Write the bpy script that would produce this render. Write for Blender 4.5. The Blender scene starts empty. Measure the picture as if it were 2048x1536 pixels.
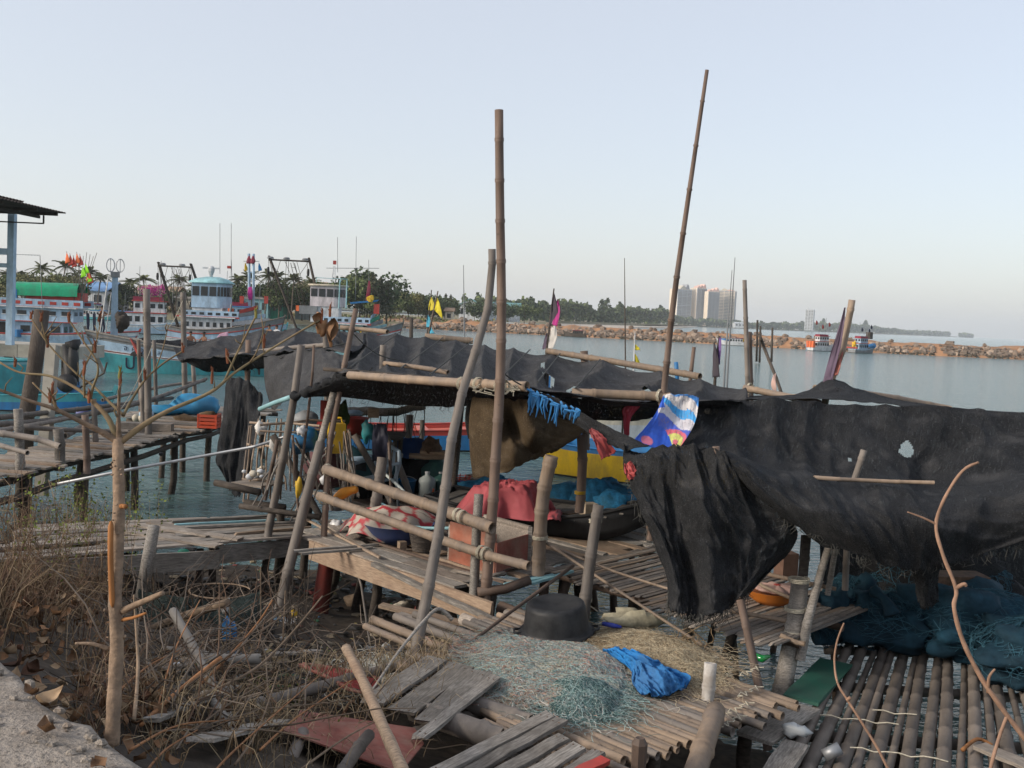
import bpy, math, random
from mathutils import Vector as V, Matrix, noise, Quaternion
R = random.Random(11)
sc = bpy.context.scene
COL = sc.collection
rad = math.radians
# ---------------------------------------------------------------- camera, sky, sun, exposure
HC, FP = 4.3, 2000.0                      # eye height over the water, focal length in photo pixels
PITCH, ROLL = math.atan((768-632)/FP), rad(2.6)
cF = V((0, math.cos(PITCH), -math.sin(PITCH))); cR0 = V((1, 0, 0)); cU0 = V((0, math.sin(PITCH), math.cos(PITCH)))
cR = cR0*math.cos(ROLL)+cU0*math.sin(ROLL); cU = -cR0*math.sin(ROLL)+cU0*math.cos(ROLL)
cam_d = bpy.data.cameras.new('camera'); cam = bpy.data.objects.new('camera', cam_d); COL.objects.link(cam)
cam_d.sensor_width = 36; cam_d.lens = 36*FP/2048; cam_d.clip_end = 40000; cam_d.clip_start = .05
mw = Matrix((cR, cU, -cF)).transposed().to_4x4(); mw.translation = V((0, 0, HC)); cam.matrix_world = mw
sc.camera = cam
SUN_EL, SUN_AZ = 24.0, -112.0             # azimuth from +Y clockwise
sd = V((math.sin(rad(SUN_AZ))*math.cos(rad(SUN_EL)), math.cos(rad(SUN_AZ))*math.cos(rad(SUN_EL)), math.sin(rad(SUN_EL))))
w = bpy.data.worlds.new('World'); sc.world = w; w.use_nodes = True
nt = w.node_tree; bg = nt.nodes['Background']
sky = nt.nodes.new('ShaderNodeTexSky'); sky.sky_type = 'NISHITA'; sky.sun_disc = False
sky.sun_elevation = rad(SUN_EL); sky.sun_rotation = rad(SUN_AZ)
sky.air_density = 1.0; sky.dust_density = 2.0; sky.ozone_density = 1.2; sky.altitude = 0
mx = nt.nodes.new('ShaderNodeMix'); mx.data_type = 'RGBA'; mx.inputs[0].default_value = .75      # even milky veil of a hazy evening sky
nt.links.new(sky.outputs[0], mx.inputs[6]); mx.inputs[7].default_value = (1.93, 1.93, 2.01, 1)
nt.links.new(mx.outputs[2], bg.inputs[0]); bg.inputs[1].default_value = 0.15
sl = bpy.data.lights.new('sun', 'SUN'); so = bpy.data.objects.new('sun', sl); COL.objects.link(so)
sl.energy = 1.5; sl.angle = rad(14); sl.color = (1, .9, .78)
so.rotation_euler = sd.to_track_quat('Z', 'Y').to_euler(); so.location = (0, 0, 60)
sc.view_settings.view_transform = 'Standard'; sc.view_settings.look = 'None'; sc.view_settings.gamma = 1
sc.view_settings.exposure = 1.22; sc.view_settings.use_curve_mapping = False
sc.cycles.use_denoising = True; sc.cycles.max_bounces = 6; sc.cycles.transparent_max_bounces = 16
sc.cycles.volume_bounces = 1; sc.cycles.caustics_reflective = False; sc.cycles.caustics_refractive = False

# ---------------------------------------------------------------- pixel helpers (photo 2048x1536)
def ray(px, py): return cF + cR*((px-1024)/FP) + cU*((768-py)/FP)
def G(px, py, z):
    d = ray(px, py); return V((0, 0, HC)) + d*((z-HC)/d.z)
def P(px, py, Y):
    d = ray(px, py); return V((0, 0, HC)) + d*(Y/d.y)
def W2P(p):
    q = V(p)-V((0, 0, HC)); d = q.dot(cF); return (1024+FP*q.dot(cR)/d, 768-FP*q.dot(cU)/d)
def lerp(a, b, t): return a+(b-a)*t
def nz(x, y=0, z=0, s=1.0): return noise.noise(V((x*s, y*s, z*s)))

# ---------------------------------------------------------------- materials
MATS = {}
def newmat(name):
    m = bpy.data.materials.new(name); m.use_nodes = True
    return m, m.node_tree, m.node_tree.nodes['Principled BSDF']
def N(t, typ, **kw):
    n = t.nodes.new(typ)
    for k, v in kw.items(): setattr(n, k, v)
    return n
def mixc(t, fac, a, b, blend='MIX'):
    n = N(t, 'ShaderNodeMix', data_type='RGBA', blend_type=blend)
    for i, s in ((0, fac), (6, a), (7, b)):
        if hasattr(s, 'links'): t.links.new(s, n.inputs[i])
        else: n.inputs[i].default_value = s if i == 0 else (*s[:3], 1)
    return n.outputs[2]
def mrange(t, src, a, b, c, d):
    n = N(t, 'ShaderNodeMapRange'); t.links.new(src, n.inputs[0])
    for i, v in enumerate((a, b, c, d)): n.inputs[1+i].default_value = v
    return n.outputs[0]
def noise_tex(t, sc_, stretch=(1, 1, 1), detail=5, coord='Object', rough=.6, dist=0):
    tc = N(t, 'ShaderNodeTexCoord'); mp = N(t, 'ShaderNodeMapping'); mp.inputs['Scale'].default_value = stretch
    t.links.new(tc.outputs[coord], mp.inputs[0])
    n = N(t, 'ShaderNodeTexNoise'); n.inputs['Scale'].default_value = sc_; n.inputs['Detail'].default_value = detail
    n.inputs['Roughness'].default_value = rough; n.inputs['Distortion'].default_value = dist
    oi = N(t, 'ShaderNodeObjectInfo'); ad = N(t, 'ShaderNodeVectorMath', operation='ADD')
    cmb = N(t, 'ShaderNodeMath', operation='MULTIPLY'); cmb.inputs[1].default_value = 37.0
    t.links.new(oi.outputs['Random'], cmb.inputs[0]); t.links.new(mp.outputs[0], ad.inputs[0]); t.links.new(cmb.outputs[0], ad.inputs[1])
    t.links.new(ad.outputs[0], n.inputs['Vector'])
    return n.outputs['Fac']
def mat(name, col, rough=.8, var=.35, s=6., st=(1, 1, 1), rnd=.2, bump=.2, dirt=None, da=.5, ds=1.5, metal=0, spec=.25, trans=0, dz=1):
    """painted / natural surface: base colour with grain, blotchy dirt and a random value for each object"""
    if name in MATS: return MATS[name]
    m, t, b = newmat(name)
    f = noise_tex(t, s, st)
    c = mixc(t, mrange(t, f, .3, .7, 0, 1), [max(0, x*(1-var)) for x in col], [min(1, x*(1+var)) for x in col])
    if dirt:
        g = noise_tex(t, ds, (1, 1, dz), 6, rough=.72)
        c = mixc(t, mrange(t, g, .5-.1, .5+.16, 0, da), c, dirt)
    oi = N(t, 'ShaderNodeObjectInfo')
    v = mrange(t, oi.outputs['Random'], 0, 1, 1-rnd, 1+rnd)
    cc = N(t, 'ShaderNodeCombineColor')
    for i in range(3): t.links.new(v, cc.inputs[i])
    c = mixc(t, 1.0, c, cc.outputs[0], 'MULTIPLY')
    t.links.new(c, b.inputs['Base Color'])
    b.inputs['Roughness'].default_value = rough; b.inputs['Metallic'].default_value = metal
    b.inputs['Specular IOR Level'].default_value = spec
    if trans: b.inputs['Transmission Weight'].default_value = trans
    if bump:
        bn = N(t, 'ShaderNodeBump'); bn.inputs['Strength'].default_value = bump; bn.inputs['Distance'].default_value = .02
        t.links.new(f, bn.inputs['Height']); t.links.new(bn.outputs[0], b.inputs['Normal'])
    MATS[name] = m
    return m
GREY = (.13, .12, .105)
def bamboo_mat(name, a, b_, green):
    m, t, b = newmat(name)
    f = noise_tex(t, 14, (1, 1, .12), 5)
    g = noise_tex(t, 3.2, (1, 1, .5), 6, rough=.75)
    c = mixc(t, mrange(t, f, .3, .72, 0, 1), [x*.62 for x in a], a)
    c = mixc(t, mrange(t, g, .42, .66, 0, .85), c, b_)
    k = noise_tex(t, 22, (1, 1, 1), 3)
    c = mixc(t, mrange(t, k, .62, .78, 0, .7), c, green)
    oi = N(t, 'ShaderNodeObjectInfo'); v = mrange(t, oi.outputs['Random'], 0, 1, .72, 1.22)
    cc = N(t, 'ShaderNodeCombineColor')
    for i in range(3): t.links.new(v, cc.inputs[i])
    c = mixc(t, 1.0, c, cc.outputs[0], 'MULTIPLY'); t.links.new(c, b.inputs['Base Color'])
    b.inputs['Roughness'].default_value = .62; b.inputs['Specular IOR Level'].default_value = .25
    bn = N(t, 'ShaderNodeBump'); bn.inputs['Strength'].default_value = .25; bn.inputs['Distance'].default_value = .01
    t.links.new(f, bn.inputs['Height']); t.links.new(bn.outputs[0], b.inputs['Normal'])
    MATS[name] = m; return m
BAM = bamboo_mat('bamboo_tan', (.33, .245, .175), (.19, .155, .13), (.075, .06, .05))
BAMG = bamboo_mat('bamboo_grey', (.215, .185, .16), (.125, .112, .102), (.06, .054, .05))
BAMD = bamboo_mat('bamboo_dark', (.20, .17, .145), (.125, .108, .095), (.055, .048, .042))
BAMR = bamboo_mat('bamboo_brown', (.165, .115, .088), (.10, .075, .062), (.045, .036, .03))
WOODG = mat('wood_grey', (.25, .23, .205), .85, .5, 9, (1, 8, 8), .3, .35, (.10, .085, .07), .7, 2.2)
WOODP = mat('wood_pale', (.30, .26, .22), .85, .45, 9, (1, 8, 8), .25, .3, (.17, .14, .115), .7, 2)
WOODD = mat('wood_dark', (.075, .062, .052), .85, .5, 8, (1, 5, 5), .3, .3, (.03, .026, .022), .6, 2)
WOODT = mat('wood_tan', (.30, .225, .16), .8, .4, 8, (1, 7, 7), .2, .25, (.2, .13, .09), .6, 2)
ROPE = mat('rope', (.45, .41, .32), .9, .3, 40, bump=.3)
ROPED = mat('rope_dark', (.06, .06, .055), .9, .3, 40, bump=.3)
def net_mat(name, col, hole, rough=.85, fine=15.0, trans=.0):
    """knitted shade net: fine weave, worn paler streaks, real see-through between the threads"""
    m, t, b = newmat(name)
    tc = N(t, 'ShaderNodeTexCoord'); mp = N(t, 'ShaderNodeMapping'); t.links.new(tc.outputs['UV'], mp.inputs[0])
    wv = N(t, 'ShaderNodeTexWave', wave_type='BANDS', bands_direction='Y'); wv.inputs['Scale'].default_value = fine
    wv.inputs['Distortion'].default_value = .5; wv.inputs['Detail'].default_value = 2; wv.inputs['Detail Scale'].default_value = 3; t.links.new(mp.outputs[0], wv.inputs[0])
    f = noise_tex(t, 1.7, (1, 1, 1), 7, rough=.72); g = noise_tex(t, 75, (1, 1, 1), 3)
    def uvn(s_, st, det=4):
        n2 = N(t, 'ShaderNodeTexNoise'); n2.inputs['Scale'].default_value = s_; n2.inputs['Detail'].default_value = det; n2.inputs['Roughness'].default_value = .65
        mp2 = N(t, 'ShaderNodeMapping'); mp2.inputs['Scale'].default_value = st; t.links.new(tc.outputs['UV'], mp2.inputs[0]); t.links.new(mp2.outputs[0], n2.inputs[0]); return n2.outputs['Fac']
    n2 = uvn(7, (4, .5, 1)); fleck = uvn(60, (.45, 1.6, 1), 2); dust = uvn(1.6, (1, 1, 1), 6)
    c = mixc(t, mrange(t, f, .35, .68, 0, 1), [x*.65 for x in col], [x*1.4 for x in col])
    c = mixc(t, mrange(t, wv.outputs['Fac'], .2, .9, 0, .35), c, [x*.4 for x in col])
    c = mixc(t, mrange(t, n2, .55, .75, 0, .6), c, [x*1.9 for x in col])
    c = mixc(t, mrange(t, dust, .52, .7, 0, .55), c, [x*1.7+.03*k for x, k in zip(col, (1.1, 1, .9))])
    c = mixc(t, mrange(t, fleck, .62, .70, 0, .8), c, [x*2+.12 for x in col])
    t.links.new(c, b.inputs['Base Color']); b.inputs['Roughness'].default_value = rough
    b.inputs['Specular IOR Level'].default_value = .12
    h = mrange(t, g, .55, .75, 1, 1-hole*1.6); h2 = mrange(t, n2, .5, .75, 1, 1-hole)
    mm = N(t, 'ShaderNodeMath', operation='MULTIPLY'); t.links.new(h, mm.inputs[0]); t.links.new(h2, mm.inputs[1])
    t.links.new(mm.outputs[0], b.inputs['Alpha'])
    ad = N(t, 'ShaderNodeMath', operation='ADD'); t.links.new(g, ad.inputs[0]); t.links.new(wv.outputs['Fac'], ad.inputs[1])
    bn = N(t, 'ShaderNodeBump'); bn.inputs['Strength'].default_value = .25; bn.inputs['Distance'].default_value = .012
    t.links.new(ad.outputs[0], bn.inputs['Height']); t.links.new(bn.outputs[0], b.inputs['Normal'])
    MATS[name] = m; return m
NETB = net_mat('shade_net_black', (.019, .020, .022), .34)
NETG = net_mat('shade_net_faded', (.044, .044, .046), .32)
NETBR = net_mat('shade_cloth_brown', (.062, .044, .026), .02)
def paint_attr(name, rough=.6):
    m, t, b = newmat(name); a = N(t, 'ShaderNodeVertexColor', layer_name='print')
    f = noise_tex(t, 9); c = mixc(t, mrange(t, f, .3, .7, 0, .4), a.outputs[0], (.25, .22, .2), 'MULTIPLY')
    t.links.new(c, b.inputs['Base Color']); b.inputs['Roughness'].default_value = rough; MATS[name] = m; return m
PRINT = paint_attr('printed_cloth')
def pm(name, col, **k):       # flat paint, slightly dirty
    d = dict(rough=.55, var=.12, s=3, rnd=.06, bump=.05, dirt=[x*.38+.04 for x in col], da=.75, ds=1.6, dz=.3); d.update(k)
    return mat(name, col, **d)
WHITE = pm('paint_white', (.60, .62, .64)); PALEB = pm('paint_pale_blue', (.38, .52, .66)); TEAL = pm('paint_teal', (.07, .34, .38))
BLUE = pm('paint_blue', (.035, .2, .46)); RED = pm('paint_red', (.42, .055, .042)); ORANGE = pm('paint_orange', (.75, .16, .05))
GREEN = pm('paint_green', (.02, .26, .17)); YELLOW = pm('paint_yellow', (.72, .45, .02)); BLACK = pm('paint_black', (.02, .02, .022))
GREYP = pm('paint_grey', (.22, .23, .24)); CREAM = pm('paint_cream', (.62, .56, .45)); PINKW = pm('paint_pink_white', (.62, .56, .58))
LTEAL = pm('paint_light_teal', (.26, .48, .52)); NAVY = pm('cloth_navy', (.015, .018, .05)); MAROON = pm('cloth_maroon', (.22, .02, .05))
DGLASS = mat('dark_glass', (.02, .025, .03), .15, .1, 3, rnd=.1, bump=0, spec=.5)
RUST = mat('rusty_steel', (.12, .075, .05), .8, .5, 12, bump=.3); STEEL = mat('dull_steel', (.32, .33, .34), .5, .2, 6, metal=.6, bump=.1)
SKIN = mat('skin', (.23, .115, .07), .6, .1, 5, bump=0, rnd=.1); HAIR = mat('hair', (.01, .008, .007), .6, .2, 30)

# ---------------------------------------------------------------- mesh builder
class MB:
    def __init__(s): s.v = []; s.f = []; s.m = []; s.uv = {}
    def add(s, vs, fs, mi=0):
        o = len(s.v); s.v += [V(p) for p in vs]; s.f += [tuple(i+o for i in f) for f in fs]; s.m += [mi]*len(fs); return o
    def box(s, c, d, rot=None, mi=0, taper=1.0):
        c = V(c); x, y, z = [k/2 for k in d]
        vs = [V((a*x*(taper if k > 0 else 1), b*y*(taper if k > 0 else 1), k*z)) for k in (-1, 1) for b in (-1, 1) for a in (-1, 1)]
        if rot is not None:
            q = rot if isinstance(rot, Matrix) else Matrix.Rotation(rot, 3, 'Z'); vs = [q @ p for p in vs]
        s.add([p+c for p in vs], [(0, 2, 3, 1), (4, 5, 7, 6), (0, 1, 5, 4), (2, 6, 7, 3), (0, 4, 6, 2), (1, 3, 7, 5)], mi); return s
    def beam(s, a, b, wd, ht, up=(0, 0, 1), mi=0, rough=0.0):
        a, b, up = V(a), V(b), V(up); d = b-a; L = d.length; d.normalize()
        x = d.cross(up); x = x.normalized() if x.length > 1e-4 else V((1, 0, 0)); u = x.cross(d).normalized()
        vs = []
        for p in (a, b):
            e = d*R.uniform(-rough, rough)
            for i, j in ((-1, -1), (1, -1), (1, 1), (-1, 1)):
                vs.append(p+x*(i*wd/2)+u*(j*ht/2)+e+d*R.uniform(-rough, rough)*.5)
        s.add(vs, [(3, 2, 1, 0), (4, 5, 6, 7), (0, 1, 5, 4), (1, 2, 6, 5), (2, 3, 7, 6), (3, 0, 4, 7)], mi); return s
    def tube(s, pts, r, n=7, caps=True, mi=0, hollow=0):
        pts = [V(p) for p in pts]; k = len(pts); rs = r if isinstance(r, (list, tuple)) else [r]*k
        o = len(s.v); d0 = (pts[1]-pts[0]).normalized()
        x = d0.cross(V((0, 0, 1))) if abs(d0.z) < .9 else d0.cross(V((1, 0, 0))); x.normalize()
        for i in range(k):
            d = (pts[min(i+1, k-1)]-pts[max(i-1, 0)]); d = d.normalized() if d.length > 1e-9 else d0
            x = (x-d*x.dot(d)); x = x.normalized() if x.length > 1e-6 else d.orthogonal().normalized(); y = d.cross(x)
            for j in range(n):
                a = 2*math.pi*j/n; s.v.append(pts[i]+(x*math.cos(a)+y*math.sin(a))*rs[i])
        for i in range(k-1):
            for j in range(n):
                j2 = (j+1) % n; s.f.append((o+i*n+j, o+i*n+j2, o+(i+1)*n+j2, o+(i+1)*n+j)); s.m.append(mi)
        if caps and not hollow:
            s.f.append(tuple(o+j for j in reversed(range(n)))); s.m.append(mi)
            s.f.append(tuple(o+(k-1)*n+j for j in range(n))); s.m.append(mi)
        return s
    def lathe(s, prof, n=20, at=(0, 0, 0), mi=0, sx=1, sy=1, rot=None):
        at = V(at); o = len(s.v)
        for r, z in prof:
            for j in range(n):
                a = 2*math.pi*j/n; p = V((r*math.cos(a)*sx, r*math.sin(a)*sy, z)); s.v.append((rot @ p if rot is not None else p)+at)
        for i in range(len(prof)-1):
            for j in range(n):
                j2 = (j+1) % n; s.f.append((o+i*n+j, o+i*n+j2, o+(i+1)*n+j2, o+(i+1)*n+j)); s.m.append(mi)
        return s
    def grid(s, fn, nu, nv, mi=0, uvs=(1, 1)):
        o = len(s.v)
        for j in range(nv+1):
            for i in range(nu+1):
                s.uv[len(s.v)] = (i/nu*uvs[0], j/nv*uvs[1]); s.v.append(V(fn(i/nu, j/nv)))
        for j in range(nv):
            for i in range(nu):
                a = o+j*(nu+1)+i; s.f.append((a, a+1, a+nu+2, a+nu+1)); s.m.append(mi)
        return s
    def blob(s, c, r, n=8, m=5, jit=.12, mi=0, seed=0, flat=-9):
        c = V(c); r = V(r) if hasattr(r, '__len__') else V((r, r, r)); o = len(s.v)
        for i in range(m+1):
            th = math.pi*i/m
            for j in range(n):
                a = 2*math.pi*j/n; d = V((math.sin(th)*math.cos(a), math.sin(th)*math.sin(a), math.cos(th)))
                k = 1+jit*noise.noise(d*1.7+V((seed, seed*.3, 0)))*2
                if n >= 12: k += jit*(.9*(.25-abs(noise.noise(d*3.4+V((0, seed, 1)))))+.6*(.2-abs(noise.noise(d*7+V((seed, 2, 1))))))
                p = V((d.x*r.x*k, d.y*r.y*k, max(flat*r.z, d.z*r.z*k))); s.v.append(c+p)
        for i in range(m):
            for j in range(n):
                j2 = (j+1) % n; s.f.append((o+i*n+j, o+(i+1)*n+j, o+(i+1)*n+j2, o+i*n+j2)); s.m.append(mi)
        return s
    def prism(s, pts, off, mi=0):           # closed polygon extruded by a vector
        k = len(pts); off = V(off); pts = [V(p) for p in pts]
        fs = [tuple(range(k)), tuple(reversed(range(k, 2*k)))]+[(i, i+k, (i+1) % k+k, (i+1) % k) for i in range(k)]
        s.add(pts+[p+off for p in pts], fs, mi); return s
    def build(s, name, m, parent=None, smooth=False, origin=None, solid=0):
        me = bpy.data.meshes.new(name)
        if origin is None:
            xs = [p.x for p in s.v]; ys = [p.y for p in s.v]; zs = [p.z for p in s.v]
            origin = V(((min(xs)+max(xs))/2, (min(ys)+max(ys))/2, min(zs)))
        origin = V(origin)
        me.from_pydata([p-origin for p in s.v], [], s.f)
        for x in (m if isinstance(m, (list, tuple)) else [m]): me.materials.append(x)
        me.polygons.foreach_set('material_index', s.m)
        if smooth: me.polygons.foreach_set('use_smooth', [True]*len(s.f))
        if s.uv:
            ul = me.uv_layers.new(name='UVMap'); li = [0]*len(me.loops); me.loops.foreach_get('vertex_index', li)
            flat = []
            for i in li: flat += s.uv.get(i, (0, 0))
            ul.data.foreach_set('uv', flat)
        me.update()
        o = bpy.data.objects.new(name, me); COL.objects.link(o); place(o, origin, parent)
        if solid:
            md = o.modifiers.new('thickness', 'SOLIDIFY'); md.thickness = solid; md.offset = 0
        return o
WLOC = {}
def place(o, origin, parent=None):
    WLOC[o.name] = V(origin)
    if parent is not None:
        o.parent = parent; o.location = V(origin)-WLOC[parent.name]
    else: o.location = V(origin)
    return o
def tag(o, label, cat, group=None, kind=None):
    if label: o['label'] = label
    if cat: o['category'] = cat
    if group: o['group'] = group
    if kind: o['kind'] = kind
    return o
def thing(name, label, cat, loc=(0, 0, 0), group=None):
    o = bpy.data.objects.new(name, None); COL.objects.link(o); o.empty_display_size = .2
    place(o, loc); return tag(o, label, cat, group)
def pose(o, loc, rz=0, s=1):
    o.location = loc; o.rotation_euler = (0, 0, rz); o.scale = (s, s, s); return o
def dup(root, loc=None, rz=None, s=None, label=None, group=None):
    r = root.copy(); COL.objects.link(r)
    if loc is not None: r.location = loc
    if rz is not None: r.rotation_euler = (r.rotation_euler.x, r.rotation_euler.y, rz)
    if s is not None: r.scale = (s, s, s) if not hasattr(s, '__len__') else s
    if label: r['label'] = label
    if group: r['group'] = group
    for ch in root.children:
        c = ch.copy(); COL.objects.link(c); c.parent = r
        for g in ch.children:
            d = g.copy(); COL.objects.link(d); d.parent = c
    return r
def inst(name, mesh, loc, rot=(0, 0, 0), s=(1, 1, 1), parent=None):
    o = bpy.data.objects.new(name, mesh); COL.objects.link(o); place(o, loc, parent)
    o.rotation_euler = rot; o.scale = s if hasattr(s, '__len__') else (s, s, s); return o

def bamboo(name, p0, p1, r0, r1=None, m=None, parent=None, bend=0.0, seg=None, n=9, hollow=True, bdir=None):
    """a culm between two points: nodes with swollen rings, slight taper and bend, open cut ends"""
    p0, p1 = V(p0), V(p1); r1 = r0*.85 if r1 is None else r1; d = p1-p0; L = d.length
    seg = seg or max(.22, r0*6.5); k = max(2, int(L/seg)); mb = MB(); prof = []
    off = R.uniform(.2, .8)
    zs = [0]+[(i+off)*L/k for i in range(k)]+[L]
    bx = R.uniform(-1, 1), R.uniform(-1, 1)
    if bdir is not None: bx = bdir
    for i, z in enumerate(zs):
        t = z/L; r = lerp(r0, r1, t)
        if i in (0, len(zs)-1): prof.append((z, r*.98))
        else: prof += [(z-r*.35, r*.97), (z-r*.1, r*1.10), (z+r*.08, r*1.02), (z+r*.16, r*1.10), (z+r*.45, r*.97)]
    prof.sort(key=lambda q: q[0]); prof = [(max(0, min(L, z)), r) for z, r in prof]
    zz = []
    for z, r in prof:
        if not zz or z > zz[-1][0]+1e-4: zz.append((z, r))
    pts = [V((bx[0]*bend*math.sin(math.pi*z/L)*L, bx[1]*bend*math.sin(math.pi*z/L)*L, z)) for z, _ in zz]
    rs = [r for _, r in zz]
    mb.tube(pts, rs, n, caps=not hollow)
    if hollow:      # wall thickness at both ends and a diaphragm a little way in
        for end, sgn in ((0, 1), (-1, -1)):
            c = pts[end]; r = rs[end]; o = len(mb.v)
            base = 0 if end == 0 else (len(pts)-1)*n
            for q, dz in ((.72, 0), (.70, 1.6*r)):
                for j in range(n): mb.v.append(c+(mb.v[base+j]-c)*q+V((0, 0, sgn*dz)))
            for j in range(n):
                j2 = (j+1) % n
                mb.f.append((base+j, o+j, o+j2, base+j2)); mb.m.append(0)
                mb.f.append((o+j, o+n+j, o+n+j2, o+j2)); mb.m.append(0)
            mb.f.append(tuple(o+n+j for j in range(n))); mb.m.append(0)
    o = mb.build(name, m or BAM, None, True, (0, 0, 0))
    WLOC[o.name] = p0.copy(); o.location = p0
    o.rotation_mode = 'QUATERNION'; o.rotation_quaternion = d.to_track_quat('Z', 'Y') @ Quaternion((0, 0, 1), R.uniform(0, 6))
    if parent is not None: o.parent = parent; o.location = p0-WLOC[parent.name]
    return o
def stick(name, pts, r0, r1, m, parent=None, n=6, wob=0.0):
    pts = [V(p) for p in pts]; k = len(pts)
    if wob: pts = [p+V((R.gauss(0, wob), R.gauss(0, wob), R.gauss(0, wob))) if 0 < i < k-1 else p for i, p in enumerate(pts)]
    return MB().tube(pts, [lerp(r0, r1, i/(k-1)) for i in range(k)], n).build(name, m, parent, True)
def wavy(a, b, n=8, amp=.02):
    a, b = V(a), V(b)
    return [lerp(a, b, i/n)+(V((R.gauss(0, amp), R.gauss(0, amp), R.gauss(0, amp))) if 0 < i < n else V()) for i in range(n+1)]
def spline(pts, n=6):
    pts = [V(p) for p in pts]; out = []
    for i in range(len(pts)-1):
        p0, p1, p2, p3 = pts[max(i-1, 0)], pts[i], pts[i+1], pts[min(i+2, len(pts)-1)]
        for k in range(n):
            t = k/n; out.append(.5*((2*p1)+(p2-p0)*t+(2*p0-5*p1+4*p2-p3)*t*t+(3*p1-p0-3*p2+p3)*t**3))
    return out+[pts[-1]]
def patch(rows, nu, nv, fold=0.0, fs=3.0, seed=0, sag=0.0, ribs=(0, 0)):
    """smooth surface through a rectangular grid of 3-D control points, with folds"""
    nr, nc = len(rows), len(rows[0]); rows = [[V(p) for p in r] for r in rows]
    def cr(q, t):
        k = len(q)-1; x = min(t*k, k-1e-6); i = int(x); t = x-i
        p0, p1, p2, p3 = q[max(i-1, 0)], q[i], q[i+1], q[min(i+2, k)]
        return .5*((2*p1)+(p2-p0)*t+(2*p0-5*p1+4*p2-p3)*t*t+(3*p1-p0-3*p2+p3)*t**3)
    def fn(u, v):
        p = cr([cr(r, u) for r in rows], v)
        w1 = noise.noise(V((u*fs*.9+seed, v*fs*.7, seed*1.3)))
        f = fold*(.7*noise.noise(V((u*fs*2+seed+w1, v*fs*.9+seed*.7+w1, seed)))+.75*(.3-abs(noise.noise(V((u*fs*3.2+seed+w1*1.6, v*fs*1.1-u*fs*.9+w1*2, seed*2)))))
            +.34*(.3-abs(noise.noise(V((u*fs*6-v*fs*2.2+w1*2, v*fs*3.4+seed, seed*3)))))+.05*noise.noise(V((u*fs*16, v*fs*9+seed, seed))))
        rb = ribs[1]*(abs(math.sin(math.pi*(ribs[0]*(u+.02*w1)+.25*v)))**.7) if ribs[0] else 0
        return p+V((0, -f, f*.8-rb*math.sin(math.pi*min(1, v+.08))**.5-sag*math.sin(math.pi*u)*math.sin(math.pi*v)))
    return fn
def cloth(name, rows, m, parent=None, nu=40, nv=24, fold=.05, fs=3., seed=0, sag=0., holes=None, ragged=0, uvs=(1, 1), solid=.004, ribs=(0, 0)):
    fn = patch(rows, nu, nv, fold, fs, seed, sag, ribs); mb = MB(); mb.grid(fn, nu, nv, 0, uvs)
    if holes or ragged:
        keep = []
        for k, f in enumerate(mb.f):
            i, j = k % nu, k//nu; u, v = (i+.5)/nu, (j+.5)/nv
            bad = any(((u-a)/c)**2+((v-b)/d)**2 < 1+.9*nz(u*19, v*19, seed) for a, b, c, d in (holes or []))
            if ragged and v > 1-ragged*(.5+.5*nz(u*14, seed, 0)+.35*nz(u*50, seed, 3)): bad = True
            if not bad: keep.append(f)
        mb.f = keep; mb.m = [0]*len(keep)
    return mb.build(name, m, parent, True, solid=solid)
def lashing(parent, p, axis, r, m=None, turns=3, name='rope_lashing'):
    """a few turns of cord round a pole"""
    p = V(p); d = V(axis).normalized(); x = d.orthogonal().normalized(); y = d.cross(x); pts = []
    for i in range(turns*10+1):
        a = 2*math.pi*i/10; pts.append(p+(x*math.cos(a)+y*math.sin(a))*(r*1.12)+d*(i/10-turns/2)*.014)
    pts += [pts[-1]+V((R.uniform(-.05, .05), -.03, -.05)), pts[-1]+V((R.uniform(-.1, .1), -.04, -.14))]
    return MB().tube(pts, .006, 4, False).build(name, m or ROPE, parent, True)
# ================================================================ THE SETTING
def water_mat():
    m, t, b = newmat('sea_water')
    tc = N(t, 'ShaderNodeTexCoord')
    hs = []
    for s_, st, amp in ((3.2, (1, 2.2, 1), .10), (1.1, (1, 2.0, 1), .14), (.25, (1, 2.2, 1), .22), (9, (1, 2, 1), .012)):
        mp = N(t, 'ShaderNodeMapping'); mp.inputs['Scale'].default_value = st; mp.inputs['Rotation'].default_value = (0, 0, rad(12))
        t.links.new(tc.outputs['Object'], mp.inputs[0])
        n = N(t, 'ShaderNodeTexNoise'); n.inputs['Scale'].default_value = s_; n.inputs['Detail'].default_value = 3; n.inputs['Distortion'].default_value = .4
        t.links.new(mp.outputs[0], n.inputs[0]); k = N(t, 'ShaderNodeMath', operation='MULTIPLY'); k.inputs[1].default_value = amp
        t.links.new(n.outputs[0], k.inputs[0]); hs.append(k.outputs[0])
    h = hs[0]
    for x in hs[1:]:
        a = N(t, 'ShaderNodeMath', operation='ADD'); t.links.new(h, a.inputs[0]); t.links.new(x, a.inputs[1]); h = a.outputs[0]
    bn = N(t, 'ShaderNodeBump'); bn.inputs['Strength'].default_value = 1.0; bn.inputs['Distance'].default_value = 1.0
    t.links.new(h, bn.inputs['Height']); t.links.new(bn.outputs[0], b.inputs['Normal'])
    b.inputs['Base Color'].default_value = (.095, .16, .16, 1); b.inputs['Roughness'].default_value = .12; b.inputs['IOR'].default_value = 1.33
    return m
mb = MB()
def wfn(u, v):
    y = lerp(-30, 1, v) if False else 0
    return 0
ys = [-40, 0, 15, 40, 100, 250, 600, 2000, 6000, 30000]; xs = [-30000, -3000, -600, -100, -20, 20, 100, 600, 3000, 30000]
mb.add([(x, y, 0) for y in ys for x in xs], [(j*10+i, j*10+i+1, j*10+i+11, j*10+i+10) for j in range(9) for i in range(9)])
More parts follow.
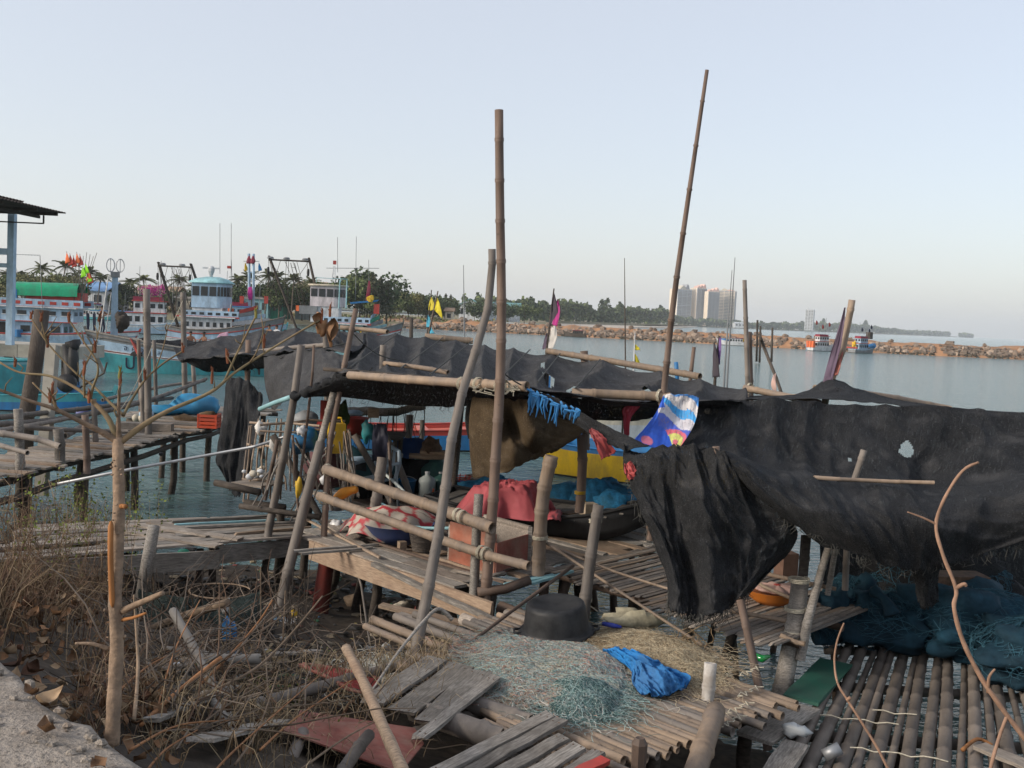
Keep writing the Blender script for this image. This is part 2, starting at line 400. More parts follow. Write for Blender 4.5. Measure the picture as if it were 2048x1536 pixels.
tag(mb.build('water', water_mat(), origin=(0, 0, 0)), 'grey green harbour water with small ripples reaching the sea horizon', None, kind='structure')

def sdist(x, y): return (x+1.29)*.69+(y-3.4)*.724+.62*max(0, -x-4.4)-.85*max(0, min(1, (x+3.8)/1.2, (2.2-x)/1.5))*max(0, min(1, (y-8)/2))
PROF = [(-60, 2.3), (0, 2.34), (.12, 2.38), (1, 2.02), (2, 1.5), (3, 1.02), (4.5, .5), (6, .2), (7.2, .02), (9, -.4), (14, -1), (60, -3)]
def gz(x, y):
    s = sdist(x, y)
    for (a, za), (b, zb) in zip(PROF, PROF[1:]):
        if a <= s <= b:
            z = lerp(za, zb, (s-a)/(b-a)); break
    else: z = -3
    k = max(0, min(1, s/.6))
    return z+k*(.10*nz(x, y, 0, .9)+.05*nz(x, y, 3, 2.7)) 
def GS(px, py):            # pixel -> point on the shore ground
    d = ray(px, py); t = 1.0; o = V((0, 0, HC))
    for _ in range(4000):
        p = o+d*t
        if p.z < gz(p.x, p.y): return p
        t += .02
    return p
# shore: dirt and mud slope
mb = MB(); nx, ny = 150, 130; x0, x1, y0, y1 = -22., 14., -1., 22.
mb.grid(lambda u, v: (lerp(x0, x1, u), lerp(y0, y1, v), gz(lerp(x0, x1, u), lerp(y0, y1, v))), nx, ny)
mb.f = [f for f in mb.f if sdist(*[sum(mb.v[i][k] for i in f)/4 for k in (0, 1)]) > -.35]; mb.m = [0]*len(mb.f)
DIRT = mat('shore_dirt', (.075, .058, .043), .95, .5, 9, bump=.6, dirt=(.035, .03, .026), da=.8, ds=.8, rnd=0)
shore = tag(mb.build('shore_slope', DIRT, smooth=True, origin=(0, 0, 0)), 'dark dirt and mud slope falling from the embankment to the water', None, kind='structure')
# embankment with a crumbling concrete edge
def conc_mat():
    m, t, b = newmat('rough_concrete')
    f = noise_tex(t, 7, detail=8, rough=.75); g = noise_tex(t, 38, detail=4); k = noise_tex(t, 1.6, detail=4)
    c = mixc(t, mrange(t, f, .3, .7, 0, 1), (.17, .145, .12), (.40, .35, .30)); c = mixc(t, mrange(t, g, .54, .66, 0, .75), c, (.09, .077, .064))
    c = mixc(t, mrange(t, k, .5, .62, 0, .6), c, (.21, .15, .11)); t.links.new(c, b.inputs['Base Color']); b.inputs['Roughness'].default_value = .95
    bn = N(t, 'ShaderNodeBump'); bn.inputs['Strength'].default_value = .9; bn.inputs['Distance'].default_value = .03
    ad = N(t, 'ShaderNodeMath', operation='ADD'); t.links.new(f, ad.inputs[0]); t.links.new(g, ad.inputs[1])
    t.links.new(ad.outputs[0], bn.inputs['Height']); t.links.new(bn.outputs[0], b.inputs['Normal']); MATS['rough_concrete'] = m; return m
CONC = conc_mat()
mb = MB(); ed = V((.724, -.69, 0)); en = V((.69, .724, 0)); e0 = V((-1.29, 3.4, 0))
def emb(u, v):
    a = lerp(-24, 24, u); r = .05*nz(a*2.1, 0, 5)+.035*nz(a*7, 2, 5)+.02*nz(a*19, 2, 5)
    prof = [(-40, 2.7), (-9, 2.7), (-3, 2.7), (-1.6, 2.71), (-1.0, 2.7), (-.6, 2.7), (-.3, 2.705), (-.12, 2.7), (0, 2.685), (.03, 2.62), (.035, 2.5), (.03, 2.2)]
    x = v*(len(prof)-1); i = min(int(x), len(prof)-2); s, z = [lerp(prof[i][k], prof[i+1][k], x-i) for k in (0, 1)]
    p = e0+ed*a+en*(s+(r if s > -1 else 0)); z += (.018*nz(p.x, p.y, 0, 4)+.012*nz(p.x, p.y, 9, 13)) if s > -4 else 0
    return (p.x, p.y, z)
mb.grid(emb, 420, 44)
tag(mb.build('embankment', CONC, smooth=True, origin=(0, 0, 0)), 'crumbling pale concrete and sand edge of the embankment', None, kind='structure')
mb = MB()
for i in range(150):         # loose grit and stones on the embankment edge
    a = R.uniform(-1.2, 1.6); s = -abs(R.gauss(0, .5)); p = e0+ed*(-a)+en*s; r = R.uniform(.006, .022)
    mb.blob((p.x, p.y, 2.7+r*.4), (r*1.3, r, r*.8), 6, 4, .3, seed=i)
tag(mb.build('gravel', CONC, shore), None, None, kind='stuff')

# ---------------------------------------------------------------- far land
LAND = mat('earth_orange', (.34, .185, .10), .95, .35, .35, rnd=0, bump=.4, dirt=(.22, .15, .10), da=.7, ds=.12)
SANDY = mat('far_ground', (.21, .18, .12), .95, .4, .2, rnd=0, bump=.2, dirt=(.12, .13, .07), da=.7, ds=.06)
SAND = mat('beach_sand', (.46, .40, .33), .95, .2, .2, rnd=0, bump=.1)
def land(name, pts, z, m, label, depth=3):
    mb = MB(); cx = sum(p[0] for p in pts)/len(pts); cy = sum(p[1] for p in pts)/len(pts)
    inner = [(lerp(p[0], cx, .03), lerp(p[1], cy, .03)) for p in pts]; k = len(pts)
    vs = [(x, y, -1.5) for x, y in pts]+[(x, y, z) for x, y in inner]
    mb.add(vs, [tuple(range(k, 2*k))]+[(i, (i+1) % k, (i+1) % k+k, i+k) for i in range(k)])
    return tag(mb.build(name, m, origin=(cx, cy, 0)), label, None, kind='structure')
land('harbour_land', [(-420, 217), (-110, 213), (-62, 226), (-34, 252), (-8, 256), (4, 262), (2, 300), (-14, 360), (-10, 520), (-60, 800), (-420, 800)], 1.5, SANDY, 'harbour shore with huts and palms beyond the moored boats')
land('far_shore', [(-60, 640), (20, 620), (95, 800), (190, 1200), (330, 1850), (520, 2050), (760, 2500), (1150, 3000), (1700, 4100), (2150, 4700), (1900, 5200), (900, 4000), (300, 3000), (-200, 2000)], 2.5, SANDY, 'far low shore across the bay with trees and towers')
land('far_beach', [(20, 560), (70, 600), (150, 900), (270, 1500), (330, 1800), (310, 1810), (180, 1300), (90, 800), (16, 610)], .9, SAND, 'pale strip of beach in front of the far trees')
# hill behind the white houses
mb = MB(); mb.grid(lambda u, v: (lerp(-420, 160, u), 1500+lerp(0, 400, v), 2+22*math.exp(-((u-.6)/.3)**2)*math.sin(math.pi*min(1, v*1.0))*(1+.1*nz(u*9, v*3))-2*(v > .99)), 50, 10)
tag(mb.build('hill', mat('far_wood', (.055, .075, .045), .95, .4, .05, rnd=0), smooth=True), 'low wooded hill far behind the white houses', None, kind='structure')

# breakwater: earth core with stones
BW = [(-34, 262), (-8, 257), (14, 250), (40, 240), (62, 224), (90, 216), (118, 219), (160, 226), (230, 240)]
def bwc(t):
    x = t*(len(BW)-1); i = min(int(x), len(BW)-2); a, b = V(BW[i]), V(BW[i+1]); p = a.lerp(b, x-i); d = (b-a).normalized(); return p, V((-d.y, d.x))
bwroot = thing('breakwater', 'long rubble breakwater of grey stones topped with orange earth', 'breakwater', (60, 224, 0))
prof = [(-8.5, -1), (-6.6, .15), (-5.2, 1.0), (-3.6, 1.75), (-2.2, 2.6), (0, 2.9), (2.5, 2.6), (5, 1.2), (8, -1)]
def bwf(u, v):
    p, n = bwc(u); x = v*(len(prof)-1); i = min(int(x), len(prof)-2); s, z = [lerp(prof[i][k], prof[i+1][k], x-i) for k in (0, 1)]
    hh = .85+.22*nz(u*26, 1, 0)+.12*nz(u*70, v*3, 2); fade = 1 if u > .08 else .8
    q = p+n*(s+.5*nz(u*60, v*5, 1)); return (q.x, q.y, (z*hh if z > 0 else z)*fade+(.25*nz(u*120, v*9, 4) if 0 < v < 1 else 0))
mb = MB(); mb.grid(bwf, 260, 16); mb.build('earth_core', LAND, bwroot, True)
STONE = mat('breakwater_stone', (.29, .235, .19), .95, .35, 1.2, rnd=.35, bump=.5, dirt=(.22, .14, .09), da=.6, ds=.6)
STONEW = mat('wet_stone', (.09, .075, .055), .8, .35, 1.2, rnd=.3, bump=.4)
def rock_mesh(seed, m):
    mb = MB(); mb.blob((0, 0, 0), (1, .85, .7), 6, 4, .34, seed=seed*3.1)
    me = bpy.data.meshes.new('stone'); me.from_pydata(mb.v, [], mb.f); me.materials.append(m); return me
rocks = [rock_mesh(i, STONE) for i in range(7)]; rocksw = [rock_mesh(i+9, STONEW) for i in range(3)]
def rockpos(u, lo, hi):
    v = R.uniform(lo, hi); return V(bwf(u, v)), v
cnt = 0; rest = MB()
for i in range(3200):
    u = R.uniform(.0, .80); p, v = rockpos(u, .12, .47)
    wet = p.z < .35; 
    r = R.choice((.3, .36, .45, .55, .75))*R.uniform(.8, 1.25)*(.95 if u < .55 else 1)
    if not wet and v > .34 and R.random() < (.75 if u < .6 else .35): continue
    if wet: r *= .7
    if cnt < 285 and r > .55:
        inst('stone', R.choice(rocksw if wet else rocks), p, (R.uniform(0, 6), R.uniform(0, 6), R.uniform(0, 6)), (r, r, r), bwroot); cnt += 1
    else: rest.blob(p, (r, r*.9, r*.75), 5, 3, .35, 1 if wet else 0, seed=i*.37)
for i in range(40):         # boulders left on the crest
    u = R.uniform(.02, .75); p, v = rockpos(u, .5, .62); r = R.uniform(.5, 1.1); rest.blob(p+V((0, 0, .2)), (r, r*.8, r*.7), 6, 4, .4, 0, seed=i)
tag(rest.build('rubble', [STONE, STONEW], bwroot), None, None, kind='stuff')

# ---------------------------------------------------------------- trees
def leaf_mat(name, col, var=.45):
    m, t, b = newmat(name); g = N(t, 'ShaderNodeNewGeometry')
    c = mixc(t, g.outputs['Random Per Island'], [x*(1-var) for x in col], [x*(1+var) for x in col])
    t.links.new(c, b.inputs['Base Color']); b.inputs['Roughness'].default_value = .7; b.inputs['Specular IOR Level'].default_value = .15; MATS[name] = m; return m
LF1 = leaf_mat('leaf_green', (.10, .125, .05)); LF2 = leaf_mat('leaf_olive', (.14, .14, .06)); LF3 = leaf_mat('leaf_dark', (.062, .085, .042))
LFP = leaf_mat('palm_leaf', (.11, .12, .055)); LFM = leaf_mat('bougainvillea', (.45, .03, .25), .3); LFC = leaf_mat('casuarina', (.09, .095, .06)); LFB = leaf_mat('brown_leaf', (.17, .115, .06))
BARK = mat('bark', (.13, .10, .075), .95, .4, 8, bump=.4)
def quad(mb, p, s, mi=0):
    a = V((R.gauss(0, 1), R.gauss(0, 1), R.gauss(0, 1))).normalized(); b = a.orthogonal().normalized(); c = a.cross(b)
    w_ = s*R.uniform(.5, 1.2); h = s*R.uniform(.5, 1.2); mb.add([p-b*w_-c*h*.3, p+c*h, p+b*w_+c*h*.2, p-c*h], [(0, 1, 2, 3)], mi)
def crown_mesh(kind, h, w_, n, leaf, seed):
    r = random.Random(seed); mb = MB()
    if kind == 'broad':
        cl = [(V((r.gauss(0, .28)*w_, r.gauss(0, .28)*w_, h*r.uniform(.45, .92))), r.uniform(.16, .30)*w_) for _ in range(13)]
        for i in range(n):
            c, k = r.choice(cl); d = V((r.gauss(0, 1), r.gauss(0, 1), r.gauss(0, .8))).normalized()*k*(r.random()**.35); quad(mb, c+d, leaf)
    elif kind == 'cone':
        for i in range(n):
            t = r.random()**.8; z = h*(.12+.88*t); rr = w_*.5*(1-t)**.8*(.35+.65*r.random())*(1+.35*math.sin(z*5)); a = r.uniform(0, 6.28)
            quad(mb, V((rr*math.cos(a), rr*math.sin(a), z+rr*.3)), leaf*(.6+.4*(1-t)))
    return mb
def make_tree(kind, h, w_, n, leaf, m, seed, label, group, name):
    t = thing(name, label, 'tree', (0, 0, 0), group); mb = MB()
    mb.tube(wavy((0, 0, -.3), (0, 0, h*(.9 if kind == 'cone' else .6)), 5, .04*h/8), [h*.022, h*.02, h*.017, h*.014, h*.010, h*.006], 6)
    if kind == 'broad':
        for i in range(5):
            a = i*1.3+seed; mb.tube([(0, 0, h*.32), (math.cos(a)*w_*.18, math.sin(a)*w_*.18, h*.5), (math.cos(a)*w_*.3, math.sin(a)*w_*.3, h*.72)], [h*.013, h*.009, h*.004], 5)
    mb.build('trunk', BARK, t, True); crown_mesh(kind, h, w_, n, leaf, seed).build('crown', m, t); return t
def make_palm(h, seed, label, group):
    r = random.Random(seed); t = thing('coconut_palm', label, 'palm', (0, 0, 0), group)
    lean = r.uniform(-.12, .12)
    tr = [(lean*h*(k/6)**2, 0, -.3+(h+.3)*k/6) for k in range(7)]; MB().tube(tr, [.2, .16, .15, .14, .13, .12, .13], 6).build('trunk', BARK, t, True)
    top = V(tr[-1]); mb = MB()
    for i in range(26):
        a = i*2.4+r.uniform(-.2, .2); el = r.uniform(-.35, 1.15); L = r.uniform(2.6, 3.6); d = V((math.cos(a)*math.cos(el), math.sin(a)*math.cos(el), math.sin(el)))
        pts = [top+d*L*s+V((0, 0, -1.5*s*s)) for s in (0, .25, .5, .75, 1)]
        side = V((-math.sin(a), math.cos(a), 0))
        for k in range(13):
            s = .12+.86*k/12; x = s*4; j = min(int(x), 3); p = pts[j].lerp(pts[j+1], x-j)
            for sg in (-1, 1):
                e = p+side*sg*.75*math.sin(math.pi*min(1, s+.12))+d*.25+V((0, 0, -.35)); mb.add([p-d*.11, p+d*.13, e], [(0, 1, 2)])
        mb.tube(pts, [.04, .035, .03, .02, .008], 4)
    mb.build('crown', LFP, t); return t
PG = 'coconut palms behind the harbour'; PL = 'tall coconut palm rising behind the harbour huts'
palms = [make_palm(9, i, PL, PG) for i in range(3)]
pl = [(20, 548, 205), (82, 538, 208), (122, 532, 205), (175, 545, 210), (196, 556, 215), (268, 566, 230), (292, 560, 225), (352, 560, 228), (395, 575, 235), (505, 555, 215), (532, 552, 214), (560, 556, 216), (585, 560, 212), (470, 560, 222), (45, 552, 212), (150, 556, 220), (622, 566, 222)]
for i, (px, py, Y) in enumerate(pl):
    p = P(px, py, Y); h = p.z-1.5+.1; o = palms[i] if i < 3 else dup(palms[i % 3]); o['label'] = 'coconut palm rising '+('behind the green tarped boat' if px < 215 else 'behind the brown roofed hut' if px < 420 else 'behind the grey roofed huts'); pose(o, (p.x, Y, 1.5), R.uniform(0, 6), 1); o.scale = (1, 1, h/9)
BG_ = 'leafy trees on the harbour shore'
bt = [make_tree('broad', 7, 8, 2600, .30, LF2, 1, 'round olive tree on the harbour shore behind the boats', BG_, 'broadleaf_tree'),
      make_tree('broad', 7, 7, 2600, .30, LF1, 2, 'round olive tree on the harbour shore behind the boats', BG_, 'broadleaf_tree'),
      make_tree('broad', 7, 9, 2600, .32, LF3, 3, 'round olive tree on the harbour shore behind the boats', BG_, 'broadleaf_tree')]
bl = [(28, 556, 203, 0), (62, 558, 200, 0), (98, 552, 204, 1), (140, 560, 202, 0), (222, 585, 226, 1), (245, 575, 230, 2), (330, 588, 232, 1), (380, 585, 236, 2), (412, 590, 236, 1), (482, 575, 222, 2),
      (520, 574, 218, 1), (548, 572, 220, 2), (578, 574, 218, 1), (606, 578, 225, 0), (640, 580, 230, 2), (712, 562, 212, 1), (722, 556, 222, 2), (800, 588, 290, 1), (818, 592, 285, 0), (838, 596, 300, 2), (792, 596, 280, 1), (856, 598, 310, 2), (905, 600, 340, 1), (886, 604, 320, 2), (966, 606, 380, 2), (950, 612, 380, 1), (1012, 612, 400, 2), (1050, 612, 420, 1)]
for i, (px, py, Y, k) in enumerate(bl):
    p = P(px, py, Y); h = p.z-1.5; o = bt[i] if False else None
    wh = ['behind the green tarped boat', 'beside the brown roofed hut', 'behind the domed trawler', 'behind the white trawler', 'on the spit beyond the yellow flags', 'beside the white gabled houses'][0 if px < 200 else 1 if px < 450 else 2 if px < 570 else 3 if px < 770 else 4 if px < 900 else 5]
    seen = [q for q in bl[:i] if q[3] == k]; o = bt[k] if not seen else dup(bt[k]); o['label'] = ('pale olive', 'mid green', 'dark green')[k]+' broadleaf tree '+wh; pose(o, (p.x, Y, 1.4), R.uniform(0, 6)); s = h/6.6; o.scale = (s*1.05, s*1.05, s)
CG = 'feathery casuarinas on the harbour shore'
ct = make_tree('cone', 10, 5, 1500, .22, LFC, 4, 'thin feathery casuarina tree with sparse grey green crown', CG, 'casuarina_tree')
for i, (px, py, Y) in enumerate([(747, 545, 215), (762, 552, 217), (776, 560, 219), (736, 565, 221), (880, 588, 330), (892, 586, 335), (902, 588, 333)]):
    p = P(px, py, Y); o = ct if i == 0 else dup(ct); o['label'] = 'thin feathery casuarina tree '+('beside the bow of the white trawler' if i < 4 else 'among the trees of the spit'); pose(o, (p.x, Y, 1.4), i); s = (p.z-1.5)/10; o.scale = (s*1.1, s*1.1, s)
mb = crown_mesh('broad', 3.2, 5, 1100, .16, 9); bg_t = thing('bougainvillea', 'magenta flowering bougainvillea bush among the harbour roofs', 'bush'); mb.build('crown', LFM, bg_t)
MB().tube([(0, 0, -.2), (.1, 0, 1), (.3, .1, 2)], [.09, .07, .03], 5).build('stem', BARK, bg_t); p = P(312, 572, 219); pose(bg_t, (p.x, 219, p.z-3.1), 0)
# low brush on the harbour land: mass of undergrowth
mb = MB()
for i in range(2600):
    px = R.uniform(-60, 1045); Y = lerp(225, 275, max(0, (px-450)/600))+R.uniform(0, 26); p = P(px, 0, Y); hh = 1.5+(1.2+1.2*nz(px*.02, 0, 1))*R.random()
    quad(mb, V((p.x, Y, hh)), .45, R.choice((0, 0, 1, 2)))
tag(mb.build('undergrowth', [LF2, LF1, LFB]), 'low olive and brown scrub along the harbour shore', None, kind='stuff')
# far tree belts that read as one mass
mb = MB()
def belt(path, n, hh, leaf):
    for i in range(n):
        t = R.random()*(len(path)-1); k = int(t); a, b = path[k], path[k+1]; px = lerp(a[0], b[0], t-k); Y = lerp(a[1], b[1], t-k); hgt = lerp(a[2], b[2], t-k)
        h2 = hgt*(.72+.32*nz(px*.06, Y*.002, 7)+.30*abs(nz(px*.25, 3, 7))); z = 2.0+h2*R.random()**.6; q = P(px, 600, Y+R.uniform(-10, 30)); quad(mb, V((q.x, q.y, z)), leaf*Y/700, R.choice((0, 0, 1)))
belt([(925, 470, 13), (1040, 560, 14), (1100, 640, 14), (1180, 720, 15), (1260, 900, 19), (1340, 1150, 20)], 6500, 0, 1.6)
belt([(1330, 1500, 20), (1400, 1850, 16), (1500, 1900, 12), (1600, 2200, 18), (1700, 2700, 26), (1760, 3000, 22), (1830, 3500, 12)], 3200, 0, 1.5)
belt([(1800, 3500, 14), (1870, 3900, 22), (1905, 4300, 16)], 500, 0, 1.5); belt([(1925, 4300, 20), (1950, 4350, 16)], 160, 0, 1.5)
for px, Y, h in ((1690, 2500, 36), (1650, 2500, 30), (1240, 800, 17), (1205, 760, 18), (1215, 770, 19), (1735, 2900, 34)):
    for i in range(180):
        a = R.uniform(0, 6.28); k = R.random(); rr = h*.42*(1-k)**.7*R.random()**.5; q = P(px, 600, Y); quad(mb, V((q.x+math.cos(a)*rr, q.y+math.sin(a)*rr, 2+h*k)), 1.2*Y/700)
tag(mb.build('far_treeline', [LF3, LF1]), 'band of dark trees along the far shore', None, kind='stuff')
# ---------------------------------------------------------------- buildings
ROOFT = mat('roof_teal', (.12, .27, .27), .7, .2, 2, bump=.1); ROOFG = mat('roof_grey', (.27, .26, .24), .8, .25, 2); ROOFB = mat('roof_blue', (.16, .30, .52), .6, .15, 2); ROOFBR = mat('roof_brown', (.24, .17, .12), .85, .25, 2)
CONDO = mat('condo_wall', (.70, .60, .48), .8, .08, .1, rnd=.05); CONDOSG = mat('condo_shade_grey', (.26, .27, .29), .7, .1, .2, rnd=.05); CONDOP = mat('condo_pink', (.62, .40, .33), .8, .1, .3)  # grey puts the towers' shaded faces into the colour; glass uses it too
def tower(name, label, px0, px1, pyt, Y, yaw, depth, floors, mats, gables, sidew=(1,), group=None):
    wall, slab, glass = mats; a = rad(yaw); c = P((px0+px1)/2, 645, Y); top = P((px0+px1)/2, pyt, Y).z; W_ = (px1-px0)*Y/FP
    fw = (W_-depth*abs(math.sin(a)))/math.cos(a); rt = thing(name, label, 'building', (0, 0, 0)); H_ = top-2; fh = H_/floors
    MB().box((0, 0, H_/2), (fw, depth, H_)).build('wall', wall, rt)
    g = MB(); g.box((0, -depth/2-.1, H_/2+fh*.4), (fw*.94, .4, H_-fh*1.6)); g.build('glazing', glass, rt)
    for k in range(1, floors):
        MB().box((0, -depth/2-.9, k*fh), (fw*.97, 2.0, 1.15)).build('balcony', slab, rt)
    for x in (-.48, -.16, .17, .48): MB().box((x*fw, -depth/2-.75, H_/2), (1.0, 1.7, H_-.4)).build('pier', slab, rt)
    for sx in sidew:
        for k in range(1, floors): MB().box((sx*(fw/2+.1), depth*.25*sx, k*fh-.6), (.3, depth*.28, 1.5)).build('side_window', glass, rt)
    for (x, w_, h, m) in gables:
        MB().prism([(x*fw-w_/2, -depth/2, H_), (x*fw+w_/2, -depth/2, H_), (x*fw+w_*.35, -depth/2, H_+h*.7), (x*fw, -depth/2, H_+h)], (0, depth*.7, 0)).build('roof_gable', m, rt)
    rt.location = (c.x, Y, 2); rt.rotation_euler = (0, 0, a); return rt
tower('apartment_tower', 'cream apartment tower, front coloured grey as shaded, with dark recessed wing, at the end beside a rounded crown', 1337, 1379, 578, 2000, 26, 26, 24, (CONDO, mat('condo_shade_slate', (.42, .45, .48), .7, .1, .2), CONDOSG), [(-.1, 14, 7, CREAM), (.2, 10, 10, CONDOSG)], (-1, 1))  # slate slabs carry the bluish shade of this front
tower('apartment_tower', 'cream apartment tower with broad sunlit blank end wall and pink gables', 1379, 1408, 576, 2010, 24, 22, 24, (CONDO, CONDOSG, CONDOSG), [(-.3, 7, 4, CONDOP), (0, 8, 6, CONDOP), (.3, 8, 8, CONDOP)])
tower('apartment_tower', 'apartment tower with shaded front coloured grey blue and pink gables, between two cream towers', 1407, 1434, 583, 1990, 14, 18, 23, (CONDO, CONDOSG, CONDOSG), [(-.3, 7, 4, CONDOP), (0, 8, 6, CONDOP), (.32, 8, 8, CONDOP)])
tower('apartment_tower', 'beige apartment tower ringed by long pale balconies on every floor', 1433, 1471, 582, 2020, -20, 22, 24, (CONDOSG, CONDO, GREYP), [(-.2, 16, 5, CREAM), (.15, 20, 3, CONDOP)])
tower('white_tower', 'slim white tower block standing alone across the bay', 1609, 1629, 619, 1750, -24, 12, 15, (WHITE, WHITE, GREYP), [(-.3, 5, 3, WHITE)])
def house(label, px0, px1, pyb, pye, pyr, Y, roofm, wallm, depth=9, gable=False, group=None, nwin=3, name='house'):
    a, b = P(px0, pyb, Y), P(px1, pyb, Y); x0, x1 = a.x, b.x; ze = P(px0, pye, Y).z; zr = P(px0, pyr, Y).z; zb = 1.3; rt = thing(name, label, 'house', ((x0+x1)/2, Y, zb), group)
    MB().box(((x0+x1)/2, Y+depth/2, (zb+ze)/2), (x1-x0, depth, ze-zb)).build('wall', wallm, rt)
    o = .5
    if gable:
        mb = MB(); mb.prism([(x0, Y, ze), (x1, Y, ze), ((x0+x1)/2, Y, zr)], (0, depth, 0)); mb.build('gable', wallm, rt)
        m = MB(); xm = (x0+x1)/2
        for xa in (x0-o, x1+o): m.prism([(xa, Y-.6, ze-.25), (xm, Y-.6, zr+.12), (xm, Y-.6, zr+.35), (xa, Y-.6, ze)], (0, depth+1.2, 0))
        m.build('roof', roofm, rt)
    else:
        m = MB(); ym = Y+depth/2
        for ya in (Y-o, Y+depth+o): m.prism([(x0-o, ya, ze-.1), (x0-o, ym, zr), (x0-o, ym, zr+.2), (x0-o, ya, ze+.12)], (x1-x0+2*o, 0, 0))
        m.build('roof', roofm, rt)
    for k in range(nwin):
        x = lerp(x0, x1, (k+.5)/nwin); MB().box((x, Y-.04, lerp(zb, ze, .62)), ((x1-x0)/nwin*.5, .1, (ze-zb)*.36)).build('window', DGLASS, rt)
    return rt
house('white gabled house with teal roof and verandas, at the end away from the condominium towers', 918, 960, 628, 610, 597, 430, ROOFT, WHITE, 40, True, nwin=4)
house('white gabled house with teal roof standing second along the far lagoon', 976, 1010, 634, 615, 601, 450, ROOFT, WHITE, 45, True, nwin=4)
MB_ = house('long teal roofed hall joined behind the second white gabled house', 985, 1040, 630, 612, 604, 500, ROOFT, WHITE, 20, nwin=5)
house('low blue roofed shed behind the green tarped boat', 152, 210, 592, 580, 562, 222, ROOFB, WHITE, 14, nwin=2)
house('brown roofed hut beside the magenta bush', 262, 345, 606, 588, 570, 240, ROOFBR, CREAM, 12)
house('grey roofed hut behind the twin masted trawler', 488, 536, 618, 596, 582, 216, ROOFG, LTEAL, 10)
house('grey roofed hut with pale green walls and yellow window front', 532, 566, 622, 600, 586, 218, ROOFG, GREEN, 9)
house('white two storey house half hidden by a tree behind the white trawler', 590, 640, 620, 572, 562, 228, ROOFBR, WHITE, 12, nwin=4)
house('long low shed with pale roof beside the harbour track', 350, 420, 612, 596, 584, 232, ROOFG, CREAM, 12)
house('small hut under a rusty roof on the spit beyond the yellow flags', 890, 905, 640, 622, 616, 300, ROOFBR, CREAM, 6, nwin=1)
house('white beach villa on the far shore, near the lone white tower', 1582, 1600, 655, 650, 647, 2300, WHITE, WHITE, 30, nwin=3)
house('low white beach house at the foot of the cream towers', 1470, 1490, 652, 646, 644, 1850, WHITE, WHITE, 25, nwin=3)
# ---------------------------------------------------------------- haze: the air between
mb = MB(); mb.box((900, 2970, 49), (4200, 6060, 102)); 
hm = bpy.data.materials.new('haze_air'); hm.use_nodes = True; t = hm.node_tree; t.nodes.clear()
ou = N(t, 'ShaderNodeOutputMaterial'); pv = N(t, 'ShaderNodeVolumePrincipled'); pv.inputs['Color'].default_value = (.93, .96, 1, 1); pv.inputs['Density'].default_value = .00016; pv.inputs['Anisotropy'].default_value = .2
t.links.new(pv.outputs[0], ou.inputs['Volume'])
tag(mb.build('haze', hm), 'pale bluish haze over the bay', None, kind='stuff')
# ================================================================ BOATS AND PEOPLE
def hull_fn(L, B, H, bow, stern, rake, full=.35):
    def half(t): return B/2*((1-max(0, (t-full)/(1-full))**2.4)*.97+.03)*(.82+.18*min(1, t/.3))
    def top(t): return H+bow*max(0, (t-.3)/.7)**2+stern*max(0, (.25-t)/.25)**2
    SEC = [(0, -.5), (.62, -.22), (.86, 0.02)]
    def pt(t, f, side):         # f: 0 waterline .. 1 gunwale
        z = top(t)*f; b = half(t)*(.86+.14*f**.7); x = -L/2+t*L+rake*f*max(0, (t-.55)/.45)**2
        return V((x, side*b, z))
    return half, top, pt, SEC
def hull(rt, L, B, H, bow, stern, rake, bands, deckm, trim=None, n=26, full=.35, deckdrop=.35, strakes=()):
    """bands: [(upper fraction, material)] from waterline to gunwale"""
    half, top, pt, _ = hull_fn(L, B, H, bow, stern, rake, full); ms = []; mb = MB(); fr = [0]+[b[0] for b in bands]
    for b in bands:
        if b[1] not in ms: ms.append(b[1])
    o = 0
    for side in (1, -1):
        o = len(mb.v)
        for i in range(n+1):
            t = i/n; x = pt(t, 0, side)
            mb.v.append(V((x.x*.97, 0, -.6))); mb.v.append(V((x.x, x.y*.7, -.35)))
            for f in fr: mb.v.append(pt(t, f, side))
        k = len(fr)+2
        for i in range(n):
            for j in range(k-1):
                a = o+i*k+j; q = (a, a+k, a+k+1, a+1) if side < 0 else (a, a+1, a+k+1, a+k)
                mb.f.append(q); mb.m.append(ms.index(bands[max(0, j-2)][1]))
        if side == 1: o1 = o
    k = len(fr)+2
    for j in range(k-1):        # transom
        mb.f.append((o1+j, o1+j+1, o+j+1, o+j)); mb.m.append(ms.index(bands[max(0, j-2)][1]))
    mb.build('hull', ms, rt)
    d = MB()
    d.grid(lambda u, v: (lambda p: (p.x*.985, p.y*.93*(1 if True else 0)*(1-2*v) , top(u)-deckdrop))(pt(u, .9, 1)), n, 2)
    d.build('deck', deckm, rt)
    for side in (1, -1):
        b = MB(); q = [pt(i/n, 1, side) for i in range(n+1)]
        b.tube([p+V((0, 0, .02)) for p in q], .045*max(.6, B/3), 5); b.build('gunwale', trim or WOODG, rt)
        inn = MB(); inn.grid(lambda u, v: (lambda p: (p.x*.985, p.y*.93, lerp(top(u)-deckdrop, top(u), v)))(pt(u, 1, side)), n, 1); inn.build('bulwark', bands[-1][1], rt)
        for f, m, r in strakes:
            MB().tube([pt(i/n, f, side)*1.0+V((0, side*.02, 0)) for i in range(n+1)], r, 5).build('rubbing_strake', m, rt)
    MB().beam(pt(1, -.05, 1)*V((1, 0, 1)).x if False else V((pt(1, 0, 1).x, 0, -.4)), V((pt(1, 1, 1).x+.05, 0, top(1)+.25)), .12, .16, (1, 0, 0)).build('stem_post', trim or WOODG, rt)
    return pt, top
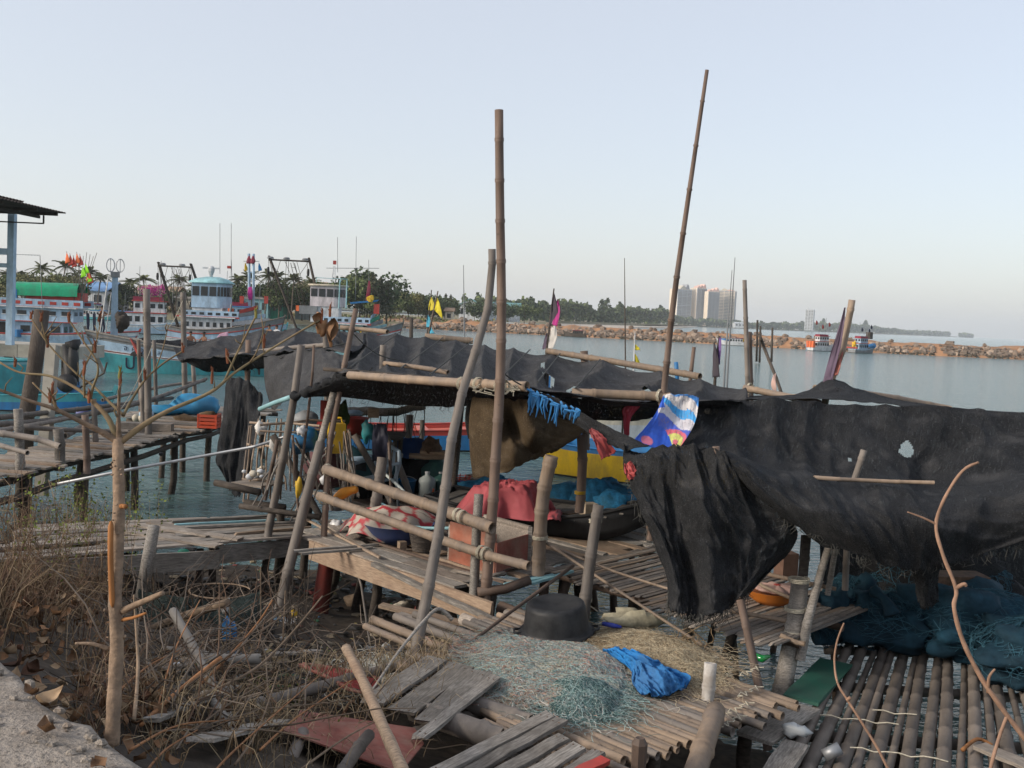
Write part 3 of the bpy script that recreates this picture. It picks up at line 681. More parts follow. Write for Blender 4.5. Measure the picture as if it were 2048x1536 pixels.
def cab(rt, c, d, wm, rm=None, nw=3, wz=.62, wh=.34, roof=.12, over=.2, name='cabin', sides=True, ww=.62, frame=None):
    x, y, z = c; lx, ly, lz = d
    ca = MB().box((x, y, z+lz/2), d).build(name, wm, rt)
    for s in (-1, 1):
        for k in range(nw):
            xx = x-lx/2+(k+.5)*lx/nw; MB().box((xx, y+s*(ly/2+.005), z+lz*wz), (lx/nw*ww, .05, lz*wh)).build('window', DGLASS, ca)
            if frame: MB().box((xx, y+s*(ly/2+.004), z+lz*(wz-wh/2)-.04), (lx/nw*ww*1.15, .08, .06)).build('sill', frame, ca)
    if sides:
        for s in (-1, 1):
            for k in (-.25, .25): MB().box((x+s*(lx/2+.005), y+k*ly, z+lz*wz), (.05, ly*.3, lz*wh)).build('window', DGLASS, ca)
    if roof: MB().box((x, y, z+lz+roof/2+.003), (lx+2*over, ly+2*over, roof)).build('roof', rm or wm, rt)
    return ca
def bpanel(rt, x0, x1, y, z, h, m, n=6, pm_=None, name='bulwark_panel'):       # long rail panel with openings
    p = MB().box(((x0+x1)/2, y, z+h/2), (x1-x0, .06, h)).build(name, m, rt)
    for k in range(n):
        xx = lerp(x0, x1, (k+.5)/n)
        for s in (-1, 1): MB().box((xx, y+s*.034, z+h*.5), ((x1-x0)/n*.55, .03, h*.42)).build('opening', pm_ or DGLASS, p)
def put(rt, px, py, z, bow_px, bow_py, zb=None):
    """stand a boat so that its local origin is at one pixel on the water and its bow points to another"""
    a, b = G(px, py, z), G(bow_px, bow_py, z if zb is None else zb); rt.location = a; rt.rotation_euler = (0, 0, math.atan2(b.y-a.y, b.x-a.x)); return rt
def text(parent, body, size, m, mat4, depth=.004, name='lettering'):
    cu = bpy.data.curves.new('t', 'FONT'); cu.body = body; cu.size = size; cu.align_x = 'CENTER'; cu.align_y = 'CENTER'; cu.extrude = depth
    tmp = bpy.data.objects.new('t', cu); COL.objects.link(tmp); bpy.context.view_layer.update(); me = bpy.data.meshes.new_from_object(tmp.evaluated_get(bpy.context.evaluated_depsgraph_get()))
    bpy.data.objects.remove(tmp); me.materials.clear(); me.materials.append(m); o = bpy.data.objects.new(name, me); COL.objects.link(o); o.parent = parent; o.matrix_local = mat4; return o
def pole(rt, a, b, r, m, name='pole'): return MB().tube([a, b], r, 6).build(name, m, rt)

# ---- teal wooden boat with lettering
def teal_boat():
    rt = thing('fishing_boat', 'teal wooden fishing boat with pale blue lettered band, bow beside the dock', 'boat')
    L, B, H = 13, 3.6, 1.25
    pt, top = hull(rt, L, B, H, 1.1, .3, 1.15, [(.02, TEAL), (.5, TEAL), (.53, WHITE), (.56, RED), (.58, WHITE), (.82, PALEB), (1.0, GREYP)], WOODD, WOODG, full=.45, strakes=((.57, WHITE, .03), (.9, WOODG, .03)))
    MB().box((6.1, 0, 3.4), (.42, .42, 4.2), taper=.75).build('mast_post', PALEB, rt); MB().box((6.1, 0, 5.65), (.5, .5, .32)).build('mast_head', GREYP, rt)
    for s in (-1, 1):
        lp = [(6.1+s*(.26+.22*math.sin(a)), 0, 5.8+.38-.38*math.cos(a)) for a in [k*2*math.pi/14 for k in range(15)]]; MB().tube(lp, .03, 5).build('mast_loop', STEEL, rt)
        MB().tube([(6.1+s*.26, 0, 5.8), (6.1+s*.26, 0, 6.55)], .02, 4).build('mast_loop_bar', STEEL, rt)
    MB().tube([(6.9, .3, 1.9), (6.45, .2, 5.6)], .04, 6).build('stay', STEEL, rt); MB().tube([(6.6, -.4, 1.9), (6.3, -.3, 4.6)], .03, 6).build('stay', STEEL, rt)
    MB().blob((5.75, .25, 3.0), (.4, .3, .5), 14, 8, .4).build('net_bundle', WOODD, rt, True)
    MB().prism([(4.6, -1.0, 1.93), (7.2, -.3, 1.98), (7.2, .3, 1.98), (4.6, 1.0, 1.93)], (0, 0, .04)).build('foredeck', WOODG, rt)
    mb = MB(); mb.grid(lambda u, v: (lerp(5.2, -.5, u), lerp(-1.1, 1.1, v), 1.0+(.95+.25*nz(u*5, v*3))*math.sin(math.pi*v)**.4*min(1, (u+.02)*9, (1.02-u)*9)), 24, 10); mb.build('heaped_net', NETB, rt, True)
    # writing: side facing the camera is local +y (boat points to -x)
    def on(t, f, txt, size, m, nm='lettering'):
        p, q, u_ = pt(t, f, 1), pt(t-.02, f, 1), pt(t, f+.06, 1); ex = (q-p).normalized(); ey = (u_-p).normalized(); en_ = ex.cross(ey).normalized(); ey = en_.cross(ex)
        M_ = Matrix((ex, ey, en_)).transposed().to_4x4(); M_.translation = p+en_*.03; return text(rt, txt, size, m, M_, name=nm)
    for k, ch in enumerate('จคว'): on(.885-.029*k, .71, ch, .44, NAVY)
    on(.885, .29, 'ป', 1.2, NAVY); on(.765, .70, 'ล', .36, NAVY)
    # ribbons at the stem
    for k, (m, dz) in enumerate(((PINKW, 0), (ORANGE, .05), (GREEN, .1), (RED, -.02))):
        x = pt(1, 1, 1).x; cloth('ribbon', [[(x+.12+k*.03, -.1+k*.09, 2.25+dz), (x+.2, .0+k*.09, 2.25+dz)], [(x-.0+k*.02, .02+k*.1, 1.6), (x+.1, .1+k*.1, 1.6)], [(x-.05+k*.03, .05+k*.1, .95), (x+.06, .12+k*.1, .9)]], m, rt, 4, 8, .03, seed=k)
    MB().tube([pt(.86, .98, 1)+V((0, .06, .1)), pt(.84, .6, 1)+V((0, .12, 0))], [.04, .16], 6).build('pennant', RED, rt)
    MB().tube([pt(.35, .62, 1)+V((0, .1, 0)), pt(.345, .1, 1)+V((0, .14, 0))], [.12, .06], 6).build('fender', BLACK, rt)
    a = G(214, 743, 0); b = G(452, 748, 0); d = (b-a).normalized(); c = a+d*(L/2-.05); rt.location = c; rt.rotation_euler = (0, 0, math.atan2(-d.y, -d.x)); return rt
TB = teal_boat()
# ---- two storey boat with green tarpaulin
def tarp_boat():
    rt = thing('fishing_boat', 'pale blue two storey fishing boat under a bright green tarpaulin', 'boat'); S = .0425
    hull(rt, 13, 4, .95, .55, .1, 1.2, [(.04, BLACK), (.12, RED), (.85, PALEB), (1, WHITE)], WOODG, RED, full=.5)
    c1 = cab(rt, (-1.2, 0, .75), (6.0, 2.9, 1.25), PALEB, WHITE, 5, .55, .4, name='lower_cabin', over=.25, roof=.08)
    MB().box((-3.0, -1.47, 1.35), (.75, .06, 1.1)).build('door', BLACK, rt)
    c2 = cab(rt, (-.9, 0, 2.09), (7.0, 2.9, 1.1), PALEB, WHITE, 6, .62, .3, name='upper_cabin', over=.3, roof=.1, frame=WHITE)
    MB().box((-3.6, -1.47, 2.6), (.7, .06, 1.0)).build('door', BLACK, rt)
    for y in (-1.6, 1.6): bpanel(rt, -4.2, 3.4, y, 3.3, .62, PALEB, 8, RED)
    for z in (2.05, 3.28): MB().box((-.9, -1.72, z), (7.8, .05, .07)).build('trim', RED, rt)
    MB().box((.9, 0, 4.2), (4.2, 2.6, .75)).build('rail_box', RED, rt)
    def tf(u, v):
        x = lerp(-2.3, 2.9, u); a = math.pi*v; y = 1.55*math.cos(a); z = 4.15+1.15*math.sin(a)**.45+.03*nz(u*9, v*7)+.08*u; return (x, y, z)
    mb = MB(); mb.grid(tf, 26, 18); mb.build('tarpaulin', pm('tarp_green', (.01, .30, .15), rough=.5), rt, True)
    for x in (-2.1, -1.9, 0, 2.6):
        for y in (-1.3, 1.3): pole(rt, (x, y, 3.6), (x, y, 4.6), .04, WOODD, 'post')
    MB().tube([(-3.3, -1.3, 4.2), (-3.35, -1.3, 5.4), (-3.1, -1.3, 5.7)], .04, 5).build('exhaust_pipe', BLACK, rt)
    MB().box((-2.0, -1.5, 4.1), (.3, .15, 1.1)).build('hanging_tarp', BLUE, rt)
    for k, (x, y) in enumerate(((-1.6, -2.0), (.6, -1.95))): MB().lathe([(0, 0), (.3, 0), (.34, .6), (0, .6)], 12, (x, y*.92, .72)).build('barrel', NAVY if k else BLUE, rt)
    MB().tube([(0, -1.8, 5.9+1.6), (.35, -1.8, 1.2)], .03, 5).build('aerial_mast', GREYP, rt)
    # TV aerial on top
    MB().tube([(-2.2, -1.8, 7.5), (.02, -1.8, 7.55)], .018, 4).build('aerial_boom', GREYP, rt)
    for k in range(9): MB().tube([(-2.1+k*.24, -2.0, 7.5), (-2.1+k*.24, -1.6, 7.5)], .012, 4).build('aerial_element', GREYP, rt)
    # bamboo flags
    FL = [(ORANGE, 0), (RED, 0), (RED, 0), (ORANGE, 0), (RED, 0), (pm('flag_lime', (.3, .75, .02)), -1.6), (MATS['flag_lime'], -1.6), (ORANGE, -2.4), (MATS['flag_lime'], -2.4), (RED, -3.2)]
    for k, (m, dz) in enumerate(FL):
        bx = 2.9+.12*(k % 4); tx = 1.9+.45*k*.6; tz = 7.9-.15*(k % 3)+dz*.0; pole(rt, (bx, -1.2+.2*(k % 3), 3.7), (tx, -1.2, tz+.1), .022, BAMG, 'flag_pole')
        zt = tz+dz*.5; x = lerp(bx, tx, (zt-3.7)/(tz-3.6)); cloth('flag', [[(x, -1.22, zt), (x+.06, -1.24, zt-.1)], [(x-.08, -1.2, zt-.5), (x+.3, -1.3, zt-.62)], [(x-.12, -1.2, zt-.95), (x+.34, -1.25, zt-.8)]], m, rt, 4, 6, .04, seed=k)
    for k in range(3): cloth('hung_laundry', [[(3.5+k*.5, -1.0+.1*k, 2.9), (3.75+k*.5, -1.0+.1*k, 2.9)], [(3.55+k*.5, -1.05, 2.2), (3.8+k*.5, -1.0, 2.2)], [(3.6+k*.5, -1, 1.4), (3.75+k*.5, -1, 1.35)]], NAVY, rt, 3, 6, .05, seed=k+4)
    p = P(92, 668, 85); rt.location = (p.x, 85, 0); rt.rotation_euler = (0, 0, rad(8)); return rt
tarp_boat()
# ---- trawlers
def gantry(rt, xl, xr, zt, feet, m, lamp, xm=None):
    """pair of raked legs with crossbar, hanging blocks and wires at the stern; legs lie in the boat's x-z plane"""
    for (xt, xb, zb) in ((xl, feet[0][0], feet[0][1]), (xr, feet[1][0], feet[1][1])):
        for y, r in ((-.5, .09), (.1, .06), (-.2, .045)):
            pole(rt, (xt, y, zt+.35), (xb, y, zb), r, m, 'gantry_leg')
        MB().lathe([(0, -.35), (.1, -.3), (.13, 0), (.1, .3), (0, .35)], 8, (xt, -.5, zt-1.0)).build('pulley_block', BLACK, rt)
    pole(rt, (xl, -.5, zt), (xr, -.5, zt), .085, m, 'crossbar')
    for f in lamp: MB().lathe([(0, .14), (.22, .12), (.32, 0), (.30, -.05), (0, -.05)], 10, (lerp(xl, xr, f), -.5, zt+.15)).build('floodlight', GREYP, rt)
    for f0, f1, dz in ((.0, .55, 2.5), (.4, .75, 2.8), (.45, .42, 2.6), (.6, .95, 3.4), (1.0, .62, 2.2), (.02, .25, 3.5), (0, .1, 4.5), (.05, .3, 4.8), (.95, 1.2, 4.6), (1, 1.35, 5), (.3, .1, 2.6), (.7, .9, 2.4), (.5, .5, 4.2)):
        pole(rt, (lerp(xl, xr, f0), -.45, zt), (lerp(xl, xr, f1), -.4, zt-dz), .022, m, 'wire')
    a = lerp(xl, xr, .55)
    for s in (0, .35): pole(rt, (a+s, -.4, zt-.2), (a+s+1.1, -.4, zt-4.2), .03, m, 'ladder_rail')
    for k in range(7): pole(rt, (a+.16*k+.1, -.4, zt-.6-k*.55), (a+.16*k+.45, -.4, zt-.6-k*.55), .02, m, 'ladder_rung')
def trawler(label, Y, px0, px1, cabpx, cabm, roofm, band, gant, lamps, dome, mast, deckpx, bowm, yaw):
    S = Y/FP; xm = (px0+px1)/2; X = lambda px: (px-xm)*S; hz = lambda px: 632+.0454*(px-1024); Z = lambda px, py: HC-(py-hz(px))*S
    rt = thing('trawler', label, 'boat'); L = (px1-px0)*S
    hull(rt, L, 4.8, 1.7, 1.5, .3, .9, [(.05, BLACK), (.45, band), (.5, RED), (.8, PALEB if band is WHITE else WHITE), (1, GREYP)], WOODG, WOODG, full=.55, strakes=((.8, RED, .05), (.45, WHITE, .04)))
    # main deckhouse with portholes
    x0, x1 = X(deckpx[0]), X(deckpx[1]); zb = 1.6
    cab(rt, ((x0+x1)/2, 0, zb), (x1-x0, 3.6, 1.25), band, WHITE, 7, .5, .34, .1, .35, 'deckhouse', ww=.5)
    for s in (-1, 1): bpanel(rt, x0-.2, x1+.6, s*1.95, zb+1.36, .55, PALEB if band is not PALEB else WHITE, 7)
    MB().box(((x0+x1)/2, -2.0, zb+1.33), (x1-x0+1.4, .12, .14)).build('trim', RED, rt)
    # wheelhouse with bowed front and ring of windows
    cx, cw = X((cabpx[0]+cabpx[1])/2), (cabpx[1]-cabpx[0])*S; z0 = Z(cabpx[0], cabpx[3]); z1 = Z(cabpx[0], cabpx[2]); hh = z1-z0
    pr = []; k = 12
    for i in range(k+1):
        a = -math.pi/2+math.pi*i/k; pr.append((cx+cw*.18+cw*.32*math.cos(a), 1.45*math.sin(a)))
    pr += [(cx-cw/2, 1.45), (cx-cw/2, -1.45)]
    wh = MB().prism([(x, y, z0) for x, y in pr], (0, 0, hh)).build('wheelhouse', cabm, rt)
    for i in range(len(pr)):
        a, b = V(pr[i]), V(pr[(i+1) % len(pr)]); m_ = (a+b)/2; d = (b-a); n_ = V((d.y, -d.x)).normalized(); nseg = max(1, round(d.length/.75))
        for q in range(nseg):
            c_ = a.lerp(b, (q+.5)/nseg)+n_*.012; wl = d.length/nseg*.8
            MB().box((c_.x, c_.y, z0+hh*.67), (wl, .05, hh*.38), math.atan2(d.y, d.x)).build('window', DGLASS, wh)
    MB().box((cx-cw*.08, 0, (2.96+z0-.002)/2), (cw*.8, 2.7, z0-2.962)).build('cabin_base', WHITE, rt)
    ov = 1.13
    rf = MB(); c2 = (cx+.05, 0)
    ring = lambda f, z: [((x-c2[0])*f+c2[0], y*f, z) for x, y in pr]
    vs = ring(ov, z1+.003)+ring(ov, z1+.1)+ring(.8 if dome else ov, z1+(.42 if dome else .14))+ring(.35, z1+(.62 if dome else .18)); kk = len(pr)
    fs = [tuple(reversed(range(kk)))]+[(j*kk+i, j*kk+(i+1) % kk, (j+1)*kk+(i+1) % kk, (j+1)*kk+i) for j in range(3) for i in range(kk)]+[tuple(range(3*kk, 4*kk))]
    rf.add(vs, fs); rf.build('roof', roofm, rt, True)
    # stays
    gantry(rt, X(gant[0]), X(gant[1]), Z(gant[0], gant[2]), ((X(gant[3]), Z(gant[3], gant[4])), (X(gant[5]), Z(gant[5], gant[6]))), WOODD, lamps)
    for px, py0, py1 in mast: pole(rt, (X(px), .2, Z(px, py1)), (X(px)-.12, .2, Z(px, py0)), .025, GREYP, 'antenna')
    # bow: stepped planking
    xb0, xb1 = X(deckpx[1]), X(px1)
    for k, m in enumerate(bowm):
        za = 2.2+.38*k; MB().prism([(xb0+.2*k, -1.9+.15*k, za), (xb1-.6-.35*k, -.25, za+.5), (xb1-.6-.35*k, .25, za+.5), (xb0+.2*k, 1.9-.15*k, za)], (0, 0, .36)).build('bow_planking', m, rt)
    rt.location = (0, Y, 0); c = P(xm, 640, Y); rt.location.x = c.x; rt.rotation_euler = (0, 0, rad(yaw)); return rt, X, Z
t1, X, Z = trawler('trawler with light blue domed wheelhouse and radar bar', 95, 345, 548, (390, 462, 566, 614), PALEB, LTEAL, WHITE, (320, 382, 533, 372, 690, 432, 668), (.15, .75), True, ((437, 448, 548), (459, 448, 560), (461, 520, 560)), (378, 470), (WHITE, PALEB, GREYP, RED), 6)
MB().lathe([(0, .5), (.2, .45), (.3, .25), (.3, 0), (.15, -.4), (.12, -.9)], 12, (X(421), 0, Z(421, 543)), ).build('radar_dome', WHITE, t1)
MB().box((X(421), 0, Z(421, 537)), (1.6, .2, .14)).build('radar_bar', WHITE, t1)
for s in (0, 7.5): pole(t1, (X(497+s), 0, Z(500, 612)), (X(493+s*1.2), 0, Z(497, 508)), .14, PALEB, 'mast')
for py in (520, 545, 560, 580): pole(t1, (X(495), 0, Z(495, py)), (X(505), 0, Z(505, py)), .07, PALEB, 'mast_rung')
pole(t1, (X(483), 0, Z(483, 523)), (X(514), 0, Z(514, 523)), .03, GREYP, 'yard')
for px, m in ((486, YELLOW), (513, BLUE)): cloth('flag', [[(X(px), 0, Z(px, 525)), (X(px)+.05, 0, Z(px, 527))], [(X(px)-.05, 0, Z(px, 535)), (X(px)+.25, .1, Z(px, 536))], [(X(px)-.02, 0, Z(px, 543)), (X(px)+.3, .05, Z(px, 541))]], m, t1, 3, 5, .03)
for px in (493, 501): cloth('flag', [[(X(px), -.15, Z(px, 512)), (X(px)+.1, -.15, Z(px, 513))], [(X(px)-.15, -.2, Z(px, 520)), (X(px)+.3, -.2, Z(px, 523))], [(X(px)-.2, -.2, Z(px, 528)), (X(px)+.1, -.2, Z(px, 528))]], MAROON, t1, 3, 5, .03)
cloth('hung_cloth', [[(X(495), -.3, Z(495, 575)), (X(502), -.3, Z(502, 574))], [(X(494), -.4, Z(494, 586)), (X(504), -.4, Z(504, 586))], [(X(496), -.35, Z(496, 600)), (X(503), -.35, Z(503, 600))]], pm('cloth_magenta', (.45, .03, .25)), t1, 4, 8, .06)
for px in (486, 533): MB().box((X(px), -1.2, Z(px, 600)), (.35, .35, .7)).build('life_canister', RED, t1)
MB().box((X(466), -1.5, Z(466, 640)), (.5, .3, 2.2)).build('funnel', ORANGE, t1); MB().tube([(X(462), -1.7, Z(462, 655)), (X(468), -1.7, Z(468, 608))], .1, 6).build('derrick', GREYP, t1)
MB().box((X(455), 0, Z(455, 535)), (.3, .3, .25)).build('navigation_light', RED, t1)
t2, X, Z = trawler('white trawler with flat roofed wheelhouse and broad stern gantry', 92, 600, 786, (624, 692, 572, 612), PINKW, CREAM, LTEAL, (538, 616, 521, 598, 662, 648, 640), (.05, .45, .92), False, ((672, 476, 545), (709, 474, 600), (735, 520, 575)), (655, 730), (LTEAL, GREYP, GREEN, PALEB), 4)
for s in (-3, 3): pole(t2, (X(665+s), 0, Z(665, 566)), (X(665+s*.4), 0, Z(665, 533)), .05, WHITE, 'mast')
pole(t2, (X(650), 0, Z(650, 537)), (X(754), 0, Z(754, 537)), .03, GREYP, 'yard'); MB().box((X(666), 0, Z(666, 526)), (.28, .28, .35)).build('navigation_light', RED, t2)
for py in (541, 548, 556): pole(t2, (X(662), 0, Z(662, py)), (X(668), 0, Z(668, py)), .025, WHITE, 'mast_rung')
for a, b in ((635, 557), (682, 557)): pole(t2, (X(a), -1.4, Z(a, 557)), (X(a), -1.4, Z(a, 566)), .03, LTEAL, 'rail_post')
pole(t2, (X(635), -1.4, Z(635, 557)), (X(697), -1.4, Z(697, 560)), .03, LTEAL, 'rail')
for px in (681, 695): pole(t2, (X(px), -1.7, Z(px, 617)), (X(px), -1.7, Z(px, 562)), .06, LTEAL, 'stanchion')
MB().prism([(X(703), -1.3, Z(703, 608)), (X(752), -1.1, Z(752, 604)), (X(757), -1.1, Z(757, 600)), (X(700), -1.3, Z(700, 605))], (0, .9, 0)).build('dinghy', BLUE, t2)
MB().blob((X(741), -1.1, Z(741, 598)), (.35, .2, .32), 8, 5, .2).build('yellow_float', YELLOW, t2)
cloth('furled_flag', [[(X(735), -.6, Z(735, 563)), (X(738), -.6, Z(738, 563))], [(X(732), -.7, Z(732, 585)), (X(740), -.7, Z(740, 585))], [(X(730), -.6, Z(730, 606)), (X(735), -.6, Z(735, 606))]], MAROON, t2, 4, 8, .08)
MB().box((X(621), -1.0, Z(621, 620)), (1.6, 1.2, .75)).build('water_tank', GREYP, t2); MB().box((X(607), -1.0, Z(607, 617)), (.9, 1, .5)).build('crate', ORANGE, t2)
MB().box((X(753), -.8, Z(753, 618)), (.5, .5, .9)).build('life_canister', RED, t2)
MB().box((X(733), -2.1, Z(733, 664)), (.8, .05, .5)).build('notice_board', YELLOW, t2)
# ---- boats along the breakwater
def coaster(label, Y, px, py, L, yaw, hm, cm, rm, extra=None, two=True, k=1.0):
    rt = thing('fishing_boat', label, 'boat'); B = L*.34
    hull(rt, L, B, .8*k, .8*k, .1, .5, [(.1, BLACK), (.75, hm), (1, cm)], WOODG, hm, full=.5, n=16, deckdrop=.25)
    cab(rt, (-L*.1, 0, .6*k), (L*.45, B*.72, 1.3*k), cm, rm, 5, .6, .38, .1, .15, 'cabin')
    if two:
        cab(rt, (-L*.06, 0, 2.0*k), (L*.36, B*.62, 1.0*k), cm, rm, 4, .6, .4, .1, .2, 'upper_cabin')
        MB().box((-L*.08, 0, 3.25*k), (L*.34, B*.6, .35*k)).build('rail_box', MAROON, rt)
    for i, (x, h) in enumerate(((-.2, 6.2), (.05, 6.8), (.2, 5.2))): pole(rt, (x*L, 0, 1.5*k), (x*L+.1, 0, h*k), .03, GREYP, 'mast')
    p = G(px, py, 0); rt.location = (p.x, Y, 0); rt.rotation_euler = (0, 0, rad(yaw)); return rt
b1 = coaster('white and orange fishing boat moored stern out, along the rubble breakwater', 205, 1626, 700, 6.6, 25, WHITE, WHITE, RED)
for y in (-.7, .1, .8): MB().box((3.0 if False else -3.2, y, 1.35), (.5, .6, 1.3)).build('orange_drum', ORANGE, b1)
for x, z in ((-2.2, 6.2), (-.5, 5.4), (1.2, 5.9)): cloth('flag', [[(x, 0, z), (x+.1, 0, z)], [(x-.1, 0, z-.5), (x+.5, 0, z-.5)], [(x, 0, z-.9), (x+.3, 0, z-.9)]], RED, b1, 3, 4, .05)
b2 = coaster('dark blue fishing boat with red planked stern, beside the orange drummed one', 203, 1722, 706, 6.6, 35, GREYP, PALEB, RED)
for i in range(4): MB().box((-3.4, -1.0+i*.65, 1.05), (.3, .6, .3)).build('stern_plank', RED, b2)
MB().blob((-2.2, .3, 1.7), (.45, .4, .7), 9, 6, .3).build('float_bundle', YELLOW, b2); MB().blob((1.5, -1.3, 1.6), (1.3, .5, .5), 10, 6, .2).build('blue_tarp', BLUE, b2)
MB().box((2.1, 0, 3.6), (.9, 1.0, 1.4)).build('net_stack', WOODD, b2)
for x, z in ((1.8, 5.0), (2.4, 5.8), (-.6, 5.2)): cloth('flag', [[(x, 0, z), (x+.1, 0, z)], [(x-.1, 0, z-.5), (x+.6, 0, z-.5)], [(x, 0, z-.8), (x+.4, 0, z-.9)]], NAVY, b2, 3, 4, .05)
b3 = coaster('small white fishing boat with maroon canopy moored under the towers', 222, 1400, 682, 6.2, 175, WHITE, WHITE, MAROON, two=False, k=.85); MB().blob((-2, .2, 1.3), (.5, .4, .4), 8, 5, .2).build('float_bundle', YELLOW, b3); MB().blob((1.8, -.2, 1.1), (.9, .5, .35), 8, 5, .2).build('blue_tarp', BLUE, b3)
coaster('tiny brown fishing boat moored near the flags beside the breakwater', 238, 1134, 668, 5.0, 165, WOODD, WOODD, MAROON, two=False, k=.8)
coaster('tiny red and blue skiff with outboard behind the orange drummed boat', 212, 1572, 694, 4.2, 100, PALEB, RED, MAROON, two=False, k=.55)
# ---- crowd of small boats along the harbour shore
far = [(228, 636, 7, 190, RED, WHITE, 'red'), (258, 634, 6.5, 10, WHITE, PALEB, 'white'), (290, 636, 7, 175, PALEB, WHITE, 'pale blue'), (318, 640, 8, 5, WHITE, LTEAL, 'white and teal'), (342, 636, 6.5, 185, RED, CREAM, 'red and cream'), (205, 640, 6.5, 0, TEAL, WHITE, 'teal'), (572, 640, 6, 170, RED, PALEB, 'red and blue'), (595, 645, 7, 15, GREYP, CREAM, 'grey'), (243, 632, 6, 180, GREEN, WHITE, 'green and white'), (275, 631, 6, 0, RED, PALEB, 'red and pale blue'), (304, 633, 6, 178, WOODD, RED, 'brown and red'), (330, 632, 6, 8, PALEB, CREAM, 'blue and cream'), (360, 634, 6.5, 172, WHITE, RED, 'white and red')]
for i, (px, py, L, yaw, h, c, nm) in enumerate(far):
    d = G(px, py, 0); coaster(f'distant {nm} fishing boat moored along the harbour shore', min(200, d.y) if i < 6 else 185 if i < 8 else 206, px, py, L, yaw, h, c, R.choice((RED, GREEN, ROOFG, BLUE)), two=i % 2 == 0, k=.9)
coaster('mid distance white and blue fishing boat lying behind the domed trawler', 125, 318, 668, 10, 12, PALEB, WHITE, RED, two=True, k=1.35); coaster('mid distance teal fishing boat lying between the two trawlers', 118, 578, 672, 9.5, 8, TEAL, PALEB, BLUE, two=True, k=1.3)
# ---- teal boat stern at the dock, and longtail skiff
rt = thing('fishing_boat', 'plain turquoise hulled boat with blue bottom lying against the concrete dock', 'boat')
hull(rt, 12, 3.4, 1.62, .2, .1, .3, [(.2, BLUE), (.26, GREEN), (.93, TEAL), (1, LTEAL)], WOODD, TEAL, full=.6)
e = G(50, 818, 0); rt.location = (e.x-5.9, e.y+.5, 0); rt.rotation_euler = (0, 0, rad(-4))
rt = thing('longtail_skiff', 'low blue and green skiff with blue engine and black steering post', 'boat')
hull(rt, 7, 1.5, .55, .25, .05, .5, [(.1, BLACK), (.6, BLUE), (1, TEAL)], WOODD, TEAL, full=.5, deckdrop=.2)
e = G(118, 826, 0)
MB().box((2.2, -.1, .85), (.9, .55, .55)).build('engine_block', BLUE, rt); MB().lathe([(0, -.2), (.32, -.2), (.34, .1), (0, .15)], 14, (2.35, -.35, 1.1), rot=Matrix.Rotation(rad(90), 3, 'X')).build('flywheel', BLACK, rt, True)
MB().tube([(2.5, 0, 1.0), (2.45, 0, 2.0), (2.4, .05, 2.6)], [.17, .2, .13], 8).build('steering_post', BLACK, rt, True); MB().blob((2.45, .05, 2.5), (.28, .22, .2), 8, 5, .3).build('post_wrap', BLACK, rt, True)
MB().tube([(2.7, 0, .9), (3.6, -.1, 1.5), (3.7, -.1, 1.9)], .035, 6).build('tiller', WOODD, rt)
rt.location = (e.x-2.2, e.y+.4, 0); rt.rotation_euler = (0, 0, rad(4))
# ---- blue and yellow boats beyond the platform
rt = thing('longtail_boat', 'bright blue wooden boat with red gunwale moored behind the platform', 'boat')
hull(rt, 8.5, 1.9, .62, .45, .1, .9, [(.08, BLACK), (.78, BLUE), (1, RED)], pm('deck_red', (.5, .13, .09)), RED, full=.5, deckdrop=.12)
for x in (-2, -.6, .8): MB().box((x, 0, .6), (.35, 1.4, .06)).build('thwart', MATS['deck_red'], rt)
MB().blob((1.6, -.2, .75), (.3, .2, .15), 8, 5, .2).build('bailer', WHITE, rt); put(rt, 880, 896, 0, 1100, 900)
rt = thing('longtail_boat', 'yellow wooden boat with blue topped gunwale moored behind the brown cloth', 'boat')
hull(rt, 5.4, 1.9, .85, .25, .1, .5, [(.06, BLACK), (.86, YELLOW), (1, BLUE)], WOODG, BLUE, full=.5); put(rt, 1290, 962, 0, 1500, 985)
rt = thing('longtail_boat', 'white boat with slatted yellow cabin beyond the maroon cloth', 'boat')
hull(rt, 7, 1.9, .8, .4, .1, .6, [(.06, BLACK), (.7, WHITE), (1, CREAM)], WOODG, WHITE, full=.5); 
for k in range(6): MB().box((-1.6+k*.22, -.7, 1.3), (.12, .05, .9)).build('slat', YELLOW, rt)
MB().box((-1, -.7, 1.1), (1.6, .08, .08)).build('rail', CREAM, rt); put(rt, 1290, 876, 0, 1500, 880)
rt = thing('longtail_boat', 'pale blue boat with tall blue post moored between the platform and the net', 'boat')
hull(rt, 7, 1.8, .75, .4, .1, .6, [(.06, BLACK), (.7, PALEB), (1, BLUE)], WOODG, BLUE, full=.5); pole(rt, (-1.2, .2, .5), (-1.2, .2, 2.1), .16, BLUE, 'post'); MB().blob((-.6, 0, 1.0), (.8, .5, .3), 9, 5, .25).build('blue_tarp', BLUE, rt); put(rt, 1150, 868, 0, 1330, 880)

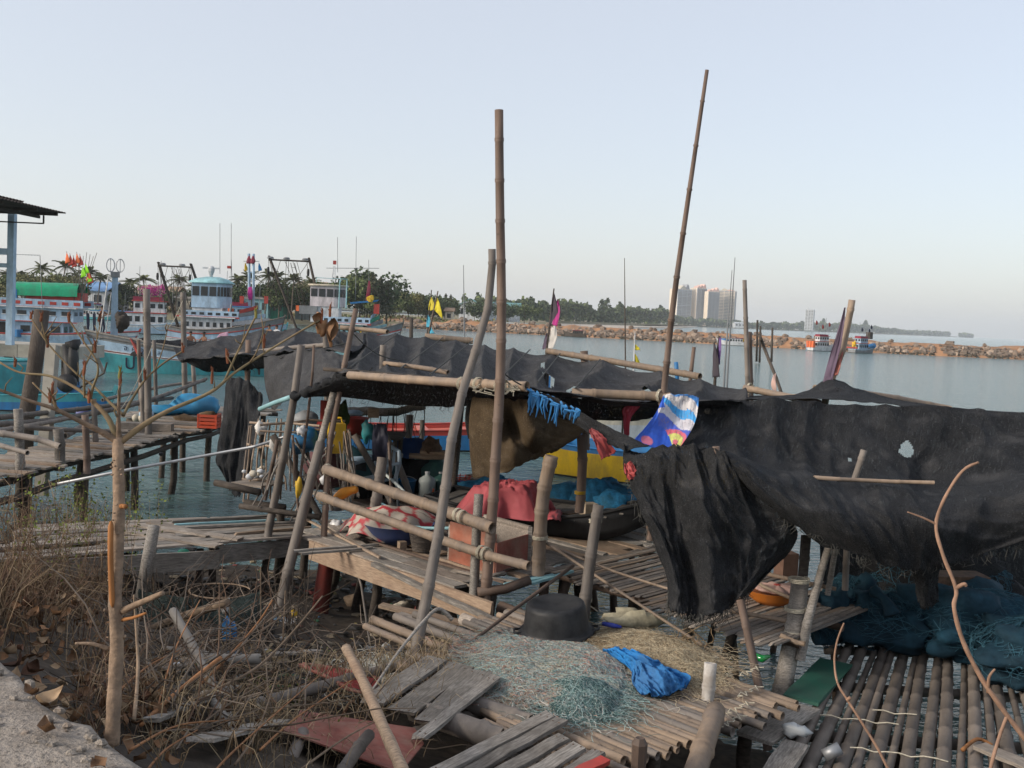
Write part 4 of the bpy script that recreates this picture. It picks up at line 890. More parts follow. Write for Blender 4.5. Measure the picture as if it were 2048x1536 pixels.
# ---------------------------------------------------------------- people
def person(label, joints, edges, radii, clothes, loc, rz, hair=True, head=None, faceZ=0):
    rt = thing('person', label, 'person'); me = bpy.data.meshes.new('body'); names = list(joints); idx = {k: i for i, k in enumerate(names)}
    me.from_pydata([joints[k] for k in names], [(idx[a], idx[b]) for a, b in edges], []); o = bpy.data.objects.new('body', me); COL.objects.link(o); o.parent = rt
    md = o.modifiers.new('skin', 'SKIN'); sv = me.skin_vertices[0].data
    for k in names: sv[idx[k]].radius = radii[k]
    sv[idx['pelvis']].use_root = True
    for i, v_ in enumerate(sv): v_.use_root = (i == idx['pelvis'])
    ss = o.modifiers.new('subdiv', 'SUBSURF'); ss.levels = 2; ss.render_levels = 2; me.materials.append(SKIN)
    bpy.context.view_layer.update(); ev = bpy.data.meshes.new_from_object(o.evaluated_get(bpy.context.evaluated_depsgraph_get())); o.modifiers.clear(); o.data = ev
    ev.materials.clear(); ms = [SKIN]+[m for m, _ in clothes]; [ev.materials.append(m) for m in ms]
    for p in ev.polygons:
        p.use_smooth = True; c = p.center
        for i, (_, test) in enumerate(clothes):
            if test(c): p.material_index = i+1
    h = V(joints['head']); mb = MB(); mb.blob(h+V((0, .012, .045)), (.092, .105, .10), 12, 8, .04, flat=-.25); mb.build('hair', HAIR, rt, True)
    nzo = MB(); fy = -.1 if faceZ == 0 else .1
    nzo.blob(h+V((0, fy, -.02)), (.014, .02, .022), 6, 4, 0); nzo.blob(h+V((-.09, 0, -.01)), (.012, .02, .03), 6, 4, 0); nzo.blob(h+V((.09, 0, -.01)), (.012, .02, .03), 6, 4, 0); nzo.build('ear_nose', SKIN, rt, True)
    rt.location = loc; rt.rotation_euler = (0, 0, rz); return rt
ST = dict(pelvis=(0, 0, .95), belly=(0, 0, 1.12), chest=(0, 0, 1.32), neck=(0, -.01, 1.5), head0=(0, -.02, 1.58), head=(0, -.02, 1.66), top=(0, -.01, 1.74),
          shL=(-.17, 0, 1.42), elL=(-.28, -.16, 1.22), wrL=(-.18, -.40, 1.25), haL=(-.16, -.50, 1.28), fL=(-.14, -.57, 1.27), shR=(.17, 0, 1.42), elR=(.27, -.2, 1.25), wrR=(.15, -.42, 1.30), haR=(.13, -.51, 1.33), fR=(.11, -.58, 1.33),
          hipL=(-.1, 0, .88), knL=(-.12, -.04, .48), anL=(-.12, .02, .08), toL=(-.13, -.16, .04), hipR=(.1, 0, .88), knR=(.13, -.08, .48), anR=(.14, .06, .08), toR=(.16, -.12, .04))
SE = [('pelvis', 'belly'), ('belly', 'chest'), ('chest', 'neck'), ('neck', 'head0'), ('head0', 'head'), ('head', 'top'), ('chest', 'shL'), ('shL', 'elL'), ('elL', 'wrL'), ('wrL', 'haL'), ('haL', 'fL'), ('chest', 'shR'), ('shR', 'elR'), ('elR', 'wrR'), ('wrR', 'haR'), ('haR', 'fR'), ('pelvis', 'hipL'), ('hipL', 'knL'), ('knL', 'anL'), ('anL', 'toL'), ('pelvis', 'hipR'), ('hipR', 'knR'), ('knR', 'anR'), ('anR', 'toR')]
SR = {k: (.05, .05) for k in ST}; SR.update(pelvis=(.15, .11), belly=(.14, .10), chest=(.17, .115), neck=(.055, .055), head0=(.07, .08), head=(.085, .1), top=(.06, .07), shL=(.065, .065), shR=(.065, .065), elL=(.045, .045), elR=(.045, .045), wrL=(.032, .03), wrR=(.032, .03), haL=(.042, .022), haR=(.042, .022), fL=(.03, .015), fR=(.03, .015), hipL=(.095, .1), hipR=(.095, .1), knL=(.062, .065), knR=(.062, .065), anL=(.042, .045), anR=(.042, .045), toL=(.04, .03), toR=(.04, .03))
p = P(204, 640, 59.5)
person('bare chested person in dark trousers working at the bow post of the teal boat', ST, SE, SR, [(NAVY, lambda c: c.z < 1.0 and c.z > .1 and abs(c.x) < .35 and c.y > -.18)], (p.x, 59.5, 2.02), rad(80))
SI = dict(ST); dz = -.52
for k in SI:
    x, y, z = SI[k]; SI[k] = (x, y, z+dz)
SI.update(elL=(-.3, -.12, .68), wrL=(-.16, -.34, .62), haL=(-.12, -.42, .62), fL=(-.1, -.48, .6), elR=(.3, -.12, .68), wrR=(.16, -.34, .6), haR=(.12, -.42, .6), fR=(.1, -.48, .58), hipL=(-.1, -.05, .38), knL=(-.17, -.46, .46), anL=(-.15, -.44, .06), toL=(-.15, -.6, .03), hipR=(.1, -.05, .38), knR=(.17, -.46, .46), anR=(.15, -.44, .06), toR=(.15, -.6, .03))
SEAT = [('bare backed person sitting hunched by the black net heap, beside the teal boat', 381, 690, 55, 20, [(NAVY, lambda c: c.z < .48)]),
        ('bare backed person sitting and bending beside a pink and white bag', 408, 690, 54.5, -30, [(GREYP, lambda c: c.z < .48)]),
        ('dark haired person in white shirt seated behind the shade net roof', 553, 668, 60, 170, [(NAVY, lambda c: c.z < .45), (WHITE, lambda c: c.z < .98 and abs(c.x) < .26)]),
        ('dark haired bare shouldered person seated beside the one in the white shirt', 538, 668, 61, 160, [(NAVY, lambda c: c.z < .45)])]
# they sit in the teal boat: two on its deck, two on a hatch box
DK = .98
hb = MB().box((-4.6, 0, 1.4), (2.6, 2.2, .84)).build('hatch_box', WOODG, TB)
for k, (lab, px, py, Y, rz, cl) in enumerate(SEAT):
    Yb = 60.6 if k < 2 else 61.8; p = P(px, py, Yb); person(lab, SI, SE, SR, cl, (p.x, Yb, (DK+.25 if k < 2 else 1.83)), rad(rz))
MB().box((-.1, -.6, 1.05), (1.8, .8, .36)).build('net_bale', NETB, TB)
o = cloth('printed_bag', [[P(425, 704, 60.4), P(452, 700, 60.4)], [P(430, 682, 60.8), P(456, 678, 60.8)], [P(440, 668, 61.2), P(456, 664, 61.2)]], pm('cloth_pink', (.45, .27, .36)), None, 8, 8, .08)
tag(o, 'pink and white crumpled bag lying beside the seated people', 'bag')
o = MB().lathe([(0, 0), (.28, 0), (.34, .5), (.36, .52), (0, .52)], 14, (P(393, 690, 60.2).x, 60.2, DK+.2)).build('white_bucket', WHITE, None, True); tag(o, 'white bucket standing between the two bare backed people', 'bucket')
# ================================================================ DECKS, PIERS, POLES
UD, VD = V((.715, -.699, 0)), V((.699, .715, 0))        # along the shore / out to the water
O1 = G(640, 1088, 1.35)
def F(u, v, z): return V((O1.x, O1.y, 0))+UD*u+VD*v+V((0, 0, z))
def culm(name, pp, r0, r1, m, parent=None, seg=.34, label=None, cat='bamboo pole', group=None, n=9, world=False, flare=1.12):
    """bamboo following several points (pixel x, pixel y, distance), with node rings and open ends"""
    pts = spline([V(q) if world else P(*q) for q in pp], 5); L = [0]
    for a, b in zip(pts, pts[1:]): L.append(L[-1]+(b-a).length)
    T = L[-1]; k = max(2, int(T/seg)); ph = R.uniform(.2, .8); zs = {0.0: 1., T: .97}
    for i in range(k):
        z = (i+ph)*T/k
        for dz, f in ((-.5, .97), (-.12, flare), (.05, 1.02), (.15, flare), (.6, .97)):
            rr = lerp(r0, r1, z/T); zz = z+dz*rr
            if .002 < zz < T-.002: zs[zz] = f
    out, rs = [], []; j = 0
    for z in sorted(zs):
        while j < len(L)-2 and L[j+1] < z: j += 1
        out.append(pts[j].lerp(pts[j+1], (z-L[j])/max(1e-6, L[j+1]-L[j]))); rs.append(lerp(r0, r1, z/T)*zs[z])
    mb = MB(); mb.tube(out, rs, n, False)
    for end, d in ((0, (out[1]-out[0]).normalized()), (len(out)-1, (out[-2]-out[-1]).normalized())):
        c = out[end]; o = len(mb.v); base = end*n
        for q, dz in ((.7, 0), (.68, 1.3*rs[end])):
            for i in range(n): mb.v.append(c+(mb.v[base+i]-c)*q+d*dz)
        for i in range(n):
            i2 = (i+1) % n; mb.f += [(base+i, o+i, o+i2, base+i2), (o+i, o+n+i, o+n+i2, o+i2)]; mb.m += [0, 0]
        mb.f.append(tuple(o+n+i for i in range(n))); mb.m.append(0)
    o = mb.build(name, m, parent, True)
    if label: tag(o, label, cat, group)
    return o
def plank(parent, a, b, w_, h, m, name='plank', up=(0, 0, 1), rough=.02):
    """weathered board with uneven ends, slightly cupped"""
    a, b, up = V(a), V(b), V(up); d = (b-a); L = d.length; d.normalize(); x = up.cross(d).normalized(); u = d.cross(x)
    q = MB(); ns = 5
    vs = []
    for i in range(ns+1):
        t = i/ns; c = a+d*L*t+u*(R.gauss(0, min(h, .035)*.12) if 0 < i < ns else 0)
        for s_, k in ((-1, -1), (1, -1), (1, 1), (-1, 1)):
            e = d*R.uniform(-rough, rough) if i in (0, ns) else V(); vs.append(c+x*(s_*w_/2*(1+R.gauss(0, .03)))+u*(k*h/2)+e)
    fs = [(3, 2, 1, 0), tuple(ns*4+i for i in range(4))]
    for i in range(ns):
        for j in range(4): fs.append((i*4+j, i*4+(j+1) % 4, i*4+4+(j+1) % 4, i*4+4+j))
    q.add(vs, fs); me = q.build(name, m, None, False, (0, 0, 0)); mesh = me.data     # re-frame so the grain follows the board (local x)
    M_ = Matrix((d, x, u)).transposed().to_4x4(); M_.translation = a; mesh.transform(M_.inverted()); WLOC[me.name] = a.copy()
    me.rotation_mode = 'QUATERNION'; me.rotation_quaternion = M_.to_quaternion(); me.location = a
    if parent is not None: me.parent = parent; me.location = a-WLOC[parent.name]
    return me
def pile(parent, top, r, m=None, lean=(0, 0), name='pile', zb=-1.2):
    t = V(top); g = zb; b = V((t.x+lean[0], t.y+lean[1], g)); return stick(name, wavy(b, t, 5, r*.25), r*1.1, r, m or WOODD, parent, 8)

# ---- plank pier at the far side of the inlet
pier = thing('plank_pier', 'narrow rickety plank walkway on thin piles over the inlet', 'pier', G(240, 880, 1.35)*V((1, 1, 0)))
a0, a1 = V((-8.95, 14.2, 0)), V((-7.75, 24.6, 0)); pd = (a1-a0).normalized(); pn = V((pd.y, -pd.x, 0))
k = 0; s = 0.0; L = (a1-a0).length
while s < L:
    w_ = R.uniform(.13, .24); c = a0+pd*(s+w_/2); h = R.uniform(-.02, .02)
    plank(pier, c+pn*(-.75+R.uniform(-.15, .1))+V((0, 0, 1.36+h)), c+pn*(.72+R.uniform(-.1, .22))+pd*R.uniform(-.12, .12)+V((0, 0, 1.36+h)), w_*.92, .035, R.choice((WOODP, WOODP, WOODG, WOODT))); s += w_
for off in (-.55, .6):
    stick('stringer', wavy(a0+pn*off+V((0, 0, 1.26)), a1+pn*off+V((0, 0, 1.26)), 10, .02), .07, .06, WOODD, pier)
stick('cross_bearer', wavy(a0+pn*.75+V((0, 0, .95)), a1+pn*.75+V((0, 0, 1.2)), 10, .03), .065, .05, WOODD, pier)
for i in range(6):
    c = a0+pd*(.6+i*1.85); pile(pier, c+pn*.6+V((0, 0, 1.3)), .075, WOODD, (R.uniform(-.15, .15), R.uniform(-.1, .1))); pile(pier, c-pn*.55+V((0, 0, 1.3)), .07, WOODD, (R.uniform(-.15, .15), 0))
stick('brace', [a1+pn*.6+V((0, 0, 1.2)), a1+pn*1.3-pd*.6+V((0, 0, -.4))], .05, .045, WOODD, pier)
b0 = V((-9.3, 24.7, 0))
for i in range(17):
    y = 24.75+i*.2; plank(pier, (-9.6+R.uniform(-.3, .1), y, 1.37), (-6.6+R.uniform(-.4, .2), y, 1.37), .18, .035, R.choice((WOODP, WOODG)))
for x, y in ((-9.4, 24.9), (-8.2, 25), (-6.9, 24.9), (-9.4, 27.8), (-6.9, 27.8)): pile(pier, (x, y, 1.33), .075)
stick('stringer', [(-9.6, 24.9, 1.26), (-6.5, 24.9, 1.26)], .06, .06, WOODD, pier); stick('stringer', [(-9.6, 27.8, 1.26), (-6.5, 27.8, 1.26)], .06, .06, WOODD, pier)
# rails: long bamboos lying across posts
for pp, r in ((((-30, 838, 17.5), (160, 818, 21), (345, 796, 26)), .055), (((-30, 850, 17.2), (120, 838, 20), (290, 803, 24), (412, 758, 29)), .06), (((-30, 866, 16.8), (110, 842, 19.5), (215, 818, 23)), .05),
              (((45, 854, 18), (140, 860, 18.5), (255, 863, 19)), .05), (((-10, 866, 16.5), (60, 874, 16.4), (120, 893, 16.3)), .06), (((-10, 888, 15.8), (55, 906, 15.4)), .045), (((130, 872, 18.5), (190, 838, 22)), .06), (((205, 800, 26), (330, 772, 29), (410, 762, 30)), .05)):
    culm('rail', pp, r, r*.85, BAMG, pier, seg=.5)
for px, y0, y1, Y, r, m in ((36, 818, 912, 16.6, .075, WOODG), (293, 578, 872, 21.5, .075, BAMG), (366, 585, 800, 27.5, .075, BAMG), (283, 765, 850, 22, .06, BAMG), (187, 798, 872, 20, .055, BAMG), (116, 858, 900, 17.6, .09, WOODG), (308, 680, 790, 26.5, .05, BAMG), (277, 680, 800, 26, .05, BAMR), (386, 730, 790, 28, .06, BAMG), (170, 830, 920, 17.4, .06, BAMR)):
    p = P(px, y0, Y); q = P(px+4, y1, Y); culm('rail_post', [(p.x, p.y, p.z), (q.x, q.y, q.z), (q.x, q.y, min(q.z, 1.2))], r, r*1.05, m, pier, seg=.6, world=True)
tag(stick('timber_pile', [P(84, 620, 20.2), P(70, 730, 20.2), P(52, 836, 20), P(48, 870, 20)-V((0, 0, 1.6))], .145, .16, mat('pile_brown', (.105, .088, .075), .9, .45, 9, st=(6, 6, 1), bump=.5, dirt=(.05, .042, .036), da=.8), None, 10), 'thick weathered timber pile with split top beside the concrete post', 'pile')
MB().beam(P(106, 690, 19.8), P(84, 842, 19.6)-V((0, 0, 1.5)), .2, .2, (0, 1, 0), rough=.02).build('concrete_post', mat('pale_concrete', (.40, .38, .33), .9, .2, 6, bump=.3, dirt=(.2, .18, .15)), None)
tag(bpy.data.objects['concrete_post'], 'pale square concrete post leaning beside the thick timber pile', 'post')
# ---- concrete dock and shed at the edge
dk = thing('concrete_dock', 'grey concrete dock slab with blocks on piles, before the tarpaulined boat', 'dock', (-24, 49, 0))
p0, p1 = P(-120, 690, 49), P(168, 694, 49); zt = 1.85
for i in range(7): MB().box((lerp(p0.x, p1.x, (i+.5)/7), 50, zt-.32), ((p1.x-p0.x)/7*.97, 3, .62)).build('block', MATS['pale_concrete'], dk)
for i in range(5): MB().tube([(lerp(p0.x, p1.x, (i+.3)/5), 49.2, -1), (lerp(p0.x, p1.x, (i+.3)/5), 49.2, zt-.63)], .2, 8).build('pile', WOODD, dk)
tag(MB().tube([P(133, 688, 48.2), P(140, 740, 48.2), P(146, 790, 47)-V((0, 0, .8))], [.2, .3, .28], 14).build('fender_tyre_post', BLACK, None, True), 'black rubber wrapped mooring post at the corner of the dock', 'post')
shed = thing('dock_shed', 'open dock shed with white posts under a rusty tin roof', 'shed', (P(8, 690, 47).x, 48, 0))
q = P(7, 700, 47); 
MB().beam((q.x, 47.6, zt-.01), (q.x+.05, 47.6, P(8, 425, 47).z), .3, .3, (0, 1, 0)).build('post', PALEB, shed); MB().beam((q.x-3, 47.6, zt-.01), (q.x-3, 47.6, P(8, 425, 47).z), .3, .3, (0, 1, 0)).build('post', PALEB, shed)
MB().beam((q.x-3, 47.6, P(8, 502, 47).z), (q.x, 47.6, P(8, 502, 47).z), .15, .3).build('tie_beam', PALEB, shed); MB().beam((q.x-3, 47.6, P(8, 530, 47).z), (q.x, 47.6, P(8, 530, 47).z), .15, .2).build('tie_beam', PALEB, shed)
TIN = mat('rusty_tin', (.085, .06, .05), .8, .5, 3, bump=.2, dirt=(.03, .025, .022), da=.7)
ex = P(126, 425, 47).x; ez = P(126, 425, 47).z
def tin(x0, x1, Y0, Y1, z, nm='roof_sheet'):
    mb = MB(); mb.grid(lambda u, v: (lerp(x0, x1, v), lerp(Y0, Y1, u), z+.12*v*(x0-x1)*.1+.03*math.sin(u*(Y1-Y0)*22)), int((Y1-Y0)*14), 2); mb.build(nm, TIN, shed, solid=.03)
tin(ex, ex-12, 34, 47.3, ez); tin(ex-.45, ex-12, 33, 44.2, ez+.16); tin(ex-.95, ex-12, 32, 41.5, ez+.32)
for y in (36, 39, 42, 45, 47): MB().beam((ex-12, y, ez-.1), (ex-.25, y, ez-.1), .08, .14).build('rafter', WOODD, shed)
MB().beam((ex-1.2, 33, ez-.24), (ex-1.2, 47.2, ez-.24), .1, .14).build('purlin', WOODD, shed)
MB().beam((ex-.9, 47, ez-.18), (ex-.9, 47, ez-.55), .06, .06, (0, 1, 0)).build('strut', WOODD, shed); MB().beam((ex-4, 47, ez-.55), (ex-.9, 47, ez-.55), .06, .06).build('strut', WOODD, shed)

# ---- near landing stage
ls = thing('landing_stage', 'low grey landing stage of loose boards leading to the shaded platform', 'landing stage', V((-4.2, 13.5, 0)))
fl, fr, nl, nr = G(40, 1052, 1.12), G(610, 1028, 1.12), G(-40, 1125, 1.12), G(625, 1072, 1.12)
for i in range(13):
    t = (i+.5)/13; a = nl.lerp(fl, t); b = nr.lerp(fr, t); k0 = R.uniform(0, .05)+(.3 if i in (2, 3) else 0); k1 = 1-R.uniform(0, .06)
    m_ = lerp(k0, k1, R.uniform(.3, .7)); zz = V((0, 0, R.uniform(-.012, .02)))
    plank(ls, a.lerp(b, k0)+zz, a.lerp(b, m_-.004)+zz, .16, .03, R.choice((WOODP, WOODG, WOODP)), 'board'); plank(ls, a.lerp(b, m_+.004)+zz, a.lerp(b, k1)+zz, .16, .03, R.choice((WOODP, WOODG, WOODP)), 'board')
for a, b, w_, m in (((255, 1062), (440, 1092), .17, WOODP), ((270, 1050), (480, 1078), .15, WOODP), ((345, 1043), (590, 1030), .07, WOODG), ((350, 1050), (585, 1038), .05, LTEAL), ((370, 1056), (600, 1044), .06, WOODG), ((470, 1068), (620, 1055), .06, WOODT), ((300, 1044), (420, 1072), .14, WOODP)):
    plank(ls, G(*a, 1.16), G(*b, 1.165), w_, .03, m, 'board')
plank(ls, G(70, 1118, 1.1)-V((0, .02, .13)), G(440, 1098, 1.1)-V((0, .02, .13)), .04, .24, WOODG, 'fascia'); plank(ls, G(440, 1090, 1.1)-V((0, .0, .13)), G(625, 1072, 1.1)-V((0, 0, .13)), .04, .24, WOODG, 'fascia')
for a in ((110, 1120), (250, 1108), (400, 1098), (432, 1096), (530, 1085), (180, 1050), (420, 1045), (560, 1040)):
    p = G(*a, 1.05); pile(ls, p, .05, WOODD, (R.uniform(-.15, .25), R.uniform(-.2, .2)), zb=-.3)
stick('leaning_post', [P(308, 1052, 11.9), P(295, 1120, 11.9), P(278, 1235, 11.9)], .07, .085, WOODG, ls, 9, .01)

# ---- shaded working platform
plat = thing('bamboo_platform', 'shaded working platform of planks and bamboo slats on red and brown posts', 'platform', F(2, 2, 0))
v = .06
while v < 5.4:
    w_ = R.uniform(.12, .2); u0, u1 = -.55+R.uniform(-.15, .15), 2.55+R.uniform(-.1, .15); um = R.uniform(.7, 1.6); zz = 1.37+R.uniform(-.012, .012)
    if v > 1.7: u0 -= 2.2+.2*R.random()
    plank(plat, F(u0, v, zz), F(um-.005, v, zz), w_*.95, .03, R.choice((WOODT, WOODP, BAMR, WOODG))); plank(plat, F(um+.005, v, zz), F(u1, v, zz), w_*.95, .03, R.choice((WOODT, WOODP, WOODG))); v += w_
u = 2.62
while u < 5.75:         # thin bamboo slats of the open end
    w_ = R.uniform(.03, .06); v0 = 1.25-.25*(u > 4.2)+R.uniform(-.12, .14); v1 = 3.5+R.uniform(-.2, .2)
    plank(plat, F(u, v0, 1.372+R.uniform(-.006, .012)), F(u+R.uniform(-.06, .06), v1, 1.372), w_, .018, R.choice((BAMG, BAM, BAMG, WOODP)), 'slat', rough=.04); u += w_+.012
for vv in (1.45, 2.3, 3.2): culm('bearer', [F(2.3, vv, 1.31), F(5.8, vv, 1.31)], .045, .04, BAMR, plat, world=True)
for vv in (.3, 2.4, 4.8): stick('bearer', [F(-.6 if vv < 1 else -2.8, vv, 1.28), F(2.7, vv, 1.28)], .06, .06, WOODD, plat)
plank(plat, F(-.15, -.03, 1.25), F(3.15, -.06, 1.24), .05, .24, WOODT, 'front_beam'); plank(plat, F(1.2, -.09, 1.36), F(3.5, -.2, 1.22), .06, .05, WOODG, 'front_beam')
for a, b, w_, m in (((600, 1032), (760, 1115), .03, BAM), ((640, 1037), (725, 1092), .12, WOODP), ((665, 1040), (720, 1080), .1, WOODP), ((720, 1075), (1010, 1165), .035, BAMR), ((740, 1062), (890, 1108), .14, WOODT), ((690, 1040), (860, 1100), .1, WOODG), ((590, 1102), (760, 1088), .05, WOODG), ((600, 1108), (745, 1095), .05, WOODG), ((880, 1118), (980, 1150), .03, BAM), ((905, 1140), (1050, 1170), .04, WOODP), ((1110, 1150), (1010, 1170), .07, LTEAL), ((1145, 1142), (1060, 1168), .05, LTEAL), ((930, 1165), (1010, 1145), .06, WOODG)):
    plank(plat, G(*a, 1.42), G(*b, 1.41), w_, .025, m, 'loose_board')
REDP = mat('post_red', (.17, .03, .022), .7, .4, 3, bump=.15, dirt=(.06, .03, .025), da=.8, ds=1)
for (px, py, Y, r, m, lean) in ((655, 1080, 12.6, .10, REDP, (-.1, 0)), (690, 1095, 12.9, .07, WOODD, (-.45, .2)), (760, 1120, 12.4, .06, WOODD, (-.1, .2)), (740, 1110, 13.2, .055, WOODD, (-.25, 0)), (900, 1170, 11.4, .06, WOODD, (.1, .1)), (985, 1200, 10.9, .06, WOODD, (-.1, 0)), (1130, 1160, 12.0, .06, WOODD, (0, .2)), (1260, 1180, 11.6, .06, WOODD, (.1, 0)), (1380, 1210, 11, .06, WOODD, (0, .1)), (830, 1140, 13.5, .07, WOODD, (.15, 0)), (560, 1060, 14.5, .06, WOODD, (.1, .1)), (620, 1040, 15.5, .06, WOODD, (-.1, 0))):
    p = P(px, py, Y); pile(plat, V((p.x, p.y, 1.3)), r, m, lean, 'post', zb=-.2)
for k in range(16):
    p = F(R.uniform(-.4, 5.2), R.uniform(.3, 4.6), 1.3); pile(plat, p, R.uniform(.035, .06), R.choice((WOODD, WOODD, BAMR)), (R.uniform(-.35, .35), R.uniform(-.3, .3)), 'post', zb=-.3)
# rails along the front
r1 = culm('rail', ((650, 938, 12.0), (800, 990, 11.2), (985, 1056, 10.25)), .062, .066, BAM, plat, seg=.42); r2 = culm('rail', ((638, 992, 11.9), (800, 1050, 11.0), (960, 1106, 10.2), (1058, 1132, 9.8)), .055, .05, BAM, plat, seg=.4)
for px, py, Y in ((916, 1030, 10.6), (925, 1034, 10.5), (963, 1105, 10.2), (972, 1108, 10.15), (655, 940, 12), (648, 997, 11.9)): lashing(plat, P(px, py, Y), UD, .064)
# posts that carry the rails and the roof
culm('post', ((958, 988, 10.55), (950, 1110, 10.45), (946, 1250, 10.3), (946, 1330, 10.2)), .05, .055, WOODG, plat, seg=9, n=4)
culm('post', ((1103, 912, 11.0), (1085, 1000, 11.0), (1076, 1150, 11.0)), .078, .075, BAM, plat, seg=.26); lashing(plat, P(1080, 1075, 11), (0, 0, 1), .075)
culm('post', ((1197, 1010, 10.2), (1182, 1110, 10.1), (1166, 1240, 10.0), (1160, 1330, 10)), .058, .065, BAMG, plat, seg=.4); lashing(plat, P(1191, 1042, 10.2), (0, 0, 1), .058); lashing(plat, P(1170, 1200, 10.1), (0, 0, 1), .062)
culm('post', ((1163, 870, 12.4), (1165, 950, 12.4), (1158, 1025, 12.4)), .062, .06, BAMR, plat, seg=.9); lashing(plat, P(1160, 985, 12.4), (0, 0, 1), .06, YELLOW)
culm('post', ((765, 915, 13.2), (755, 990, 13.1), (750, 1015, 13.1)), .07, .075, BAMG, plat, seg=.8); culm('post', ((778, 885, 13.3), (782, 960, 13.3), (782, 1005, 13.3)), .022, .022, BAMR, plat); 
culm('post', ((642, 884, 12.7), (622, 960, 12.6), (600, 1035, 12.5), (575, 1150, 12.4), (545, 1285, 12.2)), .062, .078, BAMG, plat, seg=2.5); culm('post', ((668, 785, 12.8), (640, 890, 12.7), (618, 990, 12.6)), .05, .05, WOODG, plat, seg=3, n=5)
culm('post', ((603, 690, 13.2), (583, 830, 13.3), (564, 930, 13.4), (543, 1030, 13.5), (535, 1080, 13.5)), .05, .058, BAMG, plat, seg=.7)
culm('post', ((712, 618, 13), (695, 700, 12.9), (678, 790, 12.8), (658, 900, 12.7), (650, 1040, 12.6), (645, 1120, 12.6)), .036, .045, BAMR, plat, seg=.45); 
culm('post', ((628, 690, 13.4), (623, 770, 13.4), (600, 960, 13.5)), .018, .02, BAMR, plat, seg=.5); culm('post', ((767, 690, 14.5), (765, 735, 14.5), (764, 800, 14.5)), .05, .05, BAMG, plat)
for pp, r in ((((545, 870, 14), (600, 960, 14), (655, 1060, 13.6)), .05), (((708, 870, 14.6), (760, 960, 14.6), (790, 1020, 14.4)), .05), (((758, 850, 15), (790, 910, 15), (820, 990, 15)), .055), (((555, 880, 13.8), (530, 1000, 13.8)), .03), (((585, 870, 13.6), (598, 1040, 13.4)), .02), (((640, 900, 14), (665, 1020, 13.6)), .02), (((820, 830, 18), (815, 905, 18), (812, 960, 18)), .07), (((845, 840, 20), (842, 925, 20)), .05), (((925, 780, 16), (915, 900, 16), (905, 1000, 15.5)), .05)):
    culm('post', pp, r, r*.95, R.choice((BAMG, BAMR, WOODD)), plat, seg=.6)
# dark boards hung under the platform edge, bearers
for a, b, r in (((430, 965, 14), (520, 985, 13.8), .05), ((490, 1005, 14.2), (570, 1015, 14), .05), ((480, 1012, 13.6), (640, 1035, 13.2), .04)): stick('bearer', [P(*a), P(*b)], r, r, WOODD, plat)
# corner post of the open end with props
culm('corner_post', ((1600, 1165, 9.6), (1588, 1260, 9.5), (1570, 1345, 9.4), (1560, 1420, 9.35)), .085, .095, WOODG, plat, seg=4); culm('corner_post', ((1612, 1072, 9.7), (1606, 1150, 9.7), (1596, 1255, 9.6)), .05, .05, WOODD, plat, seg=.8)
culm('corner_prop', ((1658, 1092, 9.5), (1640, 1150, 9.5), (1618, 1230, 9.4), (1600, 1320, 9.35)), .035, .05, WOODG, plat, seg=.7); culm('corner_prop', ((1672, 1090, 10), (1662, 1150, 10), (1655, 1190, 10)), .03, .03, WOODG, plat)
for py in (1160, 1218, 1265, 1275): lashing(plat, P(1598 if py < 1200 else 1590, py, 9.5), (0, 0, 1), .09)
for pp, r in ((((1460, 1222, 9.7), (1540, 1235, 9.6), (1610, 1252, 9.5)), .022), (((1535, 1148, 10.6), (1610, 1165, 10.3), (1672, 1178, 10.2)), .022), (((1515, 1165, 10.4), (1560, 1190, 10.1), (1640, 1210, 9.9)), .02), (((1560, 1270, 9.3), (1590, 1284, 9.25), (1610, 1288, 9.2)), .025)): culm('slat_rail', pp, r, r, BAM, plat, seg=.4)

# ---- front bamboo deck
fd = thing('bamboo_deck', 'low deck of pale lashed bamboo culms with nets and a basin on it', 'deck', F(4.7, -1.3, 0))
v = .18; i = 0
def right_end(v): return 6.35-.10*v*0+(.12 if v > -.5 else 0)-.28*max(0, -v-1.6)
while v > -3.6:
    r = R.uniform(.028, .043); v -= r
    u0 = 3.3 if v > -.6 else (2.72 if -1.6 < v < -.75 else 3.9)
    if v < -1.85: u0 = 4.95+(-1.85-v)*1.25
    if u0 > 6.2: break
    if -1.6 < v < -.75 and i % 3: u0 = 3.6
    u0 += R.uniform(-.12, .12); u1 = right_end(v)+R.uniform(-.1, .1)
    if R.random() < .25:
        um = lerp(u0, u1, R.uniform(.3, .7)); bamboo('culm', F(u0, v, 1.27+R.uniform(-.004, .008)), F(um, v+R.uniform(-.01, .01), 1.28), r, r*.92, R.choice((BAM, BAMG)), fd, .002, .3, 8); u0 = um+.02
    bamboo('culm', F(u0, v, 1.27+R.uniform(-.004, .008)), F(u1, v+R.uniform(-.02, .02), 1.27), r, r*R.uniform(.85, 1), R.choice((BAM, BAM, BAM, BAMG)), fd, .002, .32, 8)
    v -= r+R.uniform(.001, .008); i += 1
for uu in (3.6, 4.8, 6.05): culm('bearer', [F(uu, -3.4, 1.19), F(uu+.05, .25, 1.19)], .05, .045, BAMG, fd, world=True)
for (u_, v_) in ((3.6, .1), (3.6, -1.6), (4.8, .15), (4.8, -1.8), (6.05, .1), (6.05, -1.2), (6.05, -2.4), (4.8, -3.0)):
    p = F(u_, v_, 1.16); pile(fd, p, .06, WOODD, (R.uniform(-.1, .1), R.uniform(-.1, .1)), 'post', zb=gz(p.x, p.y)-.3)
